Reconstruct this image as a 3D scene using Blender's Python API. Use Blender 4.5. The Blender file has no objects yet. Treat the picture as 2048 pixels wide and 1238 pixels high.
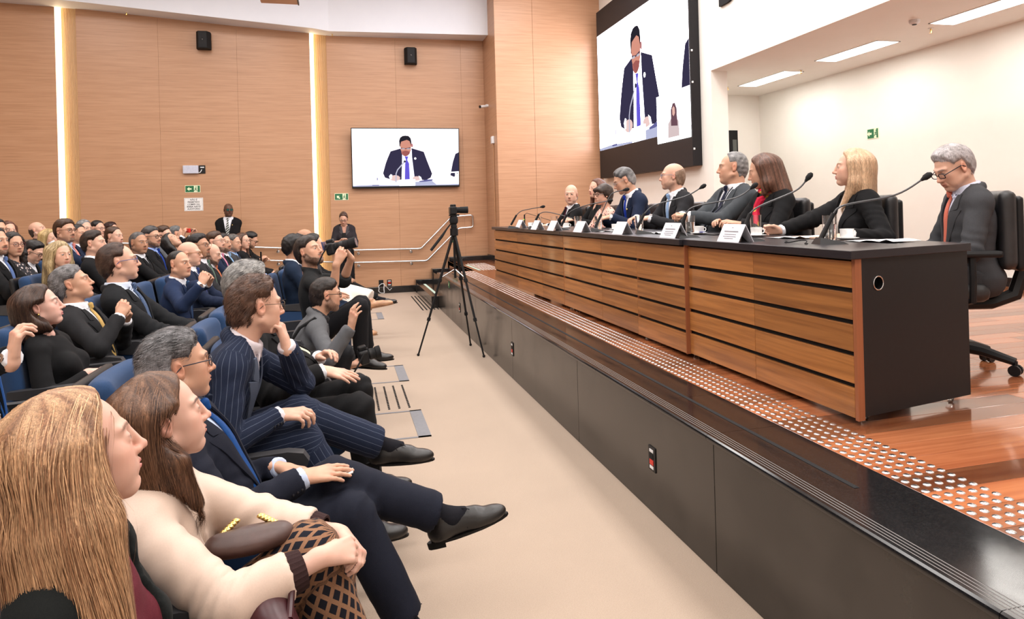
import bpy, bmesh, math, random
import numpy as np
from mathutils import Vector, Matrix
COL = bpy.context.scene.collection
SC = bpy.context.scene
# ---------------------------------------------------------------- camera, world, light, exposure
# room axes: +Y runs along the stage front to the far side wall, +X from the audience to the stage, Z up; metres
CAM_H, YAW, ROLL, FPX, HORIZON = 1.55, math.radians(14.2), math.atan(.027), 1340., 422.
def make_camera():
    cd = bpy.data.cameras.new('camera'); cam = bpy.data.objects.new('camera', cd); COL.objects.link(cam)
    cd.sensor_width = 36.; cd.lens = FPX/2048*36.; cd.shift_y = (HORIZON-619.)/2048.; cd.clip_start = .05
    fw = Vector((math.sin(YAW), math.cos(YAW), 0)); r0 = Vector((math.cos(YAW), -math.sin(YAW), 0)); up = Vector((0,0,1))
    R = r0*math.cos(ROLL)-up*math.sin(ROLL); U = r0*math.sin(ROLL)+up*math.cos(ROLL)
    m = Matrix((R, U, -fw)).transposed().to_4x4(); m.translation = Vector((0,0,CAM_H)); cam.matrix_world = m
    SC.camera = cam
make_camera()
SC.view_settings.view_transform = 'Standard'; SC.view_settings.look = 'None'; SC.view_settings.gamma = 1.
SC.view_settings.use_curve_mapping = False
SC.view_settings.exposure = -0.08
w = bpy.data.worlds.new('world'); SC.world = w; w.use_nodes = True
w.node_tree.nodes['Background'].inputs[0].default_value = (.9,.94,1,1); w.node_tree.nodes['Background'].inputs[1].default_value = .05
def area_light(name, loc, size, power, col=(1,1,1), rot=(0,0,0)):
    l = bpy.data.lights.new(name, 'AREA'); l.shape = 'RECTANGLE'; l.size, l.size_y = size; l.energy = power; l.color = col
    o = bpy.data.objects.new(name, l); COL.objects.link(o); o.location = loc; o.rotation_euler = rot
    o['label'] = 'ceiling light'; return o
# light of the ceiling luminaires of the hall and of the lower ceiling over the stage
for ly in (-1.0, 2.6, 6.2, 9.8):
    for lx in (-5.2, -2.2, .8):
        area_light('hall_ceiling_light', (lx, ly, 6.05), (1.6,1.6), 95, (1,.965,.94))
    area_light('stage_ceiling_light', (3.4, ly*.92+.4, 6.05), (1.4,2.2), 130, (1,.97,.95))

# ---------------------------------------------------------------- helpers
def ray(u, v):
    """photograph pixel -> direction in the room, used only to survey where things stand"""
    du, dv = u-1024., v-HORIZON; a = ROLL
    r = (du*math.cos(a)-dv*math.sin(a))/FPX; d = (du*math.sin(a)+dv*math.cos(a))/FPX
    return np.array([math.sin(YAW)+r*math.cos(YAW), math.cos(YAW)-r*math.sin(YAW), -d])
def atD(u, v, D): return ray(u, v)*D+np.array([0,0,CAM_H])
def atX(u, v, X): r = ray(u, v); return r*(X/r[0])+np.array([0,0,CAM_H])
def atY(u, v, Y): r = ray(u, v); return r*(Y/r[1])+np.array([0,0,CAM_H])
def atZ(u, v, Z): r = ray(u, v); return r*((Z-CAM_H)/r[2])+np.array([0,0,CAM_H])
STAGE = .58; FRONT = 1.49; WALL = 13.4
def floor_z(x): return max(0., -.071*(x-.1))

class MB:
    """collects shapes and links them as ONE mesh object"""
    def __init__(self): self.v = []; self.f = []; self.ang = 35
    def add(self, vs, fs):
        o = len(self.v); self.v += [tuple(map(float, p)) for p in vs]; self.f += [tuple(i+o for i in q) for q in fs]; return self
    def box(self, a, b):
        x0,y0,z0 = a; x1,y1,z1 = b
        return self.add([(x0,y0,z0),(x1,y0,z0),(x1,y1,z0),(x0,y1,z0),(x0,y0,z1),(x1,y0,z1),(x1,y1,z1),(x0,y1,z1)],
            [(0,3,2,1),(4,5,6,7),(0,1,5,4),(1,2,6,5),(2,3,7,6),(3,0,4,7)])
    def bbox(self, a, b, r=.004):
        """box with bevelled edges"""
        bm = bmesh.new(); bmesh.ops.create_cube(bm, size=1); self.ang = 12
        a = Vector(a); b = Vector(b)
        for v in bm.verts: v.co = Vector((a[i]+(b[i]-a[i])*(v.co[i]+.5) for i in range(3)))
        bmesh.ops.bevel(bm, geom=bm.edges[:], offset=r, segments=2, affect='EDGES', profile=.5)
        bm.verts.index_update(); self.add([v.co for v in bm.verts], [[v.index for v in f.verts] for f in bm.faces]); bm.free(); return self
    def prism(self, A, B):
        n = len(A); return self.add(list(A)+list(B), [tuple(range(n))[::-1], tuple(range(n,2*n))]+[(i,(i+1) % n,n+(i+1) % n,n+i) for i in range(n)])
    def poly(self, P): return self.add(P, [tuple(range(len(P)))])
    def tube(self, pts, r, n=8, closed=False):
        pts = [Vector(p) for p in pts]; m = len(pts); vs = []; up = None
        rr = r if hasattr(r, '__len__') else [r]*m
        for i, p in enumerate(pts):
            t = ((pts[min(i+1,m-1)]-p).normalized()+(p-pts[max(i-1,0)]).normalized())
            t = t.normalized() if t.length > 1e-9 else Vector((0,0,1))
            if up is None: up = Vector((0,0,1)) if abs(t.z) < .9 else Vector((1,0,0))
            a = t.cross(up).normalized(); b = a.cross(t).normalized(); up = b
            for k in range(n):
                an = 2*math.pi*k/n; vs.append(p+(a*math.cos(an)+b*math.sin(an))*rr[i])
        fs = [(i*n+k, i*n+(k+1) % n, (i+1)*n+(k+1) % n, (i+1)*n+k) for i in range(m-1) for k in range(n)]
        fs += [tuple(range(n))[::-1], tuple((m-1)*n+k for k in range(n))]
        return self.add(vs, fs)
    def lathe(self, prof, c=(0,0,0), n=20, closed=False):
        vs = [(c[0]+r*math.cos(2*math.pi*k/n), c[1]+r*math.sin(2*math.pi*k/n), c[2]+z) for r, z in prof for k in range(n)]
        m = len(prof); fs = [(i*n+k, i*n+(k+1) % n, (i+1)*n+(k+1) % n, (i+1)*n+k) for i in range(m-1) for k in range(n)]
        if closed: fs += [((m-1)*n+k, (m-1)*n+(k+1) % n, (k+1) % n, k) for k in range(n)]
        else: fs += [tuple(range(n))[::-1], tuple((m-1)*n+k for k in range(n))]
        return self.add(vs, fs)
    def ball(self, c, r, n=10, m=6, sc=(1,1,1)):
        prof = [(max(r*math.sin(math.pi*j/m), 1e-5), -r*math.cos(math.pi*j/m)) for j in range(m+1)]
        k = len(self.v); self.lathe(prof, (0,0,0), n)
        for i in range(k, len(self.v)): p = self.v[i]; self.v[i] = (c[0]+p[0]*sc[0], c[1]+p[1]*sc[1], c[2]+p[2]*sc[2])
        return self
    def xf(self, m):
        self.v = [tuple(m@Vector(p)) for p in self.v]; return self
    def mesh(self, name, mat, smooth=None):
        me = bpy.data.meshes.new(name); me.from_pydata(self.v, [], self.f); me.materials.append(mat)
        if smooth is None or smooth:
            me.polygons.foreach_set('use_smooth', [True]*len(me.polygons))
            me.set_sharp_from_angle(angle=math.radians(self.ang if smooth is None else smooth))
        me.update(); return me
    def build(self, name, mat, parent=None, smooth=None):
        o = bpy.data.objects.new(name, self.mesh(name, mat, smooth)); COL.objects.link(o)
        if parent is not None: o.parent = parent
        return o
def tag(o, label=None, cat=None, group=None, kind=None):
    if label: o['label'] = label
    if cat: o['category'] = cat
    if group: o['group'] = group
    if kind: o['kind'] = kind
    return o
def struct(o, label=None):
    o['kind'] = 'structure'
    if label: o['label'] = label
    return o
def thing(name, label, cat, loc=(0,0,0), rz=0., group=None):
    o = bpy.data.objects.new(name, None); COL.objects.link(o); o.location = tuple(map(float, loc)); o.rotation_euler = (0,0,math.radians(rz))
    o.empty_display_size = .1
    return tag(o, label, cat, group)
def dup(root, loc, rz=None, label=None, group=None):
    r = root.copy(); COL.objects.link(r); r.location = tuple(map(float, loc))
    if rz is not None: r.rotation_euler = (0,0,math.radians(rz))
    if label: r['label'] = label
    if group: r['group'] = group
    for ch in list(root.children):
        c = ch.copy(); COL.objects.link(c); c.parent = r
        for g in ch.children:
            d = g.copy(); COL.objects.link(d); d.parent = c
    return r

# ---------------------------------------------------------------- materials
M = {}; _mc = {}
def mat_new(name):
    m = bpy.data.materials.new(name); m.use_nodes = True; nt = m.node_tree
    return m, nt, nt.nodes['Principled BSDF']
def nd(nt, typ, **kw):
    n = nt.nodes.new(typ)
    for k, v in kw.items():
        if k in n.inputs: n.inputs[k].default_value = v
        else: setattr(n, k, v)
    return n
def setp(b, col=None, rough=None, metal=None, **kw):
    if col is not None: b.inputs['Base Color'].default_value = (*col[:3], 1)
    if rough is not None: b.inputs['Roughness'].default_value = rough
    if metal is not None: b.inputs['Metallic'].default_value = metal
    for k, v in kw.items(): b.inputs[k.replace('_', ' ')].default_value = v
def noise_col(nt, b, c1, c2, scale=(1,1,1), nscale=5., detail=4., rough=.6, coord='Object', lo=.3, hi=.7, bump=0., dist=.002, w=0.):
    tc = nd(nt, 'ShaderNodeTexCoord'); mp = nd(nt, 'ShaderNodeMapping'); mp.inputs['Scale'].default_value = scale
    nt.links.new(tc.outputs[coord], mp.inputs['Vector'])
    n = nd(nt, 'ShaderNodeTexNoise', Scale=nscale, Detail=detail, Roughness=rough); nt.links.new(mp.outputs['Vector'], n.inputs['Vector'])
    r = nd(nt, 'ShaderNodeMapRange'); r.inputs['From Min'].default_value = lo; r.inputs['From Max'].default_value = hi; nt.links.new(n.outputs['Fac'], r.inputs['Value'])
    mx = nd(nt, 'ShaderNodeMix', data_type='RGBA'); mx.inputs['A'].default_value = (*c1,1); mx.inputs['B'].default_value = (*c2,1)
    nt.links.new(r.outputs['Result'], mx.inputs['Factor'])
    if b is not None: nt.links.new(mx.outputs['Result'], b.inputs['Base Color'])
    if bump:
        bp = nd(nt, 'ShaderNodeBump', Strength=bump, Distance=dist); nt.links.new(n.outputs['Fac'], bp.inputs['Height']); nt.links.new(bp.outputs['Normal'], b.inputs['Normal'])
    return mx, mp, n
def plastic_mat(name, col, rough=.4, metal=0., coat=0.):
    k = (name, tuple(round(c,4) for c in col), rough, metal)
    if k not in _mc:
        m, nt, b = mat_new(name); setp(b, col, rough, metal); b.inputs['Coat Weight'].default_value = coat
        if max(col) < .03: b.inputs['Specular IOR Level'].default_value = .25
        noise_col(nt, b, tuple(c*.93 for c in col), tuple(min(1,c*1.07) for c in col), nscale=30., bump=.04, dist=.0005)
        _mc[k] = m
    return _mc[k]
def cloth_mat(name, col, rough=.8, pat=None):
    fine = min(col) > .3
    k = (name, tuple(round(c,4) for c in col), rough, pat)
    if k not in _mc:
        m, nt, b = mat_new(name); setp(b, col, rough); b.inputs['Sheen Weight'].default_value = .015; b.inputs['Sheen Roughness'].default_value = .4
        b.inputs['Specular IOR Level'].default_value = .12
        mx, mp, n = noise_col(nt, b, tuple(c*(.96 if fine else .82) for c in col), tuple(min(1,c*(1.03 if fine else 1.15)) for c in col), nscale=420., detail=2., bump=.06 if fine else .25, dist=.0004 if fine else .0012)
        if pat is not None:
            kind, c2 = pat[0], pat[1]
            tc = nd(nt, 'ShaderNodeTexCoord'); sx = nd(nt, 'ShaderNodeSeparateXYZ'); nt.links.new(tc.outputs['Object'], sx.inputs[0])
            def math_(op, a, bb=None):
                q = nd(nt, 'ShaderNodeMath', operation=op)
                for i, v in enumerate((a, bb)):
                    if v is None: continue
                    if hasattr(v, 'is_output'): nt.links.new(v, q.inputs[i])
                    else: q.inputs[i].default_value = v
                return q.outputs[0]
            if kind in ('pin','diamond'):
                at = nd(nt, 'ShaderNodeVertexColor', layer_name='Col'); nt.links.new(at.outputs['Color'], sx.inputs[0])
            X, Y, Z = sx.outputs
            if kind == 'pin':          # thin stripes; a pair of directions so that sleeves carry them too
                f = math_('FRACT', math_('MULTIPLY', X, 1/pat[2])); fac = math_('LESS_THAN', f, .07)
            elif kind == 'stripe':     # slanting tie stripes
                f = math_('FRACT', math_('MULTIPLY', math_('ADD', math_('MULTIPLY', X, .9), Z), 1/pat[2])); fac = math_('LESS_THAN', f, .5)
            elif kind == 'dots':
                v = nd(nt, 'ShaderNodeTexVoronoi', Scale=1/pat[2]); nt.links.new(tc.outputs['Object'], v.inputs['Vector']); fac = math_('LESS_THAN', v.outputs['Distance'], .32)
            elif kind == 'diamond':
                s = 1/pat[2]
                a = math_('ABSOLUTE', math_('SUBTRACT', math_('FRACT', math_('MULTIPLY', math_('ADD', X, math_('MULTIPLY', Y, .6)), s)), .5))
                c = math_('ABSOLUTE', math_('SUBTRACT', math_('FRACT', math_('MULTIPLY', math_('SUBTRACT', X, math_('MULTIPLY', Y, .6)), s)), .5))
                fac = math_('LESS_THAN', math_('MAXIMUM', a, c), .33)
            elif kind == 'weave':
                f = math_('FRACT', math_('MULTIPLY', math_('ADD', X, Z), 1/pat[2])); g = math_('FRACT', math_('MULTIPLY', math_('SUBTRACT', X, Z), 1/pat[2])); fac = math_('GREATER_THAN', math_('MULTIPLY', f, g), .3)
            m2 = nd(nt, 'ShaderNodeMix', data_type='RGBA'); nt.links.new(fac, m2.inputs['Factor']); nt.links.new(mx.outputs['Result'], m2.inputs['A'])
            m2.inputs['B'].default_value = (*c2,1); nt.links.new(m2.outputs['Result'], b.inputs['Base Color'])
        _mc[k] = m
    return _mc[k]
def satin_mat(name, col):
    m, nt, b = mat_new(name); setp(b, col, .5); b.inputs['Sheen Weight'].default_value = .1
    noise_col(nt, b, tuple(c*.96 for c in col), tuple(min(1,c*1.03) for c in col), nscale=300., detail=2., bump=.06, dist=.0004); return m
def leather_mat(name, col, rough=.4):
    k = (name, tuple(round(c,4) for c in col), rough)
    if k not in _mc:
        m, nt, b = mat_new(name); setp(b, col, rough)
        mx, mp, n = noise_col(nt, b, tuple(c*.75 for c in col), tuple(min(1,c*1.3) for c in col), nscale=14., detail=3.)
        v = nd(nt, 'ShaderNodeTexVoronoi', Scale=380.); bp = nd(nt, 'ShaderNodeBump', Strength=.18, Distance=.001); nt.links.new(v.outputs['Distance'], bp.inputs['Height']); nt.links.new(bp.outputs['Normal'], b.inputs['Normal'])
        _mc[k] = m
    return _mc[k]
def emit_mat(name, col, strength):
    k = (name, col, strength)
    if k not in _mc:
        m = bpy.data.materials.new(name); m.use_nodes = True; nt = m.node_tree; nt.nodes.remove(nt.nodes['Principled BSDF'])
        e = nd(nt, 'ShaderNodeEmission', Strength=strength); e.inputs['Color'].default_value = (*col,1); nt.links.new(e.outputs[0], nt.nodes['Material Output'].inputs['Surface'])
        _mc[k] = m
    return _mc[k]
def base_materials():
    # skin: colour from the vertex attribute, light through it
    m, nt, b = mat_new('skin'); a = nd(nt, 'ShaderNodeVertexColor', layer_name='Col'); nt.links.new(a.outputs['Color'], b.inputs['Base Color'])
    setp(b, rough=.48); b.inputs['Subsurface Weight'].default_value = .12; b.inputs['Subsurface Radius'].default_value = (.9,.35,.2); b.inputs['Subsurface Scale'].default_value = .006; b.inputs['Specular IOR Level'].default_value = .4
    tc = nd(nt, 'ShaderNodeTexCoord'); n = nd(nt, 'ShaderNodeTexNoise', Scale=900., Detail=2.); nt.links.new(tc.outputs['Object'], n.inputs['Vector'])
    bp = nd(nt, 'ShaderNodeBump', Strength=.12, Distance=.0006); nt.links.new(n.outputs['Fac'], bp.inputs['Height']); nt.links.new(bp.outputs['Normal'], b.inputs['Normal']); M['skin'] = m
    m, nt, b = mat_new('hair'); a = nd(nt, 'ShaderNodeVertexColor', layer_name='Col'); setp(b, rough=.42); b.inputs['Specular IOR Level'].default_value = .35; b.inputs['Anisotropic'].default_value = .5
    tc = nd(nt, 'ShaderNodeTexCoord'); mp = nd(nt, 'ShaderNodeMapping'); mp.inputs['Scale'].default_value = (1,1,.12); nt.links.new(tc.outputs['Object'], mp.inputs['Vector'])
    n = nd(nt, 'ShaderNodeTexNoise', Scale=330., Detail=3.); nt.links.new(mp.outputs['Vector'], n.inputs['Vector'])
    r = nd(nt, 'ShaderNodeMapRange'); r.inputs['From Min'].default_value = .3; r.inputs['From Max'].default_value = .7; r.inputs['To Min'].default_value = .6; r.inputs['To Max'].default_value = 1.35; nt.links.new(n.outputs['Fac'], r.inputs['Value'])
    mx = nd(nt, 'ShaderNodeVectorMath', operation='SCALE'); nt.links.new(a.outputs['Color'], mx.inputs[0]); nt.links.new(r.outputs['Result'], mx.inputs['Scale']); nt.links.new(mx.outputs['Vector'], b.inputs['Base Color'])
    bp = nd(nt, 'ShaderNodeBump', Strength=.5, Distance=.002); nt.links.new(n.outputs['Fac'], bp.inputs['Height']); nt.links.new(bp.outputs['Normal'], b.inputs['Normal']); M['hair'] = m
    m, nt, b = mat_new('lens'); setp(b, (1,1,1), .02); b.inputs['Transmission Weight'].default_value = 1.; b.inputs['IOR'].default_value = 1.03; b.inputs['Alpha'].default_value = .25; M['lens'] = m
    m, nt, b = mat_new('glass'); setp(b, (.97,.98,.98), .01); b.inputs['Transmission Weight'].default_value = 1.; b.inputs['IOR'].default_value = 1.45; M['glass'] = m
    m, nt, b = mat_new('water'); setp(b, (.97,.99,1), .0); b.inputs['Transmission Weight'].default_value = 1.; b.inputs['IOR'].default_value = 1.33; M['water'] = m
    m, nt, b = mat_new('chrome'); setp(b, (.6,.6,.61), .24, 1.); noise_col(nt, b, (.55,.55,.56), (.65,.65,.66), nscale=8.); M['chrome'] = m
    m, nt, b = mat_new('gold'); setp(b, (.8,.55,.18), .25, 1.); noise_col(nt, b, (.75,.5,.15), (.85,.6,.22), nscale=20.); M['gold'] = m
base_materials()
# ---------------------------------------------------------------- surfaces of the room
def wood_panel_mat(name, c1, c2, c3, vert=False, rough=.36):
    m, nt, b = mat_new(name); setp(b, c1, rough)
    tc = nd(nt, 'ShaderNodeTexCoord'); mp = nd(nt, 'ShaderNodeMapping'); mp.inputs['Scale'].default_value = (.35,.35,9) if not vert else (9,9,.35)
    nt.links.new(tc.outputs['Object'], mp.inputs['Vector'])
    n1 = nd(nt, 'ShaderNodeTexNoise', Scale=3.5, Detail=6., Roughness=.62); nt.links.new(mp.outputs['Vector'], n1.inputs['Vector'])
    mp2 = nd(nt, 'ShaderNodeMapping'); mp2.inputs['Scale'].default_value = (1.2,1.2,70) if not vert else (70,70,1.2); nt.links.new(tc.outputs['Object'], mp2.inputs['Vector'])
    n2 = nd(nt, 'ShaderNodeTexNoise', Scale=1.6, Detail=3.); nt.links.new(mp2.outputs['Vector'], n2.inputs['Vector'])
    r = nd(nt, 'ShaderNodeValToRGB'); r.color_ramp.elements[0].position = .32; r.color_ramp.elements[0].color = (*c1,1); r.color_ramp.elements[1].position = .68; r.color_ramp.elements[1].color = (*c2,1)
    nt.links.new(n1.outputs['Fac'], r.inputs['Fac'])
    mr = nd(nt, 'ShaderNodeMapRange'); mr.inputs['From Min'].default_value = .52; mr.inputs['From Max'].default_value = .72; mr.inputs['To Max'].default_value = .75; nt.links.new(n2.outputs['Fac'], mr.inputs['Value'])
    mx = nd(nt, 'ShaderNodeMix', data_type='RGBA'); mx.inputs['B'].default_value = (*c3,1); nt.links.new(mr.outputs['Result'], mx.inputs['Factor']); nt.links.new(r.outputs['Color'], mx.inputs['A'])
    oi = nd(nt, 'ShaderNodeObjectInfo'); hv = nd(nt, 'ShaderNodeHueSaturation'); mr2 = nd(nt, 'ShaderNodeMapRange'); mr2.inputs['To Min'].default_value = .985; mr2.inputs['To Max'].default_value = 1.015
    nt.links.new(oi.outputs['Random'], mr2.inputs['Value']); nt.links.new(mr2.outputs['Result'], hv.inputs['Value']); nt.links.new(mx.outputs['Result'], hv.inputs['Color'])
    nt.links.new(hv.outputs['Color'], b.inputs['Base Color'])
    return m
def board_mat(name, c1, c2, axis, var=.35, rough=.3, coat=0., grain=26.):
    """solid boards: grain along an axis, every board its own tone"""
    m, nt, b = mat_new(name); setp(b, c1, rough); b.inputs['Coat Weight'].default_value = coat; b.inputs['Coat Roughness'].default_value = .06
    tc = nd(nt, 'ShaderNodeTexCoord'); oi = nd(nt, 'ShaderNodeObjectInfo'); ad = nd(nt, 'ShaderNodeVectorMath', operation='ADD')
    sc = nd(nt, 'ShaderNodeVectorMath', operation='SCALE'); cb = nd(nt, 'ShaderNodeCombineXYZ')
    for i in range(3): nt.links.new(oi.outputs['Random'], cb.inputs[i])
    nt.links.new(cb.outputs[0], sc.inputs[0]); sc.inputs['Scale'].default_value = 37.
    nt.links.new(tc.outputs['Object'], ad.inputs[0]); nt.links.new(sc.outputs['Vector'], ad.inputs[1])
    mp = nd(nt, 'ShaderNodeMapping'); s = [grain]*3; s[axis] = 1.1; mp.inputs['Scale'].default_value = s; nt.links.new(ad.outputs['Vector'], mp.inputs['Vector'])
    n = nd(nt, 'ShaderNodeTexNoise', Scale=1., Detail=6., Roughness=.6, Distortion=.6); nt.links.new(mp.outputs['Vector'], n.inputs['Vector'])
    r = nd(nt, 'ShaderNodeValToRGB'); r.color_ramp.elements[0].position = .3; r.color_ramp.elements[0].color = (*c2,1); r.color_ramp.elements[1].position = .66; r.color_ramp.elements[1].color = (*c1,1); nt.links.new(n.outputs['Fac'], r.inputs['Fac'])
    hv = nd(nt, 'ShaderNodeHueSaturation'); mr2 = nd(nt, 'ShaderNodeMapRange'); mr2.inputs['To Min'].default_value = 1-var; mr2.inputs['To Max'].default_value = 1+var
    nt.links.new(oi.outputs['Random'], mr2.inputs['Value']); nt.links.new(mr2.outputs['Result'], hv.inputs['Value']); nt.links.new(r.outputs['Color'], hv.inputs['Color']); nt.links.new(hv.outputs['Color'], b.inputs['Base Color'])
    return m
def room_materials():
    M['wall_wood'] = wood_panel_mat('wall_wood', (.465,.253,.142), (.535,.305,.18), (.365,.19,.10))
    M['flute_wood'] = wood_panel_mat('flute_wood', (.42,.25,.12), (.5,.3,.15), (.32,.17,.08), vert=True)
    M['desk_wood'] = board_mat('desk_wood', (.45,.185,.052), (.22,.08,.022), 1, .18, .34, .12, 30.)
    M['desk_end'] = board_mat('desk_end_wood', (.34,.12,.05), (.28,.09,.035), 2, .05, .4)
    M['plank'] = board_mat('stage_plank', (.37,.135,.056), (.22,.062,.024), 0, .5, .15, .35, 18.)
    m, nt, b = mat_new('white_paint'); setp(b, (.84,.82,.77), .6); noise_col(nt, b, (.83,.81,.76), (.855,.835,.785), nscale=3., bump=.03, dist=.001); M['white'] = m
    m, nt, b = mat_new('cool_white_paint'); setp(b, (.76,.79,.87), .6); noise_col(nt, b, (.75,.78,.86), (.775,.805,.88), nscale=3., bump=.03, dist=.001); M['white2'] = m
    m, nt, b = mat_new('carpet'); setp(b, (.42,.315,.235), .95); b.inputs['Sheen Weight'].default_value = .15
    mx, mp, n = noise_col(nt, b, (.35,.265,.2), (.425,.33,.255), nscale=240., detail=3., bump=.5, dist=.004)
    n2 = nd(nt, 'ShaderNodeTexNoise', Scale=1.4, Detail=5.); tc = nd(nt, 'ShaderNodeTexCoord'); nt.links.new(tc.outputs['Object'], n2.inputs['Vector'])
    hv = nd(nt, 'ShaderNodeHueSaturation'); mr = nd(nt, 'ShaderNodeMapRange'); mr.inputs['To Min'].default_value = .9; mr.inputs['To Max'].default_value = 1.1; nt.links.new(n2.outputs['Fac'], mr.inputs['Value']); nt.links.new(mr.outputs['Result'], hv.inputs['Value'])
    nt.links.new(mx.outputs['Result'], hv.inputs['Color']); nt.links.new(hv.outputs['Color'], b.inputs['Base Color']); M['carpet'] = m
    m, nt, b = mat_new('black_granite'); setp(b, (.012,.011,.011), .09); b.inputs['Specular IOR Level'].default_value = .62
    v = noise_col(nt, b, (.007,.007,.008), (.03,.028,.028), nscale=170., detail=2., lo=.45, hi=.85)
    n2 = nd(nt, 'ShaderNodeTexNoise', Scale=2.2, Detail=5.); tc = nd(nt, 'ShaderNodeTexCoord'); nt.links.new(tc.outputs['Object'], n2.inputs['Vector']); mr = nd(nt, 'ShaderNodeMapRange'); mr.inputs['From Min'].default_value = .35; mr.inputs['From Max'].default_value = .7; mr.inputs['To Min'].default_value = .07; mr.inputs['To Max'].default_value = .2
    nt.links.new(n2.outputs['Fac'], mr.inputs['Value']); nt.links.new(mr.outputs['Result'], b.inputs['Roughness']); M['granite'] = m
    m, nt, b = mat_new('granite_front'); setp(b, (.03,.025,.021), .16); b.inputs['Specular IOR Level'].default_value = .6
    noise_col(nt, b, (.010,.009,.0085), (.04,.035,.031), nscale=3., detail=6., lo=.35, hi=.75)
    n2 = nd(nt, 'ShaderNodeTexNoise', Scale=3., Detail=5.); tc = nd(nt, 'ShaderNodeTexCoord'); nt.links.new(tc.outputs['Object'], n2.inputs['Vector']); mr = nd(nt, 'ShaderNodeMapRange'); mr.inputs['From Min'].default_value = .3; mr.inputs['From Max'].default_value = .7; mr.inputs['To Min'].default_value = .1; mr.inputs['To Max'].default_value = .26
    nt.links.new(n2.outputs['Fac'], mr.inputs['Value']); nt.links.new(mr.outputs['Result'], b.inputs['Roughness']); M['granite_front'] = m
    M['black'] = plastic_mat('black_laminate', (.014,.013,.014), .38)
    M['blackp'] = plastic_mat('black_plastic', (.012,.012,.013), .42)
    M['matte'] = plastic_mat('matte_black', (.01,.01,.011), .75)
    m, nt, b = mat_new('desk_top'); setp(b, (.018,.016,.02), .3); b.inputs['Specular IOR Level'].default_value = .35; noise_col(nt, b, (.014,.012,.016), (.022,.02,.024), scale=(30,1,30), nscale=6., bump=.05, dist=.0005); M['desk_top'] = m
    m, nt, b = mat_new('blue_upholstery'); setp(b, (.006,.035,.11), .85); b.inputs['Sheen Weight'].default_value = .05; noise_col(nt, b, (.005,.03,.09), (.008,.045,.135), nscale=400., bump=.3, dist=.001); M['blue'] = m
    M['leather'] = leather_mat('black_leather', (.018,.018,.02), .38)
    M['paper'] = plastic_mat('white_paper', (.82,.82,.82), .7)
    M['ceramic'] = plastic_mat('white_ceramic', (.85,.85,.84), .15)
    M['white_plastic'] = plastic_mat('white_plastic', (.75,.76,.78), .45)
    M['grey_tape'] = plastic_mat('grey_tape', (.2,.2,.215), .9)
    M['green'] = plastic_mat('sign_green', (.01,.14,.05), .5)
    M['glow'] = plastic_mat('sign_glow', (.75,.85,.6), .6)
    M['red'] = plastic_mat('red_plastic', (.6,.02,.01), .4)
room_materials()

def text_obj(txt, size, mat, parent=None, name='lettering', ext=.0, align='CENTER', bold=0.):
    cu = bpy.data.curves.new(name, 'FONT'); cu.body = txt; cu.size = size; cu.extrude = ext; cu.align_x = align; cu.align_y = 'CENTER'; cu.offset = bold
    t = bpy.data.objects.new(name, cu); COL.objects.link(t); bpy.context.view_layer.update()
    me = bpy.data.meshes.new_from_object(t.evaluated_get(bpy.context.evaluated_depsgraph_get())); bpy.data.objects.remove(t)
    me.materials.clear(); me.materials.append(mat); me.name = name
    o = bpy.data.objects.new(name, me); COL.objects.link(o); o.parent = parent; return o

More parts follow.
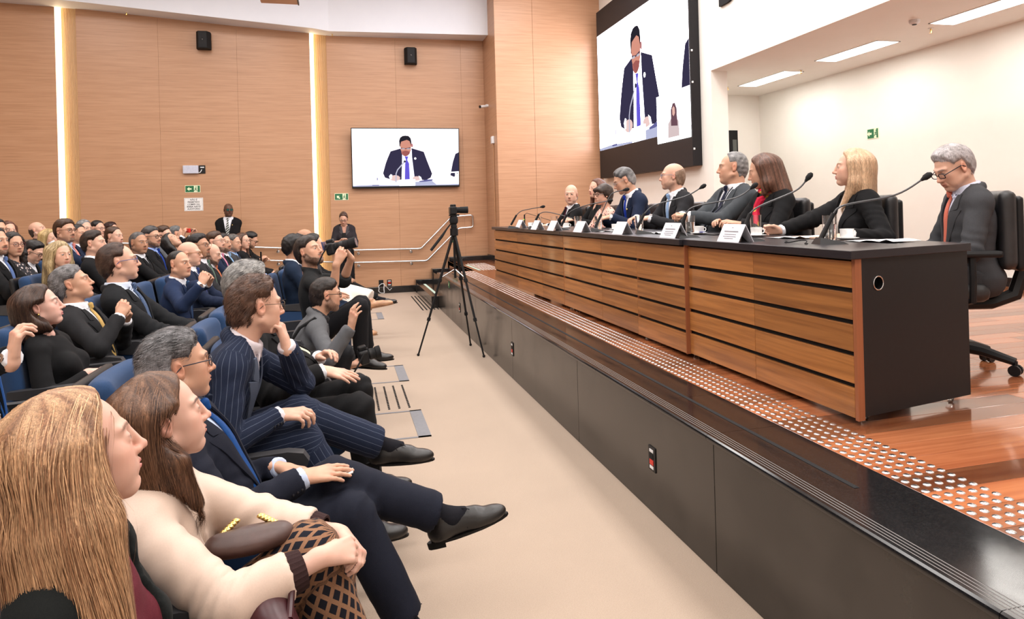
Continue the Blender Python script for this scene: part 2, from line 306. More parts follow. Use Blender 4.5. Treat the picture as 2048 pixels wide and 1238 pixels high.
def build_room():
    # floor: level strip before the stage, gentle ramp up to the back of the hall
    mb = MB(); mb.prism([(1.6,-4,0),(.1,-4,0),(-11,-4,floor_z(-11)),(-11,-4,-.3),(1.6,-4,-.3)], [(1.6,WALL,0),(.1,WALL,0),(-11,WALL,floor_z(-11)),(-11,WALL,-.3),(1.6,WALL,-.3)])
    struct(mb.build('floor', M['carpet'], smooth=5), 'beige carpet floor rising gently to the back rows')
    # far side wall: backing, panels as pieces with joints
    wl = struct(MB().box((-11,WALL+.14,0),(3.2,WALL+.3,6.4)).build('wall_far', M['wall_wood']), 'wood panelled side wall with lit flutes')
    def panel(x0, x1, z0, z1, y=WALL):
        g = .0009; MB().bbox((x0+g,y,z0+g),(x1-g,y+.028,z1-g), .001).build('panel', M['wall_wood'], wl)
    cols = [(-11,-9.4),(-9.4,-7.9),(-7.9,-6.36),(-6.36,-4.83),(-4.5,-3.18),(-3.18,-1.84),(-1.84,-.53),(-.22,1.09),(1.09,2.40),(2.40,2.87)]
    for x0, x1 in cols:
        if x0 == -3.18: panel(x0, x1, .13, 3.165); panel(x0, x1, 3.165, 5.6)
        else: panel(x0, x1, .13, 5.6)
    # lit recesses with fluted timber
    for n, (x0, x1) in enumerate(((-4.83,-4.5),(-.53,-.22))):
        fb = MB(); k = 16; prof = []
        for i in range(k):
            for j in range(5):
                t = (i+j/5)/k; prof.append((x0+(x1-x0)*t, WALL+.11-.085*t**2-.007*math.sin(math.pi*j/5)))
        prof.append((x1, WALL+.02))
        lo = [(x,y,.13) for x, y in prof]; hi = [(x,y,5.6) for x, y in prof]; m = len(prof)
        fb.add(lo+hi, [(i,i+1,m+i+1,m+i) for i in range(m-1)])
        fb.build('fluting', M['flute_wood'], wl)
        MB().box((x0-.01,WALL+.002,.13),(x0+.001,WALL+.12,5.6)).build('recess_cheek', M['white'], wl)
        MB().bbox((x0+.002,WALL+.012,.13),(x0+.07,WALL+.1,5.6),.006).build('light_strip', emit_mat('warm_led', (1,.76,.45), 7.5), wl)
    struct(MB().bbox((-11,WALL-.02,0),(1.36,WALL,.125),.004).build('baseboard_far', M['granite']), 'black skirting of the side wall')
    # return and forward wall beside the stage screen
    wr = struct(MB().box((2.87,12.35,.0),(5.3,WALL+.25,6.4)).build('wall_stage_side', M['wall_wood']), 'pale wood panelled wall beside the big screen')
    for x0, x1 in ((2.87,3.62),(3.62,5.0)):
        for z0, z1 in ((.69,6.2),): MB().bbox((x0+.002,12.335,z0+.002),(x1-.002,12.36,z1-.002),.002).build('panel', M['wall_wood'], wr)
    struct(MB().bbox((2.85,12.32,.58),(5.0,12.35,.69),.003).box((2.85,12.33,.58),(2.87,13.4,.69)).build('baseboard_stage_side', M['granite']), 'black skirting beside the stage')
    # white beam under the ceiling
    fr = [(-11,12.7),(-4.32,12.9),(-1.88,12.9),(-.45,12.97),(-.16,13.02),(2.87,12.9)]; zz = [5.62,5.33,5.14,5.05,5.02,5.03]
    vb = []; n = len(fr)
    for (x, y), z in zip(fr, zz): vb += [(x,y,z),(x,WALL+.02,z+.01),(x,WALL+.02,6.4),(x,y,6.4)]
    fs = [(0,1,2,3),tuple((n-1)*4+k for k in (3,2,1,0))]
    for i in range(n-1):
        for k in range(4): fs.append((i*4+k,(i+1)*4+k,(i+1)*4+(k+1) % 4,i*4+(k+1) % 4))
    struct(MB().add(vb, fs).build('trim_1', M['white2'], smooth=8), 'white ceiling beam along the side wall')
    # white wall behind the stage with the wide opening, recess with lower ceiling
    struct(MB().box((5.0,8.31,0),(5.25,12.4,6.4)).build('wall_stage_back', M['white']), 'white wall carrying the big screen')
    struct(MB().box((5.0,-4,3.42),(5.25,8.31,6.4)).build('wall_over_opening', M['white']), 'white wall above the stage recess')
    struct(MB().box((7.02,-4,0),(7.2,10.4,3.6)).build('wall_recess_back', M['white']), 'cream back wall of the stage recess')
    struct(MB().box((5.25,10.15,0),(7.1,10.4,3.6)).build('wall_recess_side', M['white']), 'cream end wall of the stage recess')
    struct(MB().box((5.25,-4,3.42),(7.1,10.3,3.6)).build('ceiling_recess', M['white']), 'low white ceiling of the stage recess')
    struct(MB().bbox((7.0,-4,.58),(7.02,10.15,.68),.003).box((5.25,10.13,.58),(7.02,10.15,.68)).build('baseboard_recess', M['granite']), 'black skirting of the stage recess')
    # hall shell beyond the frame
    struct(MB().box((-11.2,-4.2,6.4),(5.3,13.7,6.6)).build('ceiling', M['white']), 'white ceiling of the hall')
    struct(MB().box((-11.2,-4.2,0),(-11,13.7,6.5)).build('wall_rear', M['wall_wood']), 'rear wall of the hall')
    struct(MB().box((-11.2,-4.2,0),(7.2,-4.0,6.5)).build('wall_near', M['white']), 'near side wall of the hall')
    # dark doorway slot in the recess end wall
    d = struct(MB().bbox((6.40,10.11,.6),(6.56,10.16,2.82),.004).build('door_1', M['matte']), 'narrow dark door frame at the recess end')
    MB().bbox((6.455,10.10,.7),(6.53,10.13,2.66),.003).build('door_leaf', plastic_mat('door_grey', (.08,.09,.085), .3), d)
    # ---- stage
    st = struct(MB().box((FRONT+.03,-4,0),(7.1,10.9,.545)).box((2.03,10.9,0),(7.1,13.4,.545)).build('stage_floor', M['plank']), 'varnished plank floor of the stage')
    rng = random.Random(5); W = .132; y = .9; k = 0
    meshes = {}
    while y < 6.3:
        x = 1.83
        cuts = [1.83]; 
        while x < 7.0:
            x = min(7.0, x+rng.uniform(.9,2.1)); cuts.append(x if 7.0-x > .3 else 7.0)
            if cuts[-1] == 7.0: break
        for a, b in zip(cuts[:-1], cuts[1:]):
            MB().bbox((a+.0008,y+.0008,.545),(b-.0008,y+W-.0008,.58),.0012).build('plank', M['plank'], st)
        y += W
    MB().box((1.83,-4,.545),(7.0,.9,.58)).box((1.83,y,.545),(7.05,10.9,.58)).box((2.03,10.9,.545),(7.05,13.4,.58)).build('plank_field', M['plank'], st)
    # front slabs
    fg = struct(MB().box((FRONT+.01,-4,0),(FRONT+.03,10.9,.55)).build('stage_front', M['matte']), 'polished dark granite front of the stage')
    ys = [-4,-.9,.83,2.53,4.22,6.0,7.72,9.49,10.9]
    for a, b in zip(ys[:-1], ys[1:]): MB().bbox((FRONT-.004,a+.002,.0),(FRONT+.02,b-.002,.552),.0015).build('slab', M['granite_front'], fg)
    prof = [(1.83,.58),(1.83,.55),(1.478,.55),(1.470,.556),(1.468,.566),(1.471,.575),(1.478,.58)]
    for gx in (1.492,1.506,1.520,1.534): prof += [(gx,.58),(gx+.001,.5785),(gx+.004,.5785),(gx+.005,.58)]
    tops = [-4,-.3,1.25,2.56,3.09,3.84,5.4,7.0,8.6,10.9]
    for a, b in zip(tops[:-1], tops[1:]): MB().prism([(x,a+.001,z) for x, z in prof], [(x,b-.001,z) for x, z in prof]).build('coping', M['granite'], fg, smooth=30)
    for gi, gx in enumerate((1.492,1.506,1.520,1.534)):
        MB().box((gx+.001,-4,.5785),(gx+.004,10.9,.5797)).build('groove', plastic_mat('groove_grey', (.18,.17,.165), .6), fg)
    tag(MB().bbox((1.655,1.92,.5795),(1.675,10.6,.5815),.0006).build('anti_slip_tape', M['matte']), 'black anti-slip tape along the granite stage edge', 'tape')
    # steel studs
    sm = MB().lathe([(.014,0),(.0138,.0012),(.0105,.0036),(.0055,.0046),(.0003,.0048)], n=12).mesh('stud', M['chrome'])
    cx = [1.856+.0495*i for i in range(5)]; pos = []
    yy = 1.2
    while yy < 10.85:
        for i, x in enumerate(cx): pos.append((x, yy))
        yy += .042
    ct = (1.45,1.62)
    pos.sort(key=lambda p: p[0]**2+p[1]**2)
    vis = [p for p in pos if p[1] > 1.42]
    for p in vis[:300]:
        o = bpy.data.objects.new('stud', sm); COL.objects.link(o); o.parent = st; o.location = (*p,.58)
    rest = [p for p in pos if p[1] <= 1.42]+vis[300:]
    far = MB(); 
    for p in rest: far.lathe([(.014,0),(.013,.002),(.007,.0044),(.0004,.0048)], (*p,.58), 8)
    for i in range(7):
        for j in range(30): far.lathe([(.014,0),(.013,.002),(.007,.0044),(.0004,.0048)], (2.26+.05*i,10.98+.05*j,.58), 6)
    tag(far.build('stud_field', M['chrome'], st), kind='stuff')
    # steps along the side wall
    for n, (x, z) in enumerate(((1.37,.193),(1.70,.387))):
        s = struct(MB().bbox((x,10.92,0),(2.05,WALL,z),.004).build('step', M['granite']), ('lower' if n == 0 else 'upper')+' black granite step up to the stage')
        MB().box((x+.1,11.3,z),(x+.145,12.9,z+.0015)).build('glow_strip', emit_mat('glow_strip', (.9,1,.82), .9), s)
    s = struct(MB().bbox((2.03,10.92,.5),(2.10,WALL,.58),.004).build('step', M['granite']), 'top step edge level with the stage')
    MB().box((2.17,10.95,.58),(2.215,12.2,.5815)).build('glow_strip', emit_mat('glow_strip', (.9,1,.82), .9), s)
    for n, (x0, x1, z) in enumerate(((1.36,1.69,.25),(1.69,2.03,.45),(2.03,2.86,.67))):
        struct(MB().bbox((x0,13.2,.0),(x1,WALL,z),.004).build('trim_%d' % (n+2), M['granite']), 'stepped black skirting block beside the stairs')
    # markings on the carpet
    def frame(pts, w):
        mb = MB(); n = len(pts)
        for i in range(n):
            a = Vector((*pts[i],0)); b = Vector((*pts[(i+1) % n],0)); d = (b-a).normalized(); q = Vector((-d.y,d.x,0))*w[i]
            mb.prism([(a.x,a.y,.001),(b.x,b.y,.001),(b.x+q.x,b.y+q.y,.001),(a.x+q.x,a.y+q.y,.001)], [(a.x,a.y,.003),(b.x,b.y,.003),(b.x+q.x,b.y+q.y,.003),(a.x+q.x,a.y+q.y,.003)])
        return mb
    for (y0, y1, lab) in ((6.27,6.95,'grey taped floor rectangle farther from the front seats'),(4.66,5.32,'grey taped floor rectangle beside the brogue shoe'),(10.1,10.8,'small grey taped floor corner near the far wall')):
        tag(frame([(-.35,y0),(.56,y0),(.56,y1),(-.35,y1)], [.025,.09,.025,.025]).build('floor_marking', M['grey_tape']), lab, 'floor marking')
    dot = MB().bbox((-.014,-.004,0),(.014,.004,.004),.0015)
    root = thing('tactile_paving', 'block of short raised black bars set in the carpet', 'tactile paving', (0,0,0))
    me = MB().bbox((-.008,-.016,0),(.008,.016,.004),.0015).mesh('bar', M['matte'])
    for i in range(7):
        for j in range(15):
            o = bpy.data.objects.new('bar', me); COL.objects.link(o); o.parent = root; o.location = (.0+.08*i,5.42+.05*j,0)
    root = thing('tactile_paving', 'set of long black guide bars in front of the stage steps', 'tactile paving', (0,0,0))
    for i in range(8):
        x = 1.2+.062*i
        MB().bbox((x,10.75,0),(x+.022,12.65,.004),.0015).build('bar', M['matte'], root)
    # outlets in the stage front
    for n, (y, lab) in enumerate(((3.115,'black outlet plate low on the nearest granite slab'),(5.99,'black outlet plate on the granite front behind the tripod leg'),(8.85,'farthest black outlet plate on the granite stage front'))):
        r = thing('outlet', lab, 'outlet', (FRONT-.004,y,.28))
        MB().bbox((-.006,-.038,-.062),(0,.038,.062),.003).build('plate', M['blackp'], r)
        MB().bbox((-.0085,-.02,.033),(-.004,.02,.048),.001).build('label_sticker', M['white_plastic'], r)
        MB().bbox((-.0085,-.02,-.05),(-.004,.02,-.035),.001).build('label_sticker', M['white_plastic'], r)
        MB().bbox((-.0085,-.02,-.03),(-.004,.02,-.004),.001).build('red_socket', M['red'], r)
        MB().bbox((-.0085,-.02,.001),(-.004,.02,.026),.001).build('black_socket', M['matte'], r)
    # outlets on the far wall with a coiled white cable
    for x, lab, red in ((.70,'black wall outlet with white cable plugged in',0),(.86,'black wall outlet with red socket beside the cabled one',1)):
        r = thing('outlet', lab, 'outlet', (x,WALL,.20))
        MB().bbox((-.045,-.012,-.065),(.045,0,.065),.004).build('plate', M['blackp'], r)
        if red:
            MB().bbox((-.026,-.016,-.012),(.026,-.008,.014),.001).build('red_socket', M['red'], r)
            MB().bbox((-.028,-.016,.028),(.028,-.008,.046),.001).build('label_sticker', M['white_plastic'], r); MB().bbox((-.028,-.016,-.046),(.028,-.008,-.028),.001).build('label_sticker', M['white_plastic'], r)
        else: MB().bbox((-.018,-.016,-.03),(.018,-.008,.03),.001).build('socket', M['matte'], r)
    pts = [(.70+.07*math.sin(t*1.0)*(1-.02*t)+.015*math.sin(3*t),WALL-.04-.02*math.cos(t),.10+.09*math.cos(t*1.0)+.02*math.sin(2*t)) for t in np.linspace(0,13,60)]
    pts = [(.70,WALL-.02,.2)]+pts+[(.86,WALL-.05,.06),(.9,WALL-.05,.1)]
    pts = [(p[0],p[1],max(p[2],.01)) for p in pts]
    tag(MB().tube(pts, .0055, 6).build('power_cable', M['white_plastic']), 'white cable hanging in loops from the wall outlet', 'cable')
    # handrail
    r = thing('handrail', 'double chrome handrail following the side wall and steps', 'handrail', (0,0,0)); Y = WALL-.08
    def bend(pts, rad=.05):
        out = [Vector(pts[0])]
        for a, b, c in zip(pts[:-2], pts[1:-1], pts[2:]):
            a, b, c = Vector(a), Vector(b), Vector(c); p = b+(a-b).normalized()*rad; q = b+(c-b).normalized()*rad
            out += [p]+[p*(1-t)**2+b*2*t*(1-t)+q*t*t for t in (.25,.5,.75)]+[q]
        return out+[Vector(pts[-1])]
    MB().tube(bend([(-9,Y,1.53),(.2,Y,.875),(1.49,Y,.855),(2.12,Y,1.47),(2.55,Y,1.49),(2.55,Y,1.245),(2.26,Y,1.235),(1.6,Y,.61),(.2,Y,.635),(-9,Y,1.29)]), .019, 10).build('rail', M['chrome'], r)
    for x in (-7.5,-5.2,-3.3,-1.2,.28,1.3):
        for z0 in (.875,.635):
            z = z0+(max(0,.2-x))*.0712-.02*(x > .2)*0
            MB().tube([(x,Y,z-.01),(x,Y,z-.07),(x,WALL,z-.07)], .007, 6).lathe([(.001,0),(.035,0),(.035,.006),(.001,.006)], n=10).build('bracket', M['chrome'], r) if False else MB().tube([(x,Y,z-.01),(x,Y+.01,z-.07),(x,WALL,z-.075)], .008, 6).ball((x,WALL-.008,z-.075), .03, 10, 6, (1,.3,1)).build('bracket', M['chrome'], r)
build_room()
# ---------------------------------------------------------------- people: implicit-surface modelling
V3 = lambda *a: np.array(a, dtype=np.float64)
def nrm(v):
    v = np.asarray(v, float); n = np.linalg.norm(v); return v/n if n > 1e-9 else v
def rotm(axis, deg):
    a = math.radians(deg); c, s = math.cos(a), math.sin(a)
    if axis == 'x': return np.array([[1,0,0],[0,c,-s],[0,s,c]])
    if axis == 'y': return np.array([[c,0,s],[0,1,0],[-s,0,c]])
    return np.array([[c,-s,0],[s,c,0],[0,0,1]])

class Field:
    """a sampled distance field; shapes are blended into local sub-boxes of the grid and meshed by surface nets"""
    def __init__(self, lo, hi, res):
        self.lo = np.asarray(lo, float)-2*res; self.res = res
        self.n = np.ceil((np.asarray(hi, float)+2*res-self.lo)/res).astype(int)+1
        self.d = np.full(self.n, 0.25, np.float32)
    def sub(self, lo, hi):
        i0 = np.clip(np.floor((lo-self.lo)/self.res).astype(int), 0, self.n)
        i1 = np.clip(np.ceil((hi-self.lo)/self.res).astype(int)+1, 0, self.n)
        if np.any(i1 <= i0): return None, None
        ax = [(self.lo[k]+self.res*np.arange(i0[k], i1[k])).astype(np.float32) for k in range(3)]
        return tuple(slice(i0[k], i1[k]) for k in range(3)), (ax[0][:,None,None], ax[1][None,:,None], ax[2][None,None,:])
    def full(self):
        return self.sub(self.lo, self.lo+self.n*self.res)[1]
    def put(self, sl, d, k, op):
        a = self.d[sl]
        if op == 'u':
            if k <= 0: np.minimum(a, d, out=a)
            else:
                h = np.clip(.5+.5*(a-d)/k, 0, 1); a[...] = a+(d-a)*h-k*h*(1-h)
        else:
            d = -d
            if k <= 0: np.maximum(a, d, out=a)
            else:
                h = np.clip(.5+.5*(d-a)/k, 0, 1); a[...] = a+(d-a)*h+k*h*(1-h)
    def cone(self, a, b, ra, rb, k=.01, op='u', cap=False, flat=None):
        a = np.asarray(a, float); b = np.asarray(b, float); m = max(ra, rb)+max(k, 0)+3*self.res
        sl, g = self.sub(np.minimum(a, b)-m, np.maximum(a, b)+m)
        if sl is None: return
        ab = b-a; L2 = float(ab@ab)+1e-12
        x, y, z = g[0]-np.float32(a[0]), g[1]-np.float32(a[1]), g[2]-np.float32(a[2])
        t = np.clip((x*np.float32(ab[0])+y*np.float32(ab[1])+z*np.float32(ab[2]))/np.float32(L2), 0, 1)
        px, py, pz = x-t*np.float32(ab[0]), y-t*np.float32(ab[1]), z-t*np.float32(ab[2])
        if flat is not None:                     # flattened along a direction: (vector, factor)
            fv, ff = flat; fv = nrm(fv); q = px*np.float32(fv[0])+py*np.float32(fv[1])+pz*np.float32(fv[2])
            s = np.float32(ff-1); px = px+q*s*np.float32(fv[0]); py = py+q*s*np.float32(fv[1]); pz = pz+q*s*np.float32(fv[2])
        d = np.sqrt(px*px+py*py+pz*pz)-(np.float32(ra)+t*np.float32(rb-ra))
        if cap:
            L = math.sqrt(L2); e = (x*np.float32(ab[0])+y*np.float32(ab[1])+z*np.float32(ab[2]))/np.float32(L)-np.float32(L)
            d = np.maximum(d, e)
        self.put(sl, d, k, op)
    def ell(self, c, r, k=.01, op='u', R=None):
        c = np.asarray(c, float); r = np.asarray(r, float); m = float(r.max())+max(k, 0)+3*self.res
        sl, g = self.sub(c-m, c+m)
        if sl is None: return
        x, y, z = (g[i]-np.float32(c[i]) for i in range(3))
        if R is not None:
            R = np.asarray(R, np.float32)
            x, y, z = (x*R[0,i]+y*R[1,i]+z*R[2,i] for i in range(3))
        x, y, z = x/np.float32(r[0]), y/np.float32(r[1]), z/np.float32(r[2])
        k0 = np.sqrt(x*x+y*y+z*z)
        x, y, z = x/np.float32(r[0]), y/np.float32(r[1]), z/np.float32(r[2])
        k1 = np.sqrt(x*x+y*y+z*z)+1e-6
        self.put(sl, k0*(k0-1)/k1, k, op)
    def cut(self, fn, k=0.):
        """keep only where fn(x,y,z) < 0"""
        d = -fn(*self.full()); self.put((slice(None),)*3, np.broadcast_to(d, self.d.shape).astype(np.float32), k, 's')
    def sample(self, p):
        q = (p-self.lo)/self.res; q = np.clip(q, 0, self.n-1.001); i = q.astype(int); f = q-i
        r = 0
        for dx in (0,1):
            for dy in (0,1):
                for dz in (0,1):
                    w = (f[:,0] if dx else 1-f[:,0])*(f[:,1] if dy else 1-f[:,1])*(f[:,2] if dz else 1-f[:,2])
                    r = r+w*self.d[i[:,0]+dx, i[:,1]+dy, i[:,2]+dz]
        return r
    def grad(self, p):
        e = self.res*.8; out = np.zeros_like(p)
        for k in range(3):
            o = np.zeros(3); o[k] = e
            out[:,k] = self.sample(p+o)-self.sample(p-o)
        return out/(np.linalg.norm(out, axis=1)[:,None]+1e-9)
    def project(self, p, off=0., n=3):
        for _ in range(n): p = p-self.grad(p)*(self.sample(p)-off)[:,None]
        return p
    def mesh(self):
        D = self.d
        for k in range(3):                       # close at the border
            sl = [slice(None)]*3
            for e in (0, -1): sl[k] = e; D[tuple(sl)] = np.maximum(D[tuple(sl)], .01)
        s = D < 0
        c = s[:-1,:-1,:-1].astype(np.int8)
        c = c+s[1:,:-1,:-1]+s[:-1,1:,:-1]+s[:-1,:-1,1:]+s[1:,1:,:-1]+s[1:,:-1,1:]+s[:-1,1:,1:]+s[1:,1:,1:]
        act = (c > 0) & (c < 8)
        I = np.argwhere(act)
        if len(I) == 0: return np.zeros((0,3)), np.zeros((0,4), int)
        idx = np.full(act.shape, -1, np.int64); idx[act] = np.arange(len(I))
        acc = np.zeros((len(I),3)); cnt = np.zeros(len(I))
        cs = [(a,b,e) for a in (0,1) for b in (0,1) for e in (0,1)]
        val = {o: D[I[:,0]+o[0], I[:,1]+o[1], I[:,2]+o[2]].astype(float) for o in cs}
        for o in cs:
            for k in range(3):
                if o[k] == 0:
                    o2 = list(o); o2[k] = 1; o2 = tuple(o2)
                    va, vb = val[o], val[o2]; m = (va < 0) != (vb < 0)
                    t = va[m]/(va[m]-vb[m]); p = np.tile(np.array(o, float), (m.sum(),1)); p[:,k] += t
                    acc[m] += p; cnt[m] += 1
        V = self.lo+self.res*(I+acc/cnt[:,None])
        Fs = []
        for k in range(3):
            a = [slice(None)]*3; b = [slice(None)]*3; a[k] = slice(0,-1); b[k] = slice(1,None)
            sa, sb = s[tuple(a)], s[tuple(b)]
            E = np.argwhere(sa != sb)
            u, v = (k+1) % 3, (k+2) % 3
            E = E[(E[:,u] > 0) & (E[:,v] > 0)]
            fl = sa[E[:,0],E[:,1],E[:,2]]
            q = []
            for du, dv in ((-1,-1),(0,-1),(0,0),(-1,0)):
                e = E.copy(); e[:,u] += du; e[:,v] += dv
                e = np.minimum(e, np.array(idx.shape)-1)
                q.append(idx[e[:,0],e[:,1],e[:,2]])
            q = np.stack(q, 1); q[~fl] = q[~fl][:,::-1]
            Fs.append(q[(q >= 0).all(1)])
        return V, np.concatenate(Fs)

def mesh_obj(name, V, Fq, mat, parent, cols=None, smooth=True):
    me = bpy.data.meshes.new(name)
    V = np.asarray(V, np.float32); Fq = np.asarray(Fq, np.int32)
    w = Fq.shape[1]
    me.vertices.add(len(V)); me.vertices.foreach_set('co', V.ravel())
    me.loops.add(Fq.size); me.loops.foreach_set('vertex_index', Fq.ravel())
    me.polygons.add(len(Fq)); me.polygons.foreach_set('loop_start', np.arange(0, Fq.size, w, dtype=np.int32))
    me.polygons.foreach_set('loop_total', np.full(len(Fq), w, np.int32))
    me.polygons.foreach_set('use_smooth', np.full(len(Fq), smooth))
    if cols is not None:
        a = me.color_attributes.new('Col', 'FLOAT_COLOR', 'POINT')
        c = np.ones((len(V),4), np.float32); c[:,:3] = cols; a.data.foreach_set('color', c.ravel())
    me.update(calc_edges=True)
    me.materials.append(mat)
    o = bpy.data.objects.new(name, me); COL.objects.link(o); o.parent = parent
    return o

def vnormals(V, Fq):
    n = np.cross(V[Fq[:,2]]-V[Fq[:,0]], V[Fq[:,3 if Fq.shape[1] > 3 else 1]]-V[Fq[:,1 if Fq.shape[1] > 3 else 2]])
    out = np.zeros_like(V)
    for k in range(Fq.shape[1]): np.add.at(out, Fq[:,k], n)
    return out/(np.linalg.norm(out, axis=1)[:,None]+1e-12)

def wav(P, rng, freq, n=4):
    """cheap smooth noise: random plane waves"""
    r = np.zeros(len(P))
    for _ in range(n):
        d = nrm(rng.normal(size=3)); r += np.sin(P@d*freq*rng.uniform(.7,1.4)+rng.uniform(0,6.28))
    return r/n

def sstep(a, b, x):
    t = np.clip((x-a)/(b-a), 0, 1); return t*t*(3-2*t)

# ---- head ------------------------------------------------------------------------------------------
HAIRLINE = {
 'normal':   ([-.14,-.05,-.03,-.012,.008,.012,.028,.036,.052,.068,.13], [-.095,-.09,-.045,.024,.024,-.012,-.012,.034,.06,.082,.088]),
 'receding': ([-.14,-.05,-.03,-.012,.008,.012,.028,.034,.045,.06,.13],  [-.095,-.09,-.045,.024,.024,-.012,-.012,.042,.082,.104,.108]),
 'female':   ([-.14,-.02,.0,.012,.03,.042,.055,.07,.13], [-.12,-.12,-.06,-.03,.0,.035,.058,.08,.086]),
}
def head_field(sp, res, T, R):
    """face, skull and neck in head space (x right, y forward, z up)"""
    fem = sp.get('fem', False); w = sp.get('facew', 1.)*(0.95 if fem else 1.); jw = sp.get('jaw', 1.)*(0.88 if fem else 1.)
    ns = sp.get('nose', 1.)*(.85 if fem else 1.)
    ne = sp.get('_neck', V3(0,-.035,-.2)); f = Field(np.minimum((-.1,-.135,-.16), ne-.07), np.maximum((.1,.14,.135), ne+.07), res)
    f.ell((0,-.018,.032), (.077*w,.1,.09), 0)
    f.ell((0,.028,-.02), (.064*w,.064,.088), .02)
    f.ell((0,.045,-.065), (.045*w*jw,.045,.05), .025)
    f.ell((0,.074,-.1+(.006 if fem else 0)), (.021*jw,.019,.016), .018)
    for s in (-1,1):
        f.cone((s*.058*w*jw,-.002,-.055), (s*.02*jw,.066,-.1), .02, .016, .022)
        f.ell((s*.041*w,.058,-.02), (.022,.02,.022), .026); f.ell((s*.036*w,.05,-.055), (.027,.03,.032), .02)
        f.cone((s*.012,.0885-(.004 if fem else 0),.027), (s*.045*w,.072-(.003 if fem else 0),.028), .0095-(.003 if fem else 0), .008-(.002 if fem else 0), .016)
        f.ell((s*.031,.095,.007), (.02,.0135,.0125), .01, 's')
        f.ell((s*.031,.0755,.006), (.0165,.0145,.0135), .004)
        if res < .0075:
            f.ell((s*.031,.0915,.0055), (.0128,.0085,.0044), .0015, 's')
    f.cone((0,.089,.018), (0,.108,-.026), .0085*ns, .0108*ns, .009)
    f.ell((0,.106+.004*ns,-.03), (.0125*ns,.0125,.0105), .006)
    for s in (-1,1):
        f.ell((s*.0125*ns,.098,-.034), (.0085,.0105,.008), .005)
        if res < .0075: f.ell((s*.0065*ns,.104,-.042), (.0035,.005,.003), .002, 's')
    f.ell((0,.083,-.062), (.028,.014,.02), .012)
    f.cone((-.019,.084,-.0608), (0,.0965,-.0588), .0045, .0062, .004); f.cone((.019,.084,-.0608), (0,.0965,-.0588), .0045, .0062, .004)
    f.cone((-.017,.084,-.069), (0,.095,-.0702), .0048, .0072, .004); f.cone((.017,.084,-.069), (0,.095,-.0702), .0048, .0072, .004)
    f.ell((0,.1005,-.0648), (.02,.0055,.0016), .002, 's')
    mo = sp.get('mouth', 0)
    f.ell((0,.096,-.0825), (.018,.006,.005), .008, 's')
    age = sp.get('age', 0.)
    if age:
        for s in (-1,1):
            f.cone((s*.02,.1,-.036), (s*.032,.084,-.068), .003, .003, .006, 's')
            f.ell((s*.04,.06,-.07), (.018,.018,.02), .014)
            f.cone((s*.02,.089,-.008), (s*.042,.078,-.009), .0024, .002, .004, 's')
    for s in (-1,1):
        E = rotm('z', s*-18)@rotm('x', 12)
        f.ell((s*.0795*w,-.012,-.002), (.009,.019,.032), .004, R=E)
        f.ell((s*.0875*w,-.008,.002), (.006,.0105,.02), .003, 's', R=E)
        f.ell((s*.08*w,-.004,-.026), (.007,.009,.0095), .004)
    nk = sp.get('neck', 1.)*(.84 if fem else 1.)
    f.cone((0,-.03,-.05), ne, .055*nk, .061*nk, .022)
    for s in (-1,1): f.cone((s*.05,-.035,-.04), ne+V3(s*.02,.045,.01), .013, .013, .03)
    if not fem: f.ell((0,.012,-.125), (.011,.013,.016), .014)
    if sp.get('chin2'): f.ell((0,.035,-.1), (.045,.045,.03), .03)
    return f

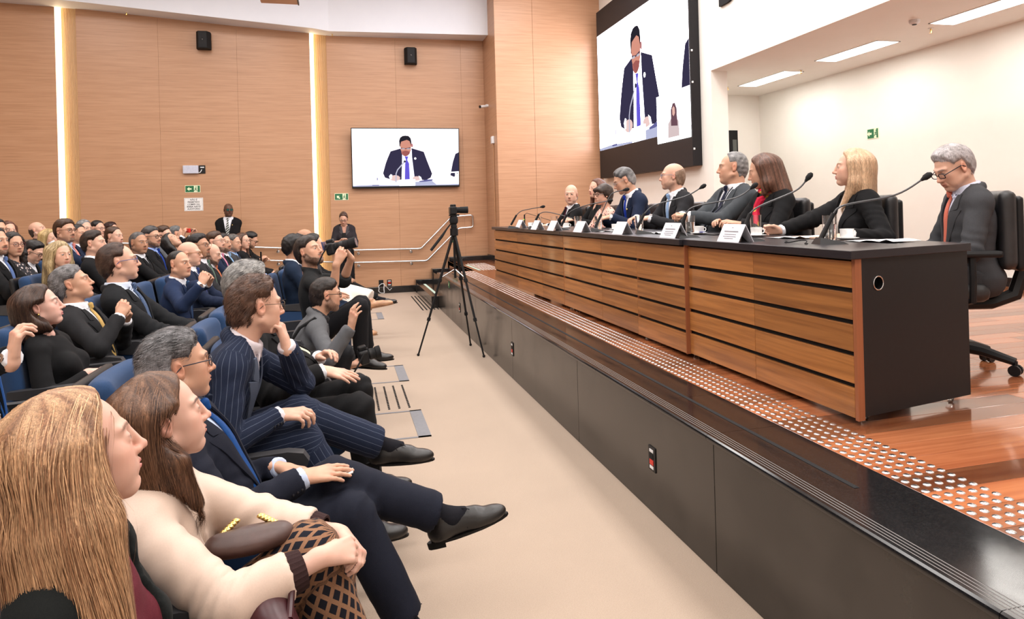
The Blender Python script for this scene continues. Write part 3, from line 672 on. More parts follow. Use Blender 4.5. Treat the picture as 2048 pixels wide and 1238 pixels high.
def head_colors(P, sp, rng):
    skin = np.array(sp.get('skin', (.62,.36,.25))); C = np.tile(skin, (len(P),1))
    x, y, z = P.T; ax = np.abs(x)
    def mix(col, m):
        nonlocal C
        C = C*(1-m[:,None])+np.asarray(col)*m[:,None]
    front = sstep(.03,.06,y)
    red = np.array([1.1,.78,.72])*skin
    mix(red, .3*np.exp(-((ax-.045)**2+(z+.025)**2)/(2*.018**2))*front)
    mix(red, .4*np.exp(-(x**2/.00025+(z+.03)**2/.0003))*front)
    mix(red, .7*sstep(.072,.08,ax)*np.exp(-((y+.012)**2+z**2)/(2*.025**2)))
    mix(skin*.93, np.clip(wav(P, rng, 260, 6), 0, 1)*.35)
    # brow
    hc = np.array(sp.get('brow', sp.get('hairc', (.05,.03,.02))))
    bz = .027+.004*np.sin(np.clip((ax-.01)/.04,0,1)*3.1)
    mix(hc, sp.get('brow_w', .9)*(1-sstep(.0016,.0048,np.abs(z-bz)))*sstep(.008,.013,ax)*(1-sstep(.044,.054,ax))*sstep(.06,.07,y))
    # lids
    mix(skin*.72, .5*(1-sstep(.0,.006,np.abs(z-.0135)))*(1-sstep(.012,.02,np.abs(ax-.031)))*front)
    mix(np.array([.07,.035,.025]), .75*(1-sstep(.0008,.003,np.abs(z-.0092)))*(1-sstep(.011,.016,np.abs(ax-.031)))*sstep(.07,.078,y))
    if sp.get('_rh', 0) >= .0075 and not sp.get('closed'):     # small faces: the eye itself
        ex = (ax-.031)/.0125; ez = (z-.0055)/.0052; e = (1-sstep(.75,1.1,np.sqrt(ex**2+ez**2)))*sstep(.072,.078,y)
        mix(np.array([.55,.5,.47]), e*.8); mix(np.array([.02,.012,.01]), (1-sstep(.0035,.0062,np.sqrt((ax-.0315)**2+(z-.006)**2)))*sstep(.072,.078,y))
    # lips
    lip = np.array(sp.get('lip', skin*np.array([.85,.55,.55])))
    m = (1-sstep(.018,.023,ax))*(1-sstep(.0085,.0115,np.abs(z+.0648)))*sstep(.079,.085,y); mix(lip, .85*m)
    mix(lip*.35, .8*(1-sstep(.0008,.0022,np.abs(z+.0648)))*(1-sstep(.018,.022,ax))*sstep(.079,.085,y))
    b = sp.get('beard')
    if b is not None:
        bc, dens, kind = b
        zl = np.interp(y, [-.03,.012,.03,.055,.075,.1], [-.03,.0,-.022,-.05,-.058,-.074])
        jaw = sstep(0,.014,zl-z)*sstep(-.03,-.005,y)*(1-sstep(-.112,-.14,z))
        mus = (1-sstep(.024,.032,ax))*(1-sstep(.005,.0085,np.abs(z+.049)))*sstep(.076,.084,y)
        if kind == 'goatee': jaw = jaw*(1-sstep(.022,.036,ax))*sstep(.045,.06,y)
        if kind == 'moustache': jaw = jaw*0
        lipm = (1-sstep(.018,.023,ax))*(1-sstep(.0075,.0105,np.abs(z+.0648)))*sstep(.076,.084,y)
        mm = np.maximum(jaw, mus)*(1-lipm)*dens*(.8+.2*np.clip(wav(P, rng, 900, 5)*2, -1, 1))
        mix(bc, np.clip(mm, 0, 1))
        sp['_beardmask'] = np.maximum(jaw, mus)*(1-lipm)*min(1, dens*1.2)
    return np.clip(C, 0, 1)

def hair_build(sp, res, rng):
    """returns hair field in head space or None"""
    st = sp.get('hair', 'short')
    if st == 'none': return None
    w = sp.get('facew', 1.)*(.95 if sp.get('fem') else 1.); t = sp.get('hairt', .012)
    L = sp.get('hairlen', 0.)
    lo = (-.14,-.2,-.13-L); hi = (.14,.14,.16)
    if L: lo = (-.16,-.23,-.16-L); hi = (.16,.15,.16)
    if sp.get('locks'): lo = (-.24,-.24,-.2-L); hi = (.24,.15,.16)
    f = Field(lo, hi, res)
    f.ell((0,-.018,.032), (.077*w+t*.75,.1+t,.09+t), 0)
    top = sp.get('hairtop', .0)
    if top: f.ell((sp.get('part',0)*.02,.0,.075), (.066*w+t*.3,.085,.042+top), .03)
    for s in (-1,1):
        f.cone((s*.064*w,-.03,-.0), (s*.058*w,-.048,-.07), .02+t*.3, .018+t*.3, .02)
    f.cone((0,-.07,-.02), (0,-.062,-.085), .05+t*.4, .045+t*.3, .03)
    ys, zs = HAIRLINE[sp.get('line', 'normal')]
    ys = np.array(ys, np.float32); zs = np.array(zs, np.float32)
    if st == 'fringe':       # bald crown, hair round the sides and back
        crown = sp.get('crown', .055)
        fn = lambda x,y,z: np.maximum((np.interp(y, ys, zs).astype(np.float32)-z)*.8, (z-(crown-.35*np.maximum(y,-.14)))*.9)+0*x
        c = fn(*f.full()); f.d += np.float32(t*.9+.002)*(1-sstep(0,.026,-c)).astype(np.float32); f.cut(fn, .006)
    else:
        off = sp.get('lineoff', 0.)
        def fn(x, y, z):
            h = np.interp(y, ys, zs).astype(np.float32)+off*(y > .03)
            wid = np.float32(.018)*np.abs(x/.06)**2*(y > .03)      # temples reach lower towards the side
            return (h-wid-z)*.8
        g_ = f.full(); c = np.maximum(np.maximum(fn(*g_), fn(g_[0],g_[1]+.016,g_[2])), fn(g_[0],g_[1]-.012,g_[2])); f.d += np.float32(t*.95+.002)*(1-sstep(0,.034,-c)).astype(np.float32)*np.float32(0 if st == 'bangs' else 1)
        f.cut(fn, .006)
    if st == 'bangs':
        f.cone((-.05,.082,.062), (.05,.082,.062), .026, .026, .02); f.cone((-.062,.06,.035), (.062,.06,.035), .022, .022, .02)
        f.cut(lambda x,y,z: np.where((y > .03) & (np.abs(x) < .09), (.026-z)*.8, np.float32(-.05))+0*x*z, .004)
    if L:
        hw = sp.get('hairw', 1.); fr = sp.get('hairfront', .03); n = 5
        for s in (-1,1):
            # side curtain, hanging from the temple
            f.cone((s*(.07*w+t*.5),-.005,.03), (s*.088*hw,-.012,-.1), .022+t, .03+t*.5, .03)
            f.cone((s*.088*hw,-.012,-.1), (s*.088*hw,fr,-.11-L), .03+t*.5, .018*hw, .03)
            f.cone((s*.06,-.06,.03), (s*.065*hw,-.075,-.13-L), .045+t, .045*hw, .04)
        f.cone((0,-.08,.02), (0,-.1,-.14-L), .055+t, .055*hw, .04)
        for la, lb, r0, r1 in sp.get('locks', []): f.cone(la, lb, r0, r1, .04)
        if sp.get('tuck'):   # hair tucked behind the ear on one side
            s = sp['tuck']; f.ell((s*.1,.03,-.02), (.045,.05,.06), .02, 's'); f.ell((s*.1,-.01,-.004), (.03,.024,.038), .012, 's')
        cy = np.float32(sp.get('cuty', 0.)); f.cut(lambda x,y,z: np.where(z < .06, (np.sqrt((x/.066)**2+((y-.1-cy)/.075)**2)*-1+1)*.05, np.float32(-.05))+0*z, .012)
    return f

def strands_mesh(f, seeds, flow, nseg, seg, lift, width, rng, jit=.25, taper=True):
    """ribbon strands that follow the hair surface"""
    n = len(seeds); p = f.project(seeds, lift[0], 3); pts = [p]; dirv = None
    for i in range(nseg):
        g = f.grad(p); d = flow(p)+rng.normal(size=(n,3))*jit*(1 if i == 0 else .25)
        d = d-g*(np.sum(d*g, 1))[:,None]; d /= np.linalg.norm(d, axis=1)[:,None]+1e-9
        dirv = d if dirv is None else (dirv*.55+d*.45); dirv = dirv/(np.linalg.norm(dirv, axis=1)[:,None]+1e-9)
        p = p+dirv*seg[:,None]; tgt = lift[0]+(lift[1]-lift[0])*((i+1)/nseg)
        p = p-f.grad(p)*np.clip(f.sample(p)-tgt, -.012, .012)[:,None]
        pts.append(p)
    P = np.stack(pts, 1)                      # n, nseg+1, 3
    T = np.gradient(P, axis=1); G = np.stack([f.grad(P[:,i]) for i in range(nseg+1)], 1)
    S = np.cross(T, G); S /= np.linalg.norm(S, axis=2)[:,:,None]+1e-9
    wd = width[:,None]*(np.linspace(1, .15, nseg+1)[None] if taper else 1)
    A = P+S*wd[:,:,None]; B = P-S*wd[:,:,None]
    bad = ((P[:,:,1] > .07) & (P[:,:,2] < .06) & (np.abs(P[:,:,0]) < .075)).any(1); A[bad] = A[bad][:,:1]; B[bad] = A[bad]      # none across the face
    V = np.stack([A, B], 2)                   # n,nseg+1,2,3
    base = np.arange(n)[:,None]*(nseg+1)*2+np.arange(nseg)[None]*2
    return V.reshape(-1,3), np.stack([base,base+1,base+3,base+2], -1).reshape(-1,4), (nseg+1)*2

# ---- hands -----------------------------------------------------------------------------------------
HANDS = {  # curl per joint for index, middle, ring, little; thumb (out, bend); spread
 'relax': ((25,35,20),(30,40,22),(36,44,24),(42,46,24),(.7,.3),.5),
 'flat':  ((6,10,6),(6,10,6),(8,12,6),(10,14,8),(.6,.1),.7),
 'grip':  ((55,70,40),(58,72,40),(60,74,42),(62,74,42),(.25,.7),.1),
 'clasp': ((40,72,40),(42,74,40),(44,74,40),(46,74,40),(.3,.4),.5),
 'hold':  ((35,45,25),(40,50,28),(44,52,28),(46,54,30),(.35,.5),.3),
 'fist':  ((80,95,55),(82,95,55),(84,95,55),(86,95,55),(.1,.9),.0),
 'open':  ((16,26,16),(12,20,14),(16,24,14),(24,28,16),(1.1,.1),1.5),
}
def hand_into(f, wrist, R, side, pose, sc=1., k=.004, forearm=None):
    """side=+1: thumb towards +x of R.  R columns: thumb side, finger direction, back of hand"""
    hp = HANDS[pose] if isinstance(pose, str) else pose
    tr = lambda p: wrist+R@(np.array(p, float)*np.array([side,1,1])*sc)
    kx = [.032,.011,-.010,-.03]; ky = [.086,.09,.085,.075]; ln = [.072,.08,.073,.056]; rr = [.0092,.0095,.009,.008]
    f.cone(tr((.006,-.03,0)), tr((.003,.03,0)), .024*sc, .026*sc, .01, flat=(R[:,2], 1.35))
    tips = []
    for i in range(4):
        f.cone(tr((kx[i]*.55,.012,.0)), tr((kx[i],ky[i],0)), .0145*sc, (rr[i]+.0022)*sc, .012)
        ang = 0; p = np.array([kx[i],ky[i],0.]); sp_ = math.radians((kx[i]*260)*hp[5]*.5)
        for j, fr in enumerate((.45,.31,.24)):
            ang += math.radians(hp[i][j]); L = ln[i]*fr
            q = p+np.array([math.sin(sp_)*math.cos(ang), math.cos(sp_)*math.cos(ang), -math.sin(ang)])*L
            f.cone(tr(p), tr(q), rr[i]*(1-.1*j)*sc, rr[i]*(.94-.1*j)*sc, k if j else .005)
            p = q
        tips.append(tr(p))
    o, b = hp[4]
    a0 = np.array([.018,.018,-.006]); a1 = np.array([.03+.016*o,.05,-.016-.006*b]); d = nrm((.35*o+.1-.35*b, .8, -.25-.3*b)); a2 = a1+d*.034
    d2 = nrm(d+np.array((-.5*b,0,-.25*b))); a3 = a2+d2*.026
    f.cone(tr(a0), tr(a1), .017*sc, .0135*sc, .012); f.cone(tr(a1), tr(a2), .012*sc, .0102*sc, .005); f.cone(tr(a2), tr(a3), .0102*sc, .0082*sc, .004)
    if forearm is not None:
        f.cone(forearm, tr((0,-.02,0)), .039*sc, .025*sc, .02, flat=None)
    return tips
# ---- glasses, in head space ------------------------------------------------------------------------
def glasses(sp, parent, Hc, Rh, g):
    col = g.get('col', (.02,.02,.02)); th = g.get('th', .0017); w = sp.get('facew', 1.)
    mb = MB(); lens = MB(); hw, hh = g.get('hw', .025), g.get('hh', .0185); yz = g.get('drop', 0.)
    to = lambda p: Hc+Rh@np.array(p, float)
    for s in (-1,1):
        pts = []
        for i in range(17):
            a = 2*math.pi*i/16; n = g.get('sq', 2.6)
            cx = math.copysign(abs(math.cos(a))**(2/n), math.cos(a)); cz = math.copysign(abs(math.sin(a))**(2/n), math.sin(a))
            pts.append(to((s*(.033+hw*cx), .1-.09*((.033+hw*cx)**2)*4+yz*.4, .004+hh*cz-yz)))
        mb.tube(pts, th, 5)
        lens.poly(pts[:-1])
        mb.tube([to((s*(.033+hw),.1-.36*(.033+hw)**2+yz*.4,.010-yz)), to((s*.075*w,.066,.013-yz*.6)), to((s*.083*w,.0,.012)), to((s*.084*w,-.02,-.006))], th*1.05, 5)
    mb.tube([to((-.009,.1+yz*.4,.006-yz)), to((0,.103+yz*.4,.009-yz)), to((.009,.1+yz*.4,.006-yz))], th, 5)
    o = mb.build('glasses', plastic_mat('glasses_frame', col, .3), parent)
    lens.build('lens', g.get('lensmat') or M['lens'], o)
    return o

def ring_pts(tp, rx, ry, z0, z1, a0, a1, n, yo=-.01):
    return [tp(rx*math.sin(a), yo+ry*math.cos(a), z0+(z1-z0)*(.5+.5*math.cos(a))) for a in np.linspace(math.radians(a0), math.radians(a1), n)]

def cloth_uv(V, segs):
    """cloth coordinates: (across, along) round the nearest limb or trunk axis, for stripes and prints"""
    best = np.full(len(V), 9.); uv = np.zeros((len(V),3))
    for a, b, r, ref in segs:
        a = np.asarray(a, float); b = np.asarray(b, float); ab = b-a; L = np.linalg.norm(ab); u = ab/L
        t = np.clip((V-a)@u, 0, L); q = V-(a+t[:,None]*u[None]); d = np.linalg.norm(q, axis=1)-r
        e1 = nrm(np.asarray(ref, float)-u*(np.asarray(ref)@u)); e2 = np.cross(u, e1)
        ang = np.arctan2(q@e2, q@e1); m = d < best
        best[m] = d[m]; uv[m,0] = (ang*r+1.)[m]; uv[m,1] = ((V-a)@u+1.)[m]
    return uv
def ik(S, W, l1, l2, pole):
    d = W-S; L = np.linalg.norm(d)
    if L > (l1+l2)*.998: W = S+d/L*(l1+l2)*.998; d = W-S; L = np.linalg.norm(d)
    a = (l1*l1-l2*l2+L*L)/(2*L); h = math.sqrt(max(l1*l1-a*a, 0)); u = d/L
    p = pole-u*(pole@u); return S+u*a+nrm(p)*h, W

LEGS = {
 'sit':   [((.12,.44,-.0),(.12,.46,.09-.53),(.05,1,0))]*2,
 'sitfwd':[((.12,.43,.0),(.13,.62,.09-.53),(.05,1,0))]*2,
}
def legs_of(kind, hz):
    """joint positions for (right, left): knee, ankle, toe direction, toe-up pitch"""
    if kind == 'stand':
        return [(V3(s*.1,.03,hz-.44), V3(s*.11,-.01,.085), V3(s*.25,1,0)) for s in (1,-1)]
    if kind == 'sit':
        return [(V3(s*.13,.45,hz+.01), V3(s*.13,.47,.085), V3(s*.15,1,0)) for s in (1,-1)]
    if kind == 'sitwide':
        return [(V3(s*.2,.42,hz+.01), V3(s*.18,.45,.085), V3(s*.3,1,0)) for s in (1,-1)]
    if kind == 'crossL':       # left over right
        return [(V3(.1,.45,hz+.0), V3(.07,.5,.085), V3(.1,1,0)), (V3(.02,.5,hz+.1), V3(.12,.83,hz-.12), V3(.12,1,.12))]
    if kind == 'crossR':
        return [(V3(-.0,.5,hz+.1), V3(-.08,.83,hz-.12), V3(-.12,1,.12)), (V3(-.1,.45,hz+.0), V3(-.07,.5,.085), V3(-.1,1,0))]
    if kind == 'squat':
        return [(V3(.2,.34,hz+.22), V3(.15,.26,.09), V3(.2,1,0)), (V3(-.2,.38,hz+.12), V3(-.14,.2,.1), V3(-.2,1,0))]
    return kind

def shoe_build(sp, A, toe, parent, res, col, heel=0., near=False, fem=False):
    y = nrm(toe); z = nrm(V3(0,0,1)-y*y[2]); x = np.cross(y, z); R = np.stack([x,y,z], 1)
    tr = lambda *p: A+R@(np.array(p, float)-np.array((0,0,.085)))
    f = Field(A-.3, A+.3, res)
    f.ell(tr(0,-.04,.04), (.035,.042,.045), 0, R=R); f.cone(tr(0,-.02,.045), tr(0,.1,.036), .041, .04, .02)
    f.ell(tr(.003,.14,.03), (.043,.08,.034), .02, R=R); f.cone(tr(0,-.012,.05), tr(0,-.02,.1), .041, .037, .015)
    if not fem: f.cone(tr(0,.04,.07), tr(0,.1,.05), .028, .03, .02)
    f.cone(tr(0,-.015,.08), tr(0,-.03,.14), .031, .031, .004, 's')
    Rt = R.T; o = tr(0,0,0)
    f.cut(lambda x,y,z: .012-(Rt[2,0]*(x-o[0])+Rt[2,1]*(y-o[1])+Rt[2,2]*(z-o[2])), .002)
    V, Q = f.mesh(); ob = mesh_obj('shoe', V, Q, leather_mat('shoe_leather', col, .28), parent)
    # sole and heel
    mb = MB(); n = 20; ring = []
    for i in range(n):
        a = 2*math.pi*i/n; yy = .065+.158*math.cos(a); hw = .044*(1-.25*sstep(.02,-.06,np.array(yy))*1-.12*math.exp(-((yy-.035)/.04)**2)); ring.append((hw*math.sin(a), yy))
    def slab(keep, z0, z1):
        r = [p for p in ring if keep(p[1])]
        mb.prism([tr(px,py,z0) for px,py in r], [tr(px,py,z1) for px,py in r])
    slab(lambda q: True, .004, .013); slab(lambda q: q < .0, -.012-heel, .006)
    mb.build('sole', plastic_mat('shoe_sole', tuple(c*.6 for c in col), .5), ob)
    if near:
        lb = MB()
        for i in range(4):
            yy = .055+.017*i; zz = .089-.011*i
            lb.tube([tr(-.017,yy,zz-.006), tr(0,yy+.004,zz+.003), tr(.017,yy,zz-.006)], .0022, 5)
        lb.tube([tr(.0,.05,.094), tr(.03,.045,.085), tr(.034,.06,.055), tr(.04,.065,.03)], .002, 5)
        lb.tube([tr(.0,.05,.094), tr(.02,.075,.095), tr(.028,.09,.088)], .002, 5)
        lb.build('lace', plastic_mat('lace', (.012,.012,.014), .8), ob)
    return ob

def person(sp):
    rng = np.random.default_rng(sp.get('seed', 1)); dep = sp['depth']
    rb = min(max(dep*.0027, .0088), .024); rh = min(max(dep*.0012, .0041), .0095); rc = .038
    if sp.get('rb'): rb = sp['rb']
    fem = sp.get('fem', False); bw = sp.get('bw', 1.)*(.86 if fem else 1.); belly = sp.get('belly', .0)
    stand = sp.get('legs', 'sit') == 'stand'
    hz = sp.get('hz', .95 if stand else .53)
    P = V3(0, 0, hz)
    Tm = rotm('z', sp.get('twist', 0))@rotm('x', -sp.get('lean', 0))@rotm('y', sp.get('roll', 0))
    tp = lambda x, y, z: P+Tm@np.array((x, y, z), float)
    Rh = rotm('z', sp.get('hyaw', 0))@rotm('x', sp.get('hpitch', 0))@rotm('y', sp.get('hroll', 0))
    nj = tp(0, -.01+sp.get('neckf', 0), .545)
    sb = nj+.065*nrm(Tm[:,2]+Rh[:,2]); Hc = sb-Rh@V3(0,-.03,-.075)
    # placement: either on a given floor point, or so that the head comes to a given point of the room
    rz = sp['rz']; s = sp.get('s', .95 if fem else 1.)
    Rz = rotm('z', rz)
    if 'head' in sp:
        hw = np.array(sp['head'], float)
        if 's' not in sp:
            s = float(np.clip((hw[2]-sp.get('floor', floor_z(hw[0])))/Hc[2], .9, 1.09))
        loc = hw-Rz@(Hc*s)
    else: loc = np.array(sp['pos'], float)
    root = thing('person', sp['label'], 'person', loc, rz, sp.get('group')); root.scale = (s,)*3
    sp['_root'] = root; sp['_loc'] = loc; sp['_s'] = s; sp['_Rz'] = Rz
    if sp.get('world_hands'):           # wrist targets given in the room
        for k in ('R','L'):
            if k in sp['world_hands']: sp.setdefault('hands', {})[k] = dict(sp['world_hands'][k], w=tuple(Rz.T@((np.array(sp['world_hands'][k]['w'])-loc)/s)))
    if sp.get('world_legs'):
        sp['legs'] = [tuple([Rz.T@((np.array(q)-loc)/s) for q in lg[:2]]+[Rz.T@np.array(lg[2], float)]) for lg in sp['world_legs']]
    out = sp.get('outfit', 'suit')
    skin = np.array(sp.get('skin', (.62,.36,.25)))
    # arms
    arms = {}
    for key, sg in (('R',1),('L',-1)):
        h = sp.get('hands', {}).get(key, {})
        S = tp(sg*.172*bw, h.get('sf', 0.)-.005, .445+h.get('su', 0.))
        W = np.array(h.get('w', (sg*.12,.34,hz+.12)), float)
        E_, W = ik(S, W, .29, .255, np.array(h.get('pole', (sg*.55,-.3,-.8)), float))
        fd = nrm(W-E_)
        y = nrm(h['fd']) if 'fd' in h else fd
        bn = np.array(h.get('bn', (sg*.35,0,1)), float); z = nrm(bn-y*(bn@y)); x = np.cross(y, z)
        arms[key] = (sg, S, E_, W, np.stack([x,y,z],1), h)
    legs = legs_of(sp.get('legs', 'sit'), hz)
    lj = []
    for (K, A, toe), sg in zip(legs, (1,-1)):
        Hj = P+Tm@V3(sg*.088*(1 if not fem else .95),0,0)*np.array((1,1,1)); Hj = V3(sg*.088,0,hz)
        d = K-Hj; K = Hj+d*(sp.get('thigh',.44)/np.linalg.norm(d)) if not stand else K
        d = A-K; A = K+d*(.43/np.linalg.norm(d)) if not stand else A
        lj.append((sg, Hj, K, A, toe))
    allp = np.array([tp(sx*.24*bw, sy*.2-belly*(sy < 0)*0, zz) for sx in (-1,1) for sy in (-1,1) for zz in (-.12,.6)]+[a[2] for a in arms.values()]+[a[3] for a in arms.values()])
    def torso(f, inf, k=.045, low=True, pads=0.):
        Rt = Tm
        f.ell(tp(0,-.012,.0), (.168*min(bw,1.05)+inf,.125+inf+belly*.3,.12+inf), k, R=Rt)
        f.ell(tp(0,.012+belly*.55,.165), ((.132 if fem else .152)*bw+inf+belly*.35,.108+inf+belly*.75,.17+inf), k, R=Rt)
        f.ell(tp(0,-.005,.335), ((.158 if fem else .17)*bw+inf,.112+inf,.185+inf), k, R=Rt)
        f.cone(tp(-.125*bw,-.012,.468), tp(.125*bw,-.012,.468), .05+inf, .05+inf, k)
        for g in (-1,1):
            f.cone(tp(g*.13*bw,-.018,.472), tp(g*.03,-.022,.53), .042+inf, .042+inf*.6, .03)
            if fem: f.ell(tp(g*.07,.078,.3), (.06+inf*.7,.054+inf*.7,.064+inf*.7), .04, R=Rt)
            f.cone(tp(g*.14*bw,-.005,.45), tp(g*.168*bw,-.005,.44), .052+inf+pads, .048+inf+pads, .03)
    def arm(f, key, r, upto=1., k=.022, cap=False, only=None):
        sg, S, E_, W, R, h = arms[key]
        f.cone(S, E_, r[0], r[1], k)
        e = E_+(W-E_)*upto
        f.cone(E_, e, r[1], r[1]+(r[2]-r[1])*upto, .02, cap=cap)
    def tcoord(f):
        x, y, z = f.full(); x = x-np.float32(P[0]); y = y-np.float32(P[1]); z = z-np.float32(P[2]); T = Tm.astype(np.float32)
        return tuple(x*T[0,i]+y*T[1,i]+z*T[2,i] for i in range(3))
    # ---------------------------------------------------------------- body
    skn = Field(allp.min(0)-.12, np.maximum(allp.max(0)+.1, Hc), rc); torso(skn, -.012)
    for k in arms: arm(skn, k, (.045,.036,.022), .9)
    low = np.array([p for q in lj for p in q[1:4]])
    leg = Field(np.minimum(low.min(0)-.12, P-.2), np.maximum(low.max(0)+.12, P+.2), rc)
    for sg, Hj, K, A, toe in lj: leg.cone(Hj, K, .07, .05, .02); leg.cone(K, A, .048, .033, .02)
    leg.ell(P, (.15,.1,.1), .03)
    parts = []; 
    for f in (skn, leg):
        V, Q = f.mesh(); parts.append((V, Q, np.tile(skin, (len(V),1))))
    sp['_neck'] = Rh.T@(tp(0,-.015,.5)-Hc)
    sp['_rh'] = rh
    hf = head_field(sp, rh, None, None); V, Q = hf.mesh()
    C = head_colors(V, sp, rng)
    bm = sp.pop('_beardmask', None)
    if bm is not None: V = V+vnormals(V, Q)*(bm*(.0045 if sp.get('fullbeard') else .0018)*(1+.4*wav(V, rng, 700, 4)))[:,None]
    parts.append((Hc+V@Rh.T, Q, C))
    if not sp.get('closed'):        # eyeballs
        gz = nrm(sp.get('gaze', (0,1,0)))
        for sx in (-1,1):
            nu, nv = 12, 9; U = np.linspace(0, 2*math.pi, nu, endpoint=False); W_ = np.linspace(.02, math.pi-.02, nv)
            sv = np.array([(math.sin(b)*math.cos(a), math.cos(b), math.sin(b)*math.sin(a)) for b in W_ for a in U])
            sv = np.stack([sv[:,0], sv[:,1], sv[:,2]], 1)
            c = np.tile((.78,.74,.7), (len(sv),1)); dt = sv@gz; c[dt > .86] = sp.get('iris', (.07,.035,.02)); c[dt > .965] = (.008,.008,.008)
            ev = np.array((sx*.031,.0768,.0055))+sv*.0122
            q = np.array([(j*nu+i, j*nu+(i+1) % nu, (j+1)*nu+(i+1) % nu, (j+1)*nu+i) for j in range(nv-1) for i in range(nu)])[:,::-1]
            parts.append((Hc+ev@Rh.T, q, c))
    for k, (sg, S, E_, W, R, h) in arms.items():
        if h.get('hide'): continue
        res = h.get('res', min(max(dep*.0012, .0044), .0095)); bare = h.get('bare', 0.)
        fa = W+(E_-W)*max(bare, .25)
        pts = np.stack([W, W+R[:,1]*.2, fa]); f = Field(pts.min(0)-.085, pts.max(0)+.085, res)
        tips = hand_into(f, W, R, -sg, h.get('pose', 'relax'), (.9 if fem else 1.)*h.get('sc', 1.), forearm=fa)
        V, Q = f.mesh(); c = np.tile(skin, (len(V),1)); q = (V-W)@R
        c = c*(1-.12*np.clip(wav(V, rng, 160, 5), 0, 1))[:,None]
        kn = np.exp(-((q[:,1]-.09)/.012)**2)*sstep(0,.008,q[:,2]); c = c*(1-kn[:,None]*np.array((.0,.14,.14)))
        for t in tips:
            m = np.exp(-(np.linalg.norm(V-t, axis=1)/.011)**2)[:,None]; c = c*(1-m*.35)+np.array((.75,.46,.38))*m*.35
        parts.append((V, Q, np.clip(c, 0, 1)))
    off = 0; Vs, Qs, Cs = [], [], []
    for V, Q, c in parts: Vs.append(V); Qs.append(Q+off); Cs.append(c); off += len(V)
    mesh_obj('body', np.concatenate(Vs), np.concatenate(Qs), M['skin'], root, np.concatenate(Cs))
    # ---------------------------------------------------------------- hair
    hh = hair_build(sp, rh*1.4, rng)
    if hh is not None:
        V, Q = hh.mesh(); c1 = np.array(sp.get('hairc', (.05,.03,.02))); c2 = np.array(sp.get('hairc2', c1*1.7))
        a = np.arctan2(V[:,0], V[:,1]+.03); N = vnormals(V, Q); rough = sp.get('rough', 1.)
        lng = sp.get('hairlen', 0.) > 0
        st = 1.6*wav(np.stack([a,V[:,2]*.25,V[:,1]*.25],1), rng, 48, 7) if lng else 1.5*wav(V, rng, 230, 8)
        if sp.get('curly'): st = wav(V, rng, 190, 8)*2.2
        wt = sstep(.0,.009,hf.sample(V)); V2 = V-N*((1-wt)*.0018)[:,None]+N*wt[:,None]*(st*(.0006+.0008*rough+(.0018 if sp.get('curly') else 0))+wav(V, rng, 55, 4)*.0025*rough+wav(V, rng, 160, 5)*.0016*rough)[:,None]
        mx = np.clip(.5+.5*wav(np.stack([a*1.0, V[:,2]*.12, V[:,1]*.1],1), rng, 34, 5)*1.5, 0, 1) if lng else np.clip(.5+.7*wav(V, rng, 130, 6), 0, 1)
        tm = sp.get('temple')       # greyer at the sides
        if tm is not None: mx = np.clip(mx*.5+sstep(.045,.0,V[:,2])*.6, 0, 1)
        ho = mesh_obj('hair', Hc+V2@Rh.T, Q, M['hair'], root, (c1+(c2-c1)*mx[:,None])*(.8+.25*st[:,None]))
        ns = int(sp.get('strands', 0)*.8)
        if ns:
            L = sp.get('hairlen', 0.); ok_ = np.flatnonzero(~((V[:,1] > .045) & (V[:,2] < .07))); ids = rng.choice(ok_, ns)
            if L:
                pf = sp.get('partx', 0.)
                def flow(p):
                    d = np.stack([np.sign(p[:,0]-pf)*.9*sstep(.02,.11,p[:,2]), -.35*sstep(.03,.1,p[:,2])+.12*np.sin(p[:,2]*25+p[:,0]*30), -1+.75*sstep(.07,.125,p[:,2])], 1); return d
                nseg = 9; seg = rng.uniform(.6,1.25,ns)*(.16+L)/nseg*.75
            else:
                hd = sp.get('hairdir', (0,-1,-.35))
                flow = lambda p: np.array(hd)[None]+np.stack([p[:,0]*3, np.zeros(len(p)), -sstep(.05,-.05,p[:,2])*1.4], 1)
                nseg = 5; seg = rng.uniform(.5,1.2,ns)*sp.get('slen', .028)/nseg
            SV, SQ, per = strands_mesh(hh, V[ids], flow, nseg, seg, sp.get('lift', (-.002,.003)), rng.uniform(.5,1.3,ns)*sp.get('sw', .0011), rng, jit=sp.get('jit', .25))
            m = np.clip(mx[ids]+rng.normal(size=ns)*.3, 0, 1); b = rng.uniform(.72,1.18,ns)
            sc = np.repeat((c1+(c2-c1)*m[:,None])*b[:,None], per, 0)
            mesh_obj('hair_strands', Hc+SV@Rh.T, SQ, M['hair'], ho, np.clip(sc,0,1))['kind'] = 'stuff'
    # ---------------------------------------------------------------- clothes
    jk = sp.get('jacket'); zb = sp.get('vz', .15); vw = sp.get('vw', .19)
    lo, hi = allp.min(0)-.1, allp.max(0)+.1
    if stand: lo = np.minimum(lo, P-V3(.25,.2,.18))
    shirt = sp.get('shirt'); shf = None
    if shirt is not None:
        f = Field(np.minimum(tp(-.26,-.3,-.1), tp(.26,.35,.62))-.12, np.maximum(tp(-.26,-.3,-.1), tp(.26,.35,.62))+.12, rb) if jk is not None else Field(lo, hi, rb)
        torso(f, .004)
        if jk is None:
            for k in arms: arm(f, k, sp.get('sleeve', (.058,.05,.036)), arms[k][5].get('slv', sp.get('slv', .93)), cap=True)
        nl = sp.get('neckline')
        if sp.get('collar', nl is None):
            for z0, z1, r in ((.565,.538,.0125),(.55,.52,.0135)):
                pts = ring_pts(tp, .066 if not fem else .06, .064, z0, z1, 8, 352, 20, -.008)
                for a, b in zip(pts[:-1], pts[1:]): f.cone(a, b, r, r, .006)
            for g in (-1,1): f.cone(tp(g*.012,.058,.532), tp(g*.04,.078,.488), .01, .006, .006)
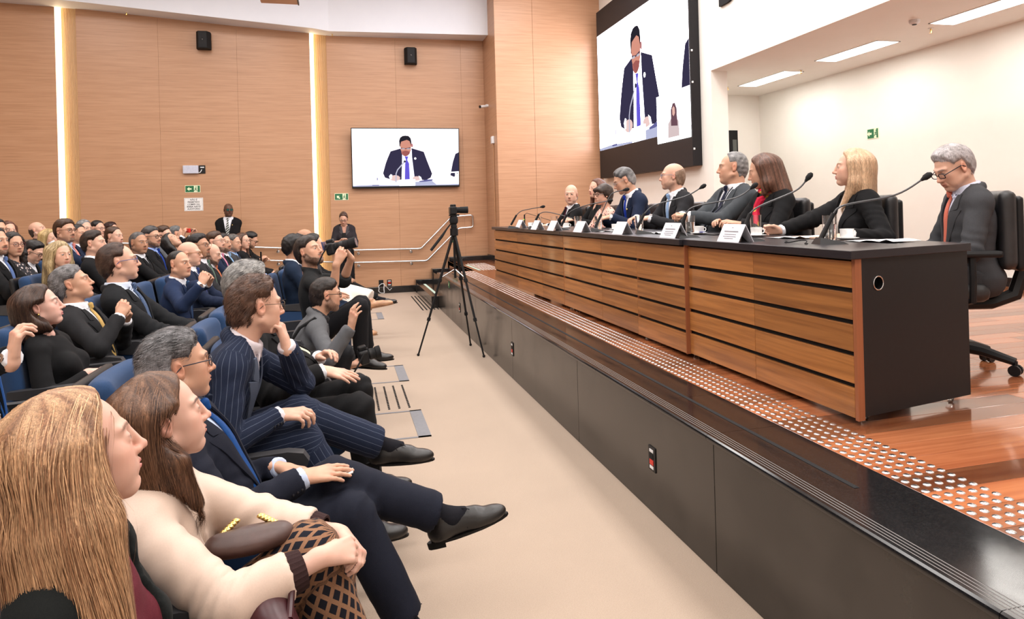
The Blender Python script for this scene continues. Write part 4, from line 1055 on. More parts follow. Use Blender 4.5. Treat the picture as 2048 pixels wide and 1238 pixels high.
        x, y, z = tcoord(f)
        if nl is not None:       # open neckline: (half width, depth)
            d = np.where(y > -.03, np.sqrt((x/nl[0])**2+((z-.57)/nl[1])**2), 9)
            f.put((slice(None),)*3, ((d-1)*.07).astype(np.float32), .004, 's')
            f.put((slice(None),)*3, (np.sqrt(x*x+(y+.01)**2)-.075+np.where(z > .5, 0, .3)).astype(np.float32), .003, 's')
        f.put((slice(None),)*3, (z+.08 if not stand else z+.06).astype(np.float32), .004, 's')
        shf = f
        if jk is not None:          # under a jacket only the front and the collar are ever seen
            keep_ = f.d; f.d = keep_.copy(); q_ = np.maximum(np.maximum(np.abs(x)-.15, -.02-z), np.minimum(.0-y, .455-z)); f.put((slice(None),)*3, -q_.astype(np.float32), .002, 's'); V, Q = f.mesh(); f.d = keep_
        else: V, Q = f.mesh()
        N = vnormals(V, Q)
        V = V+N*(wav(V, rng, 45, 4)*(.0015 if jk is not None else .003)+wav(V, rng, 110, 4)*(.0004 if jk is not None else .0012))[:,None]
        mesh_obj(sp.get('shirtname', 'shirt'), V, Q, sp['shirtmat'] if 'shirtmat' in sp else cloth_mat('shirt_cloth', shirt, .75), root)
    if jk is not None:
        f = Field(lo, hi, rb); torso(f, .017, pads=.004); jcopy = f.d.copy() if dep < 14 else None
        x, y, z = tcoord(f); al = (slice(None),)*3
        for z0, z1, r in ((.552,.5,.016),(.535,.485,.018)):
            pts = ring_pts(tp, .083, .08, z0, z1, 48, 312, 16, -.012)
            for a, b in zip(pts[:-1], pts[1:]): f.cone(a, b, r, r, .012)
        wv = .012+np.maximum(z-zb, 0)*np.float32(vw)+np.maximum(zb-z, 0)*np.float32(sp.get('skirtv', .25))
        band = (np.abs(x)-wv); lw = .012+np.clip((z-zb)*.2, 0, .058)
        lap = ((band > -.01) & (band < lw) & (y > .02) & (z > zb) & (z < .5)).astype(np.float32)
        notch = ((np.abs(z-.40-(np.abs(x)-wv)*.5) < .008) & (band > .025))
        if jcopy is None: f.d -= .0062*lap*(1-notch*.9)
        reg = np.maximum(np.maximum(band, -y), z-.57)
        if sp.get('closedjk'): reg = np.maximum(reg, zb-z)
        f.put(al, reg.astype(np.float32), .003, 's')
        # front edge overlap line and pocket
        f.put(al, (np.sqrt(x*x+(y+.012)**2*1.1)-.073+np.where(z > .5, 0, .4)).astype(np.float32), .003, 's')
        hem = sp.get('hem', -.1 if not stand else -.22)
        f.put(al, (z-np.float32(hem)).astype(np.float32), .004, 's')
        for k in arms: arm(f, k, sp.get('jsleeve', (.062,.057,.046)), arms[k][5].get('slv', .95), cap=True)
        V, Q = f.mesh(); N = vnormals(V, Q); q = (V-P)@Tm
        dsp = wav(V, rng, 38, 4)*.0035+wav(V, rng, 80, 4)*.0016
        for k, (sg, S, E_, W, R, h) in arms.items():   # folds gathering at the elbow and shoulder
            for c0, rad, amp in ((E_,.1,.005),(S+(E_-S)*.3-V3(0,0,.03),.09,.0035),(E_+(W-E_)*.7,.1,.0025)):
                v = V-c0; dd = np.linalg.norm(v, axis=1); u = nrm(W-S)
                dsp += amp*np.sin((v@u)*115+7.0*wav(V, rng, 20, 4))*np.exp(-(dd/rad)**2)
        c0 = tp(0,.1,.12); v = V-c0; dsp += .004*np.sin((V@Tm[:,2])*95+3*wav(V, rng, 22, 3))*np.exp(-(np.linalg.norm(v*np.array((.7,1,1)), axis=1)/.16)**2)
        V = V+N*dsp[:,None]
        cu = cloth_uv(V, [(P, tp(0,0,.5), .16, -Tm[:,1])]+[(a[1], a[2], .06, -Tm[:,1]) for a in arms.values()]+[(a[2], a[3], .05, -Tm[:,1]) for a in arms.values()]) if 'jacketmat' in sp else None
        jo = mesh_obj('jacket', V, Q, sp['jacketmat'] if 'jacketmat' in sp else cloth_mat('jacket_cloth', jk, .8), root, cu)
        if jcopy is not None and sp.get('lapel', True):
            keep = f.d; f.d = jcopy; sh = sp.get('shawl', False)
            for g in (-1,1):
                for zs_, wf in ((np.linspace(zb+.005,.414,10), lambda zv: .014+min(1,(zv-zb)/(.39-zb))*.06), (np.linspace(.408,.505,5), lambda zv: .05-.1*max(0,zv-.46))):
                    pts = []; cols = 4
                    for zv in zs_:
                        x0 = .012+max(zv-zb,0)*vw-.004
                        for c in range(cols): pts.append(tp(g*(x0+wf(zv)*c/(cols-1)), .32, zv+(.012 if zv < .41 else 0)*(c/(cols-1))))
                    pts = np.array(pts); fw = Tm[:,1]
                    for _ in range(40): pts = pts-fw[None]*np.clip(f.sample(pts)-.004, -.03, .03)[:,None]*.75
                    pts = pts+fw[None]*np.array([.0035 if (i % cols) in (1,2) else .001 for i in range(len(pts))])[:,None]
                    n_ = len(pts); back = pts-fw[None]*.007; VV = np.concatenate([pts, back]); QQ = []
                    for i in range(len(zs_)-1):
                        for c in range(cols-1):
                            q = (i*cols+c, i*cols+c+1, (i+1)*cols+c+1, (i+1)*cols+c); QQ += [q, tuple(n_+k for k in q[::-1])]
                        for c in (0, cols-1): QQ.append((i*cols+c, (i+1)*cols+c, n_+(i+1)*cols+c, n_+i*cols+c))
                    for i in (0, len(zs_)-1):
                        for c in range(cols-1): QQ.append((i*cols+c, i*cols+c+1, n_+i*cols+c+1, n_+i*cols+c))
                    me_ = mesh_obj('lapel', VV, np.array(QQ), jo.data.materials[0], jo); me_.data.set_sharp_from_angle(angle=math.radians(40))
            f.d = keep
        # buttons on the cuffs and front
        if dep < 3.2 and not fem:
            bme = MB().ball((0,0,0), .0055, 6, 4).mesh('button', plastic_mat('button', (.02,.02,.025), .3))
            for k, (sg, S, E_, W, R, h) in arms.items():
                u = nrm(W-E_); e = E_+(W-E_)*h.get('slv', .95); side = nrm(np.cross(u, V3(0,0,1))*sg+V3(0,0,-.3))
                for i in range(3): 
                    c = e-u*(.012+.016*i)+side*.047; bo = bpy.data.objects.new('button', bme); COL.objects.link(bo); bo.parent = jo; bo.location = tuple(c)
        # shirt cuffs
        if sp.get('cuff', shirt if not fem else None) is not None:
            for k, (sg, S, E_, W, R, h) in arms.items():
                if h.get('hide'): continue
                cf = Field(np.minimum(E_,W)-.07, np.maximum(E_,W)+.07, max(rb*.7, .0065)); sl = h.get('slv', .95)
                cf.cone(E_+(W-E_)*(sl-.12), E_+(W-E_)*min(sl+.075, 1.02), .041, .037, 0, cap=True)
                V, Q = cf.mesh(); mesh_obj('cuff', V, Q, cloth_mat('shirt_cloth', sp.get('cuff', shirt), .75), root)
    # ---------------------------------------------------------------- tie
    tie = sp.get('tie')
    if tie is not None and shf is not None:
        zz = np.linspace(.515, sp.get('tiez', .12 if jk is not None else -.02), 14)
        st = np.array([tp(0,.3,zv) for zv in zz]); fw = Tm[:,1]
        for _ in range(40):
            d = shf.sample(st)-.009; st = st-fw[None]*np.clip(d, -.02, .02)[:,None]*.8
        st[0] += fw*.006
        Vt = []; 
        for i, (p, zv) in enumerate(zip(st, zz)):
            hw = .016 if i == 0 else .0125+.03*min(1, (i-1)/9)
            for sx, oy in ((-1,-.003),(-.55,.004),(0,.006),(.55,.004),(1,-.003)): Vt.append(p+Tm[:,0]*sx*hw+fw*oy)
            for sx in (1,-1): Vt.append(p+Tm[:,0]*sx*hw-fw*.006)
        n = 7; Qt = [(i*n+j, i*n+(j+1) % n, (i+1)*n+(j+1) % n, (i+1)*n+j) for i in range(len(zz)-1) for j in range(n)]
        to = mesh_obj('tie', np.array(Vt), np.array(Qt), tie if hasattr(tie, 'node_tree') else cloth_mat('tie_silk', tie, .45), root)
        kf = Field(st[0]-.05, st[0]+.05, .006); kf.cone(st[0]+Tm[:,2]*.006-fw*.002, st[0]-Tm[:,2]*.016+fw*.001, .0165, .0115, 0)
        V, Q = kf.mesh(); mesh_obj('knot', V, Q, to.data.materials[0], to)
    # ---------------------------------------------------------------- trousers, socks and shoes
    if not sp.get('nolegs'):
        tc = sp.get('trousers', jk if jk is not None else (.02,.02,.025)); rl = rb if not sp.get('nearlegs') else sp['nearlegs']; hid = sp.get('hidlegs')
        f = Field(np.minimum(low.min(0)-.13, P-.22), np.maximum(low.max(0)+.13, P+.22), .03 if hid else max(rl, .0105))
        f.ell(P+V3(0,-.02,-.01), (.172*min(bw,1.05)+.004,.13,.11), 0)
        tr = sp.get('trr', (.092,.074,.06)); te = sp.get('tre', .92)
        for sg, Hj, K, A, toe in lj:
            e = K+(A-K)*te
            f.cone(Hj, K, tr[0], tr[1], .03); f.cone(K, e, tr[1], tr[2], .014, cap=True)
        V, Q = f.mesh(); N = vnormals(V, Q); dsp = wav(V, rng, 30, 4)*.004
        for sg, Hj, K, A, toe in lj:
            for c0, amp, rad in ((K,.005,.1),(Hj+V3(0,.08,.05),.007,.12),(A,.004,.1)):
                v = V-c0; dsp += amp*np.sin((v@nrm(A-Hj))*105+3*wav(V, rng, 24, 3))*np.exp(-(np.linalg.norm(v, axis=1)/rad)**2)
        V = V+N*dsp[:,None]
        cu = cloth_uv(V, [(q[1], q[2], .085, V3(0,0,-1)) for q in lj]+[(q[2], q[3], .07, V3(0,-1,0)) for q in lj]) if 'trousermat' in sp else None
        mesh_obj('trousers', V, Q, sp['trousermat'] if 'trousermat' in sp else cloth_mat('trouser_cloth', tc, .8), root, cu)
        if not sp.get('noshoes'):
            for sg, Hj, K, A, toe in lj:
                rs = .02 if hid else .0055 if dep < 4 else .011
                if not sp.get('bareankle') and not hid:
                    cf = Field(np.minimum(A,K)-.07, np.maximum(A,K)+.07, .010); cf.cone(A+(K-A)*.3, A-nrm(K-A)*.03, .042, .036, 0); cf.cone(A-nrm(K-A)*.02, A+nrm(toe)*.04-nrm(K-A)*.03, .034, .03, .02)
                    V, Q = cf.mesh(); mesh_obj('sock', V, Q, cloth_mat('sock', (.012,.012,.016), .9), root)
                shoe_build(sp, A, toe, root, rs, sp.get('shoe', (.012,.011,.011)), near=dep < 3, fem=fem, heel=sp.get('heel', 0.))
    if sp.get('glasses') is not None: glasses(sp, root, Hc, Rh, sp['glasses'])
    for fn in sp.get('extra', []): fn(sp, root, tp, Tm, Hc, Rh, arms, lj, shf)
    return root
# ---------------------------------------------------------------- pictures shown on the screens
PICT = None
def picture(parent, to, strength, inset=False):
    """the same video picture on both displays: flat coloured shapes on the panel; to(x, y, layer) maps the unit picture to the panel"""
    N = lambda p: ((p[0]-120)/1760., (p[1]-135)/930.)
    def shape(name, pts, col, lay):
        MB().poly([to(*N(p), lay) for p in pts]).build(name, emit_mat('screen_'+name, col if min(col) > .84 else tuple(round(c*1.2/strength,4) for c in col), strength), parent, smooth=0)
    def el(cx, cy, rx, ry, n=20, a0=0, a1=2*math.pi): return [(cx+rx*math.cos(a0+(a1-a0)*i/n), cy-ry*math.sin(a0+(a1-a0)*i/n)) for i in range(n)]
    dark = (.035,.03,.065)
    shape('picture_backdrop', [(120,135),(120,1065),(1880,1065),(1880,135)], (1,.93,.98), 0)
    shape('picture_desk', [(120,1048),(400,1040),(860,1052),(1140,1000),(1420,985),(1500,1050),(1880,1045),(1880,1065),(120,1065)], (.45,.47,.65), 1)
    shape('picture_suit', [(610,855),(655,700),(690,610),(740,500),(900,455),(1000,640),(1090,450),(1290,510),(1340,650),(1390,780),(1425,870),(1400,935),(1320,975),(1120,965),(900,970),(720,950),(640,925)], dark, 1)
    shape('picture_suit', [(1735,900),(1780,680),(1825,545),(1880,520),(1880,850),(1800,930)], dark, 1)
    shape('picture_shirt', [(930,500),(1000,560),(1088,470),(1092,600),(1125,900),(1120,960),(912,960),(925,700)], (.85,.87,1), 2)
    shape('picture_tie', [(968,580),(1030,585),(1012,640),(1042,700),(1050,960),(966,960),(975,700),(990,640)], (.13,.1,.62), 3)
    shape('picture_neck', el(985,510,70,70), (.4,.12,.1), 3)
    shape('picture_hair', [(888,420),(882,330),(900,280),(940,252),(985,245),(1040,252),(1075,290),(1086,350),(1084,420),(1060,430),(910,430)], (.02,.018,.026), 4)
    shape('picture_ear', el(1095,405,16,32), (.5,.2,.2), 4)
    shape('picture_face', [(900,400),(915,345),(960,330),(1010,315),(1055,335),(1078,400),(1075,480),(1050,545),(990,580),(940,545),(908,480)], (.62,.27,.2), 5)
    shape('picture_shadow', [(925,505),(985,488),(1060,505),(1045,548),(990,580),(945,548)], (.33,.1,.09), 6)
    shape('picture_brow', [(905,440),(985,452),(1068,435),(1068,448),(985,464),(905,452)], (.08,.05,.08), 6)
    for cx in (945,1035): shape('picture_glasses', el(cx,460,32,9), (.5,.46,.52), 7)
    shape('picture_hand', el(805,935,85,48), (.78,.55,.52), 3); shape('picture_hand', el(1165,945,70,36), (.78,.55,.52), 3)
    shape('picture_cuff', [(705,905),(735,870),(760,880),(750,950),(720,945)], (.9,.92,1), 4); shape('picture_cuff', [(1195,900),(1235,920),(1255,970),(1225,975)], (.9,.92,1), 4)
    shape('picture_microphone', [(808,1005),(815,860),(842,795),(955,668),(970,680),(856,805),(832,865),(830,1005)], (.5,.5,.62), 5)
    shape('picture_microphone', el(970,665,20,18), (.05,.05,.08), 6)
    shape('picture_badge', el(1145,618,18,18), (1,1,1), 3)
    shape('picture_card', [(875,962),(1140,955),(1140,1062),(875,1064)], (1,1,1), 6)
    shape('picture_cup', [(1200,990),(1340,965),(1440,960),(1425,985),(1310,1000),(1215,1003)], (.12,.12,.3), 4)
    shape('picture_saucer', [(430,1040),(540,1040),(540,1054),(430,1054)], (.12,.12,.3), 3)
    shape('picture_bottle', [(508,925),(524,925),(524,968),(508,968)], (.2,.2,.4), 3)
    shape('picture_glass', [(1745,842),(1880,835),(1880,858),(1845,860),(1845,1015),(1815,1015),(1815,860),(1745,862)], (.85,.85,.95), 4)
    if inset:
        I = lambda x, y: (x, y)
        def sh2(name, pts, col, lay): MB().poly([to(x, y, lay) for x, y in pts]).build(name, emit_mat('screen_'+name, col if min(col) > .84 else tuple(round(c*1.2/strength,4) for c in col), strength), parent, smooth=0)
        sh2('picture_inset', [(.70,.72),(.70,1.055),(1,1.055),(1,.72)], (1,1,1), 8)
        sh2('picture_interpreter', [(.80,1.03),(.805,.93),(.84,.89),(.87,.89),(.9,.93),(.905,1.03)], (.62,.5,.5), 9)
        sh2('picture_interpreter_hair', [(.832,.95),(.832,.84),(.85,.80),(.87,.80),(.885,.84),(.89,.96)], (.14,.07,.09), 10)
        sh2('picture_interpreter_face', [(.846,.875),(.846,.835),(.857,.82),(.868,.835),(.87,.87),(.858,.89)], (.7,.42,.36), 11)

def build_wall_things():
    # television tilted down from the side wall
    r = thing('television', 'large flat television tilted down from the side wall', 'television', (1.245,WALL-.02,2.66)); r.rotation_euler = (math.radians(6),0,0)
    W, H = 1.05, .585
    MB().bbox((-W,-.14,-H),(W,-.09,H),.006).build('bezel', M['blackp'], r)
    MB().bbox((-.5,-.1,-.3),(.5,-.04,.3),.01).build('rear_housing', M['blackp'], r)
    MB().bbox((-.15,-.06,-.12),(.15,-.0,.12),.005).build('wall_mount', M['blackp'], r)
    s = MB().box((-W+.014,-.1425,-H+.035),(W-.014,-.14,H-.014)).build('screen', M['matte'], r)
    picture(s, lambda x, y, l: (-W+.016+(2*W-.032)*x, -.1435-.0004*l, H-.016-(2*H-.053)*y), 2.2)
    # LED video wall
    r = thing('video_wall', 'huge video wall with black surround on the white stage wall', 'video wall', (0,0,0))
    MB().bbox((4.85,8.6,2.13),(5.0,12.13,5.33),.004).build('cabinet', plastic_mat('led_black', (.016,.014,.016), .5), r)
    for z in (2.35,3.3,3.75,4.7,5.1): MB().bbox((4.862,8.585,z),(4.885,8.602,z+.03),.003).build('latch', M['white_plastic'], r)
    s = MB().box((4.847,8.62,2.66),(4.85,12.1,4.86)).build('screen', M['matte'], r)
    picture(s, lambda x, y, l: (4.846-.0005*l, 12.1-3.48*x, 4.86-2.2*y), 7.5, True)
    # loudspeakers
    for x, z, lab in ((-2.39,4.83,'small black loudspeaker high on wall between the light strips'),(1.385,4.66,'small black loudspeaker high above the television')):
        r = thing('loudspeaker', lab, 'loudspeaker', (x,WALL,z), 0)
        pr = [(-.12,-.02),(.12,-.02),(.12,-.12),(.075,-.2),(-.075,-.2),(-.12,-.12)]
        MB().prism([(px,py,-.155) for px,py in pr], [(px,py,.155) for px,py in pr]).build('cabinet', M['matte'], r, smooth=20)
        MB().prism([(px*.92,py*1.0-.006,-.14) for px,py in pr[2:]], [(px*.92,py-.006,.14) for px,py in pr[2:]]).build('grille', plastic_mat('grille', (.02,.02,.022), .7), r, smooth=20)
        MB().bbox((-.04,-.03,-.06),(.04,0,.06),.003).build('bracket', M['blackp'], r)
        MB().ball((0,-.207,.0), .008, 8, 5).build('badge', M['chrome'], r)
    # emergency lamp
    r = thing('emergency_lamp', 'white emergency lamp box beside a black socket plate', 'lamp', (-2.62,WALL,2.47))
    MB().bbox((-.19,-.06,-.075),(.07,0,.075),.01).build('housing', plastic_mat('lamp_grey', (.55,.57,.68), .45), r)
    MB().bbox((.075,-.012,-.075),(.185,0,.078),.003).build('socket_plate', M['blackp'], r)
    MB().tube([(.05,-.03,-.06),(.1,-.035,-.055),(.12,-.03,-.02),(.125,-.02,0)], .007, 6).build('cord', M['white_plastic'], r)
    MB().bbox((.1,-.016,.03),(.165,-.008,.05),.001).build('label_sticker', M['white_plastic'], r)
    # exit signs: arrow and running figure in a doorway
    def exit_sign(lab, loc, rot, w, h, diag=False):
        r = thing('exit_sign', lab, 'sign', loc); r.rotation_euler = rot
        MB().bbox((-w/2,-.006,-h/2),(w/2,0,h/2),.001).build('plate', M['glow'], r)
        MB().box((-w/2+.008,-.0075,-h/2+.008),(.02,-.006,h/2-.008)).build('green_field', M['green'], r)
        MB().box((.085*w/.26,-.0075,-h/2+.008),(w/2-.008,-.006,h/2-.008)).build('door_field', M['green'], r)
        ar = [(-.03,0),(.012,.036),(.012,.014),(.05,.014),(.05,-.014),(.012,-.014),(.012,-.036)]
        if diag: ar = [((x-y)*.72+.0,(x*-.72-y*-.72*-1)*1.0) if False else (x*.7+y*.7,-x*.7+y*.7) for x, y in ar]
        MB().poly([(-.068+x,-.0082,y) for x, y in ar]).build('arrow', M['glow'], r, smooth=0)
        fig = MB(); fx = .055
        for a, b, t in (((.0,.02),(-.008,-.012),.009),((-.008,-.012),(.018,-.022),.007),((.018,-.022),(.022,-.046),.006),((-.008,-.012),(-.024,-.03),.007),((-.024,-.03),(-.04,-.026),.006),((0,.018),(.022,.004),.005),((0,.018),(-.02,.006),.005)):
            fig.tube([(fx+a[0],-.0085,a[1]),(fx+b[0],-.0085,b[1])], t*.6, 5)
        fig.ball((fx+.004,-.0085,.037), .008, 8, 5, (1,.3,1)); fig.build('running_figure', M['green'], r)
    exit_sign('green exit sign with left arrow above the paper notice', (-2.66,WALL,2.115), (0,0,0), .26, .13)
    exit_sign('green exit sign with diagonal arrow below the television', (-.01,WALL,1.915), (0,0,0), .26, .13, True)
    exit_sign('green exit sign on the cream wall behind the blonde panellist', (7.02,7.62,2.47), (0,0,math.radians(-90)), .2, .14)
    # paper notice
    r = thing('notice', 'white paper notice with printed rule taped on the wood wall', 'notice', (-2.65,WALL,1.83))
    MB().bbox((-.16,-.003,-.12),(.16,0,.12),.001).build('sheet', M['paper'], r)
    mk = plastic_mat('ink', (.03,.03,.035), .7)
    for i, t in enumerate(('NÃO É','PERMITIDO','COMER OU','BEBER NESTE','AUDITÓRIO')):
        o = text_obj(t, .04, mk, r, 'lettering', bold=.0008); o.location = (0,-.0035,.084-.042*i); o.rotation_euler = (math.radians(90),0,0)
    fb = MB()
    for a, b in (((-.15,-.112),(.15,-.110)),((-.15,.110),(.15,.112)),((-.15,-.11),(-.148,.11)),((.148,-.11),(.15,.11))): fb.box((a[0],-.0034,a[1]),(b[0],-.003,b[1]))
    fb.build('printed_border', mk, r)
    # cctv camera, junction box on the return
    r = thing('security_camera', 'white bullet security camera by the wall corner', 'camera', (2.87,13.05,3.66))
    MB().tube([(0,0,0),(-.05,0,0)], .03, 12).build('base', M['white_plastic'], r)
    MB().tube([(-.04,0,-.01),(-.17,-.05,-.03)], .028, 12).build('barrel', M['white_plastic'], r); MB().tube([(-.168,-.049,-.03),(-.185,-.056,-.0325)], .029, 12).build('lens_hood', M['blackp'], r)
    r = thing('wall_box', 'small white sensor box with conduit on the wall corner', 'wall box', (2.87,12.62,2.93))
    MB().bbox((-.05,-.06,-.07),(0,.06,.07),.008).build('housing', M['white_plastic'], r)
    MB().tube([(-.012,0,-.07),(-.012,0,-2.2)], .011, 8).build('conduit', plastic_mat('conduit', (.45,.24,.12), .5), r)
    # small green stickers at the stairs
    for x, y, z, lab in ((2.17,WALL,1.0,'small green stair sign below the handrail'),(FRONT-.004,9.75,.5,'green wheelchair sticker on the granite front')):
        r = thing('stair_sign', lab, 'sign', (x,y,z), 0 if y == WALL else -90)
        MB().bbox((-.05,-.004,-.05),(.05,0,.05),.001).build('plate', M['green'], r)
        MB().tube([(-.03,-.005,-.02),(-.01,-.005,-.02),(-.01,-.005,0),(.01,-.005,0),(.01,-.005,.02),(.03,-.005,.02)], .004, 4).build('pictogram', M['glow'], r)
    # letters on the white wall over the opening
    o = text_obj('DE', .62, M['matte'], None, 'wall_lettering', .02, 'LEFT', .012); o.location = (4.985,8.05,4.41); o.rotation_euler = (math.radians(90),0,math.radians(-90))
    tag(o, 'black raised capital letters on white wall above the recess', 'lettering')
    # recess ceiling lights, detector, sprinklers
    for n, (y0, y1) in enumerate(((8.21,9.32),(6.51,7.55),(4.7,5.78),(2.9,4.0))):
        r = thing('ceiling_light', ('farthest','second','third','nearest')[n]+' recessed light panel in the low stage ceiling', 'light', (6.24,(y0+y1)/2,3.42), 0, 'recess ceiling lights')
        h = (y1-y0)/2
        MB().box((-.15,-h,-.004),(.15,h,0)).build('diffuser', emit_mat('diffuser', (1,.96,.9), 25.), r)
        fb = MB(); fb.box((-.165,-h-.015,-.007),(-.15,h+.015,0)); fb.box((.15,-h-.015,-.007),(.165,h+.015,0)); fb.box((-.165,-h-.015,-.007),(.165,-h,0)); fb.box((-.165,h,-.007),(.165,h+.015,0)); fb.build('frame', M['white_plastic'], r)
    r = thing('smoke_detector', 'round white smoke detector on the low stage ceiling', 'smoke detector', (5.81,5.71,3.42))
    MB().lathe([(.001,-.045),(.03,-.045),(.05,-.03),(.052,0),(.001,0)], n=20).build('housing', M['white_plastic'], r); MB().lathe([(.02,-.052),(.024,-.045),(.02,-.044)], n=12).build('sensor_cap', M['blackp'], r)
    for p, lab in (((6.27,5.95,3.42),'sprinkler head beside the smoke detector'),((6.28,8.1,3.42),'sprinkler head near the second ceiling light'),((5.94,9.4,3.42),'sprinkler head at the recess corner'),((-.1,13.2,5.02),'sprinkler head under the white beam by the light strip'),((-3.6,13.1,5.24),'sprinkler head under the white beam near the left strip')):
        r = thing('sprinkler', lab, 'sprinkler', p)
        MB().lathe([(.001,-.006),(.028,-.004),(.03,0)], n=12).build('rosette', M['white_plastic'], r); MB().tube([(0,0,0),(0,0,-.05)], .008, 8).lathe([(.001,-.055),(.018,-.053),(.018,-.05),(.001,-.048)], n=10).build('nozzle', M['gold'], r)
    # timber panel hanging under the hall ceiling
    r = thing('ceiling_panel', 'brown timber panel with black edge hanging below the ceiling', 'panel', (-.65,11.6,5.21))
    MB().bbox((-.6,-.5,0),(.0,.5,.03),.004).build('board', M['wall_wood'], r); MB().bbox((-.62,-.52,-.006),(.02,-.5,.04),.002).box((.0,-.52,-.006),(.02,.52,.04)).build('edge', M['blackp'], r)

def build_desk():
    Z0, ZT = STAGE, 1.34
    units = [((2.135,2.44),(2.135,3.88),[3.18],'nearest desk unit with black end panel'), ((2.108,3.88),(2.108,4.60),[],'short middle desk unit between two longer ones'), ((2.112,4.60),(2.10,6.28),[5.3],'long desk unit left of the short one'), ((2.10,6.28),(2.02,9.02),[6.95,7.9],'farthest desk unit before the pale wood wall')]
    for n, (a, b, cuts, lab) in enumerate(units):
        r = thing('panel_desk', lab, 'desk', (a[0],a[1],Z0), group='units of the long panel desk')
        dx = (b[0]-a[0])/(b[1]-a[1]); L = b[1]-a[1]
        def sk(m):                      # boards follow the unit's front line; the near unit's end is skewed
            m.v = [(x+dx*y, y+(.13/.75*max(x,0) if n == 0 and y < .3 else 0), z) for x, y, z in m.v]; return m
        zs = [.03,.1685,.307,.4455,.584,.7225]
        ends = [0]+[c-a[1] for c in cuts]+[L]
        for i in range(5):
            z0, z1 = zs[i]+(.011 if i else 0), zs[i+1]-.011
            for y0, y1 in zip(ends[:-1], ends[1:]):
                y0_ = y0+(.0012 if y0 else (.0206 if n == 0 else .0066)); sk(MB().bbox((0,y0_,z0),(.022,y1-.0012,z1),.0015)).build('board', M['desk_wood'], r)
        sk(MB().box((.018,.01,.03),(.03,L-.004,.72))).build('backing', M['matte'], r)
        sk(MB().bbox((.0,-.001,.02),(.04,.02,.722),.002) if n == 0 else MB().bbox((.0,-.0,.025),(.04,.006,.722),.002)).build('end_post', M['desk_end'], r)
        sk(MB().bbox((-.035,-.02 if n == 0 else .001,.7225),(.755,L-.001,.76),.003)).build('desktop', M['desk_top'], r)
        if n == 0:
            sp = MB(); th = .025; cxh, czh, rh_ = .14, .61, .03
            # end panel with a round cable hole
            outer = [(.04,.035),(.75,.035),(.75,.722),(.04,.722)]; k = 24
            hole = [(cxh+rh_*math.cos(2*math.pi*i/k), czh+rh_*math.sin(2*math.pi*i/k)) for i in range(k)]
            def edge_pt(ax, az):
                d = Vector((ax-cxh, az-czh)); d.normalize(); t = min((((.75-cxh)/d.x) if d.x > 1e-6 else ((.04-cxh)/d.x if d.x < -1e-6 else 9)), (((.722-czh)/d.y) if d.y > 1e-6 else ((.035-czh)/d.y if d.y < -1e-6 else 9))); return (cxh+d.x*t, czh+d.y*t)
            oe = [edge_pt(*h) for h in hole]
            for cn in outer:         # snap the nearest ring point to each corner
                j = min(range(k), key=lambda i: (oe[i][0]-cn[0])**2+(oe[i][1]-cn[1])**2); oe[j] = cn
            vs = [(x,0,z) for x, z in hole]+[(x,0,z) for x, z in oe]+[(x,th,z) for x, z in hole]+[(x,th,z) for x, z in oe]
            fs = []
            for i in range(k):
                j = (i+1) % k; fs += [(i,j,k+j,k+i),(2*k+i,3*k+i,3*k+j,2*k+j),(i,2*k+i,2*k+j,j),(k+i,k+j,3*k+j,3*k+i)]
            sk(sp.add(vs, fs)).build('end_panel', M['black'], r, smooth=20)
            sk(MB().lathe([(.001,0),(rh_+.012,0),(rh_+.012,.004),(.001,.004)], n=16).xf(Matrix.Translation((cxh,th+.012,czh))@Matrix.Rotation(math.radians(90),4,'X'))).build('hole_shade_disc', M['matte'], r)  # added dark disc behind the hole stands in for the shade inside
            sk(MB().tube([(cxh+rh_*math.cos(t),-.002,czh+rh_*math.sin(t)) for t in np.linspace(0,2*math.pi,25)], .003, 6)).build('grommet', M['chrome'], r)
        else: sk(MB().bbox((.03,.01,.035),(.72,.03,.722),.002)).build('end_panel', M['black'], r)
        for cx in (.1,.68):
            for cy in (.06,L-.1):
                cm = MB().lathe([(.001,-.0),(.014,.003),(.02,.02),(.018,.03),(.024,.036),(.001,.036)], (cx,cy,0), 12)
                sk(cm).build('caster', M['glass'], r)

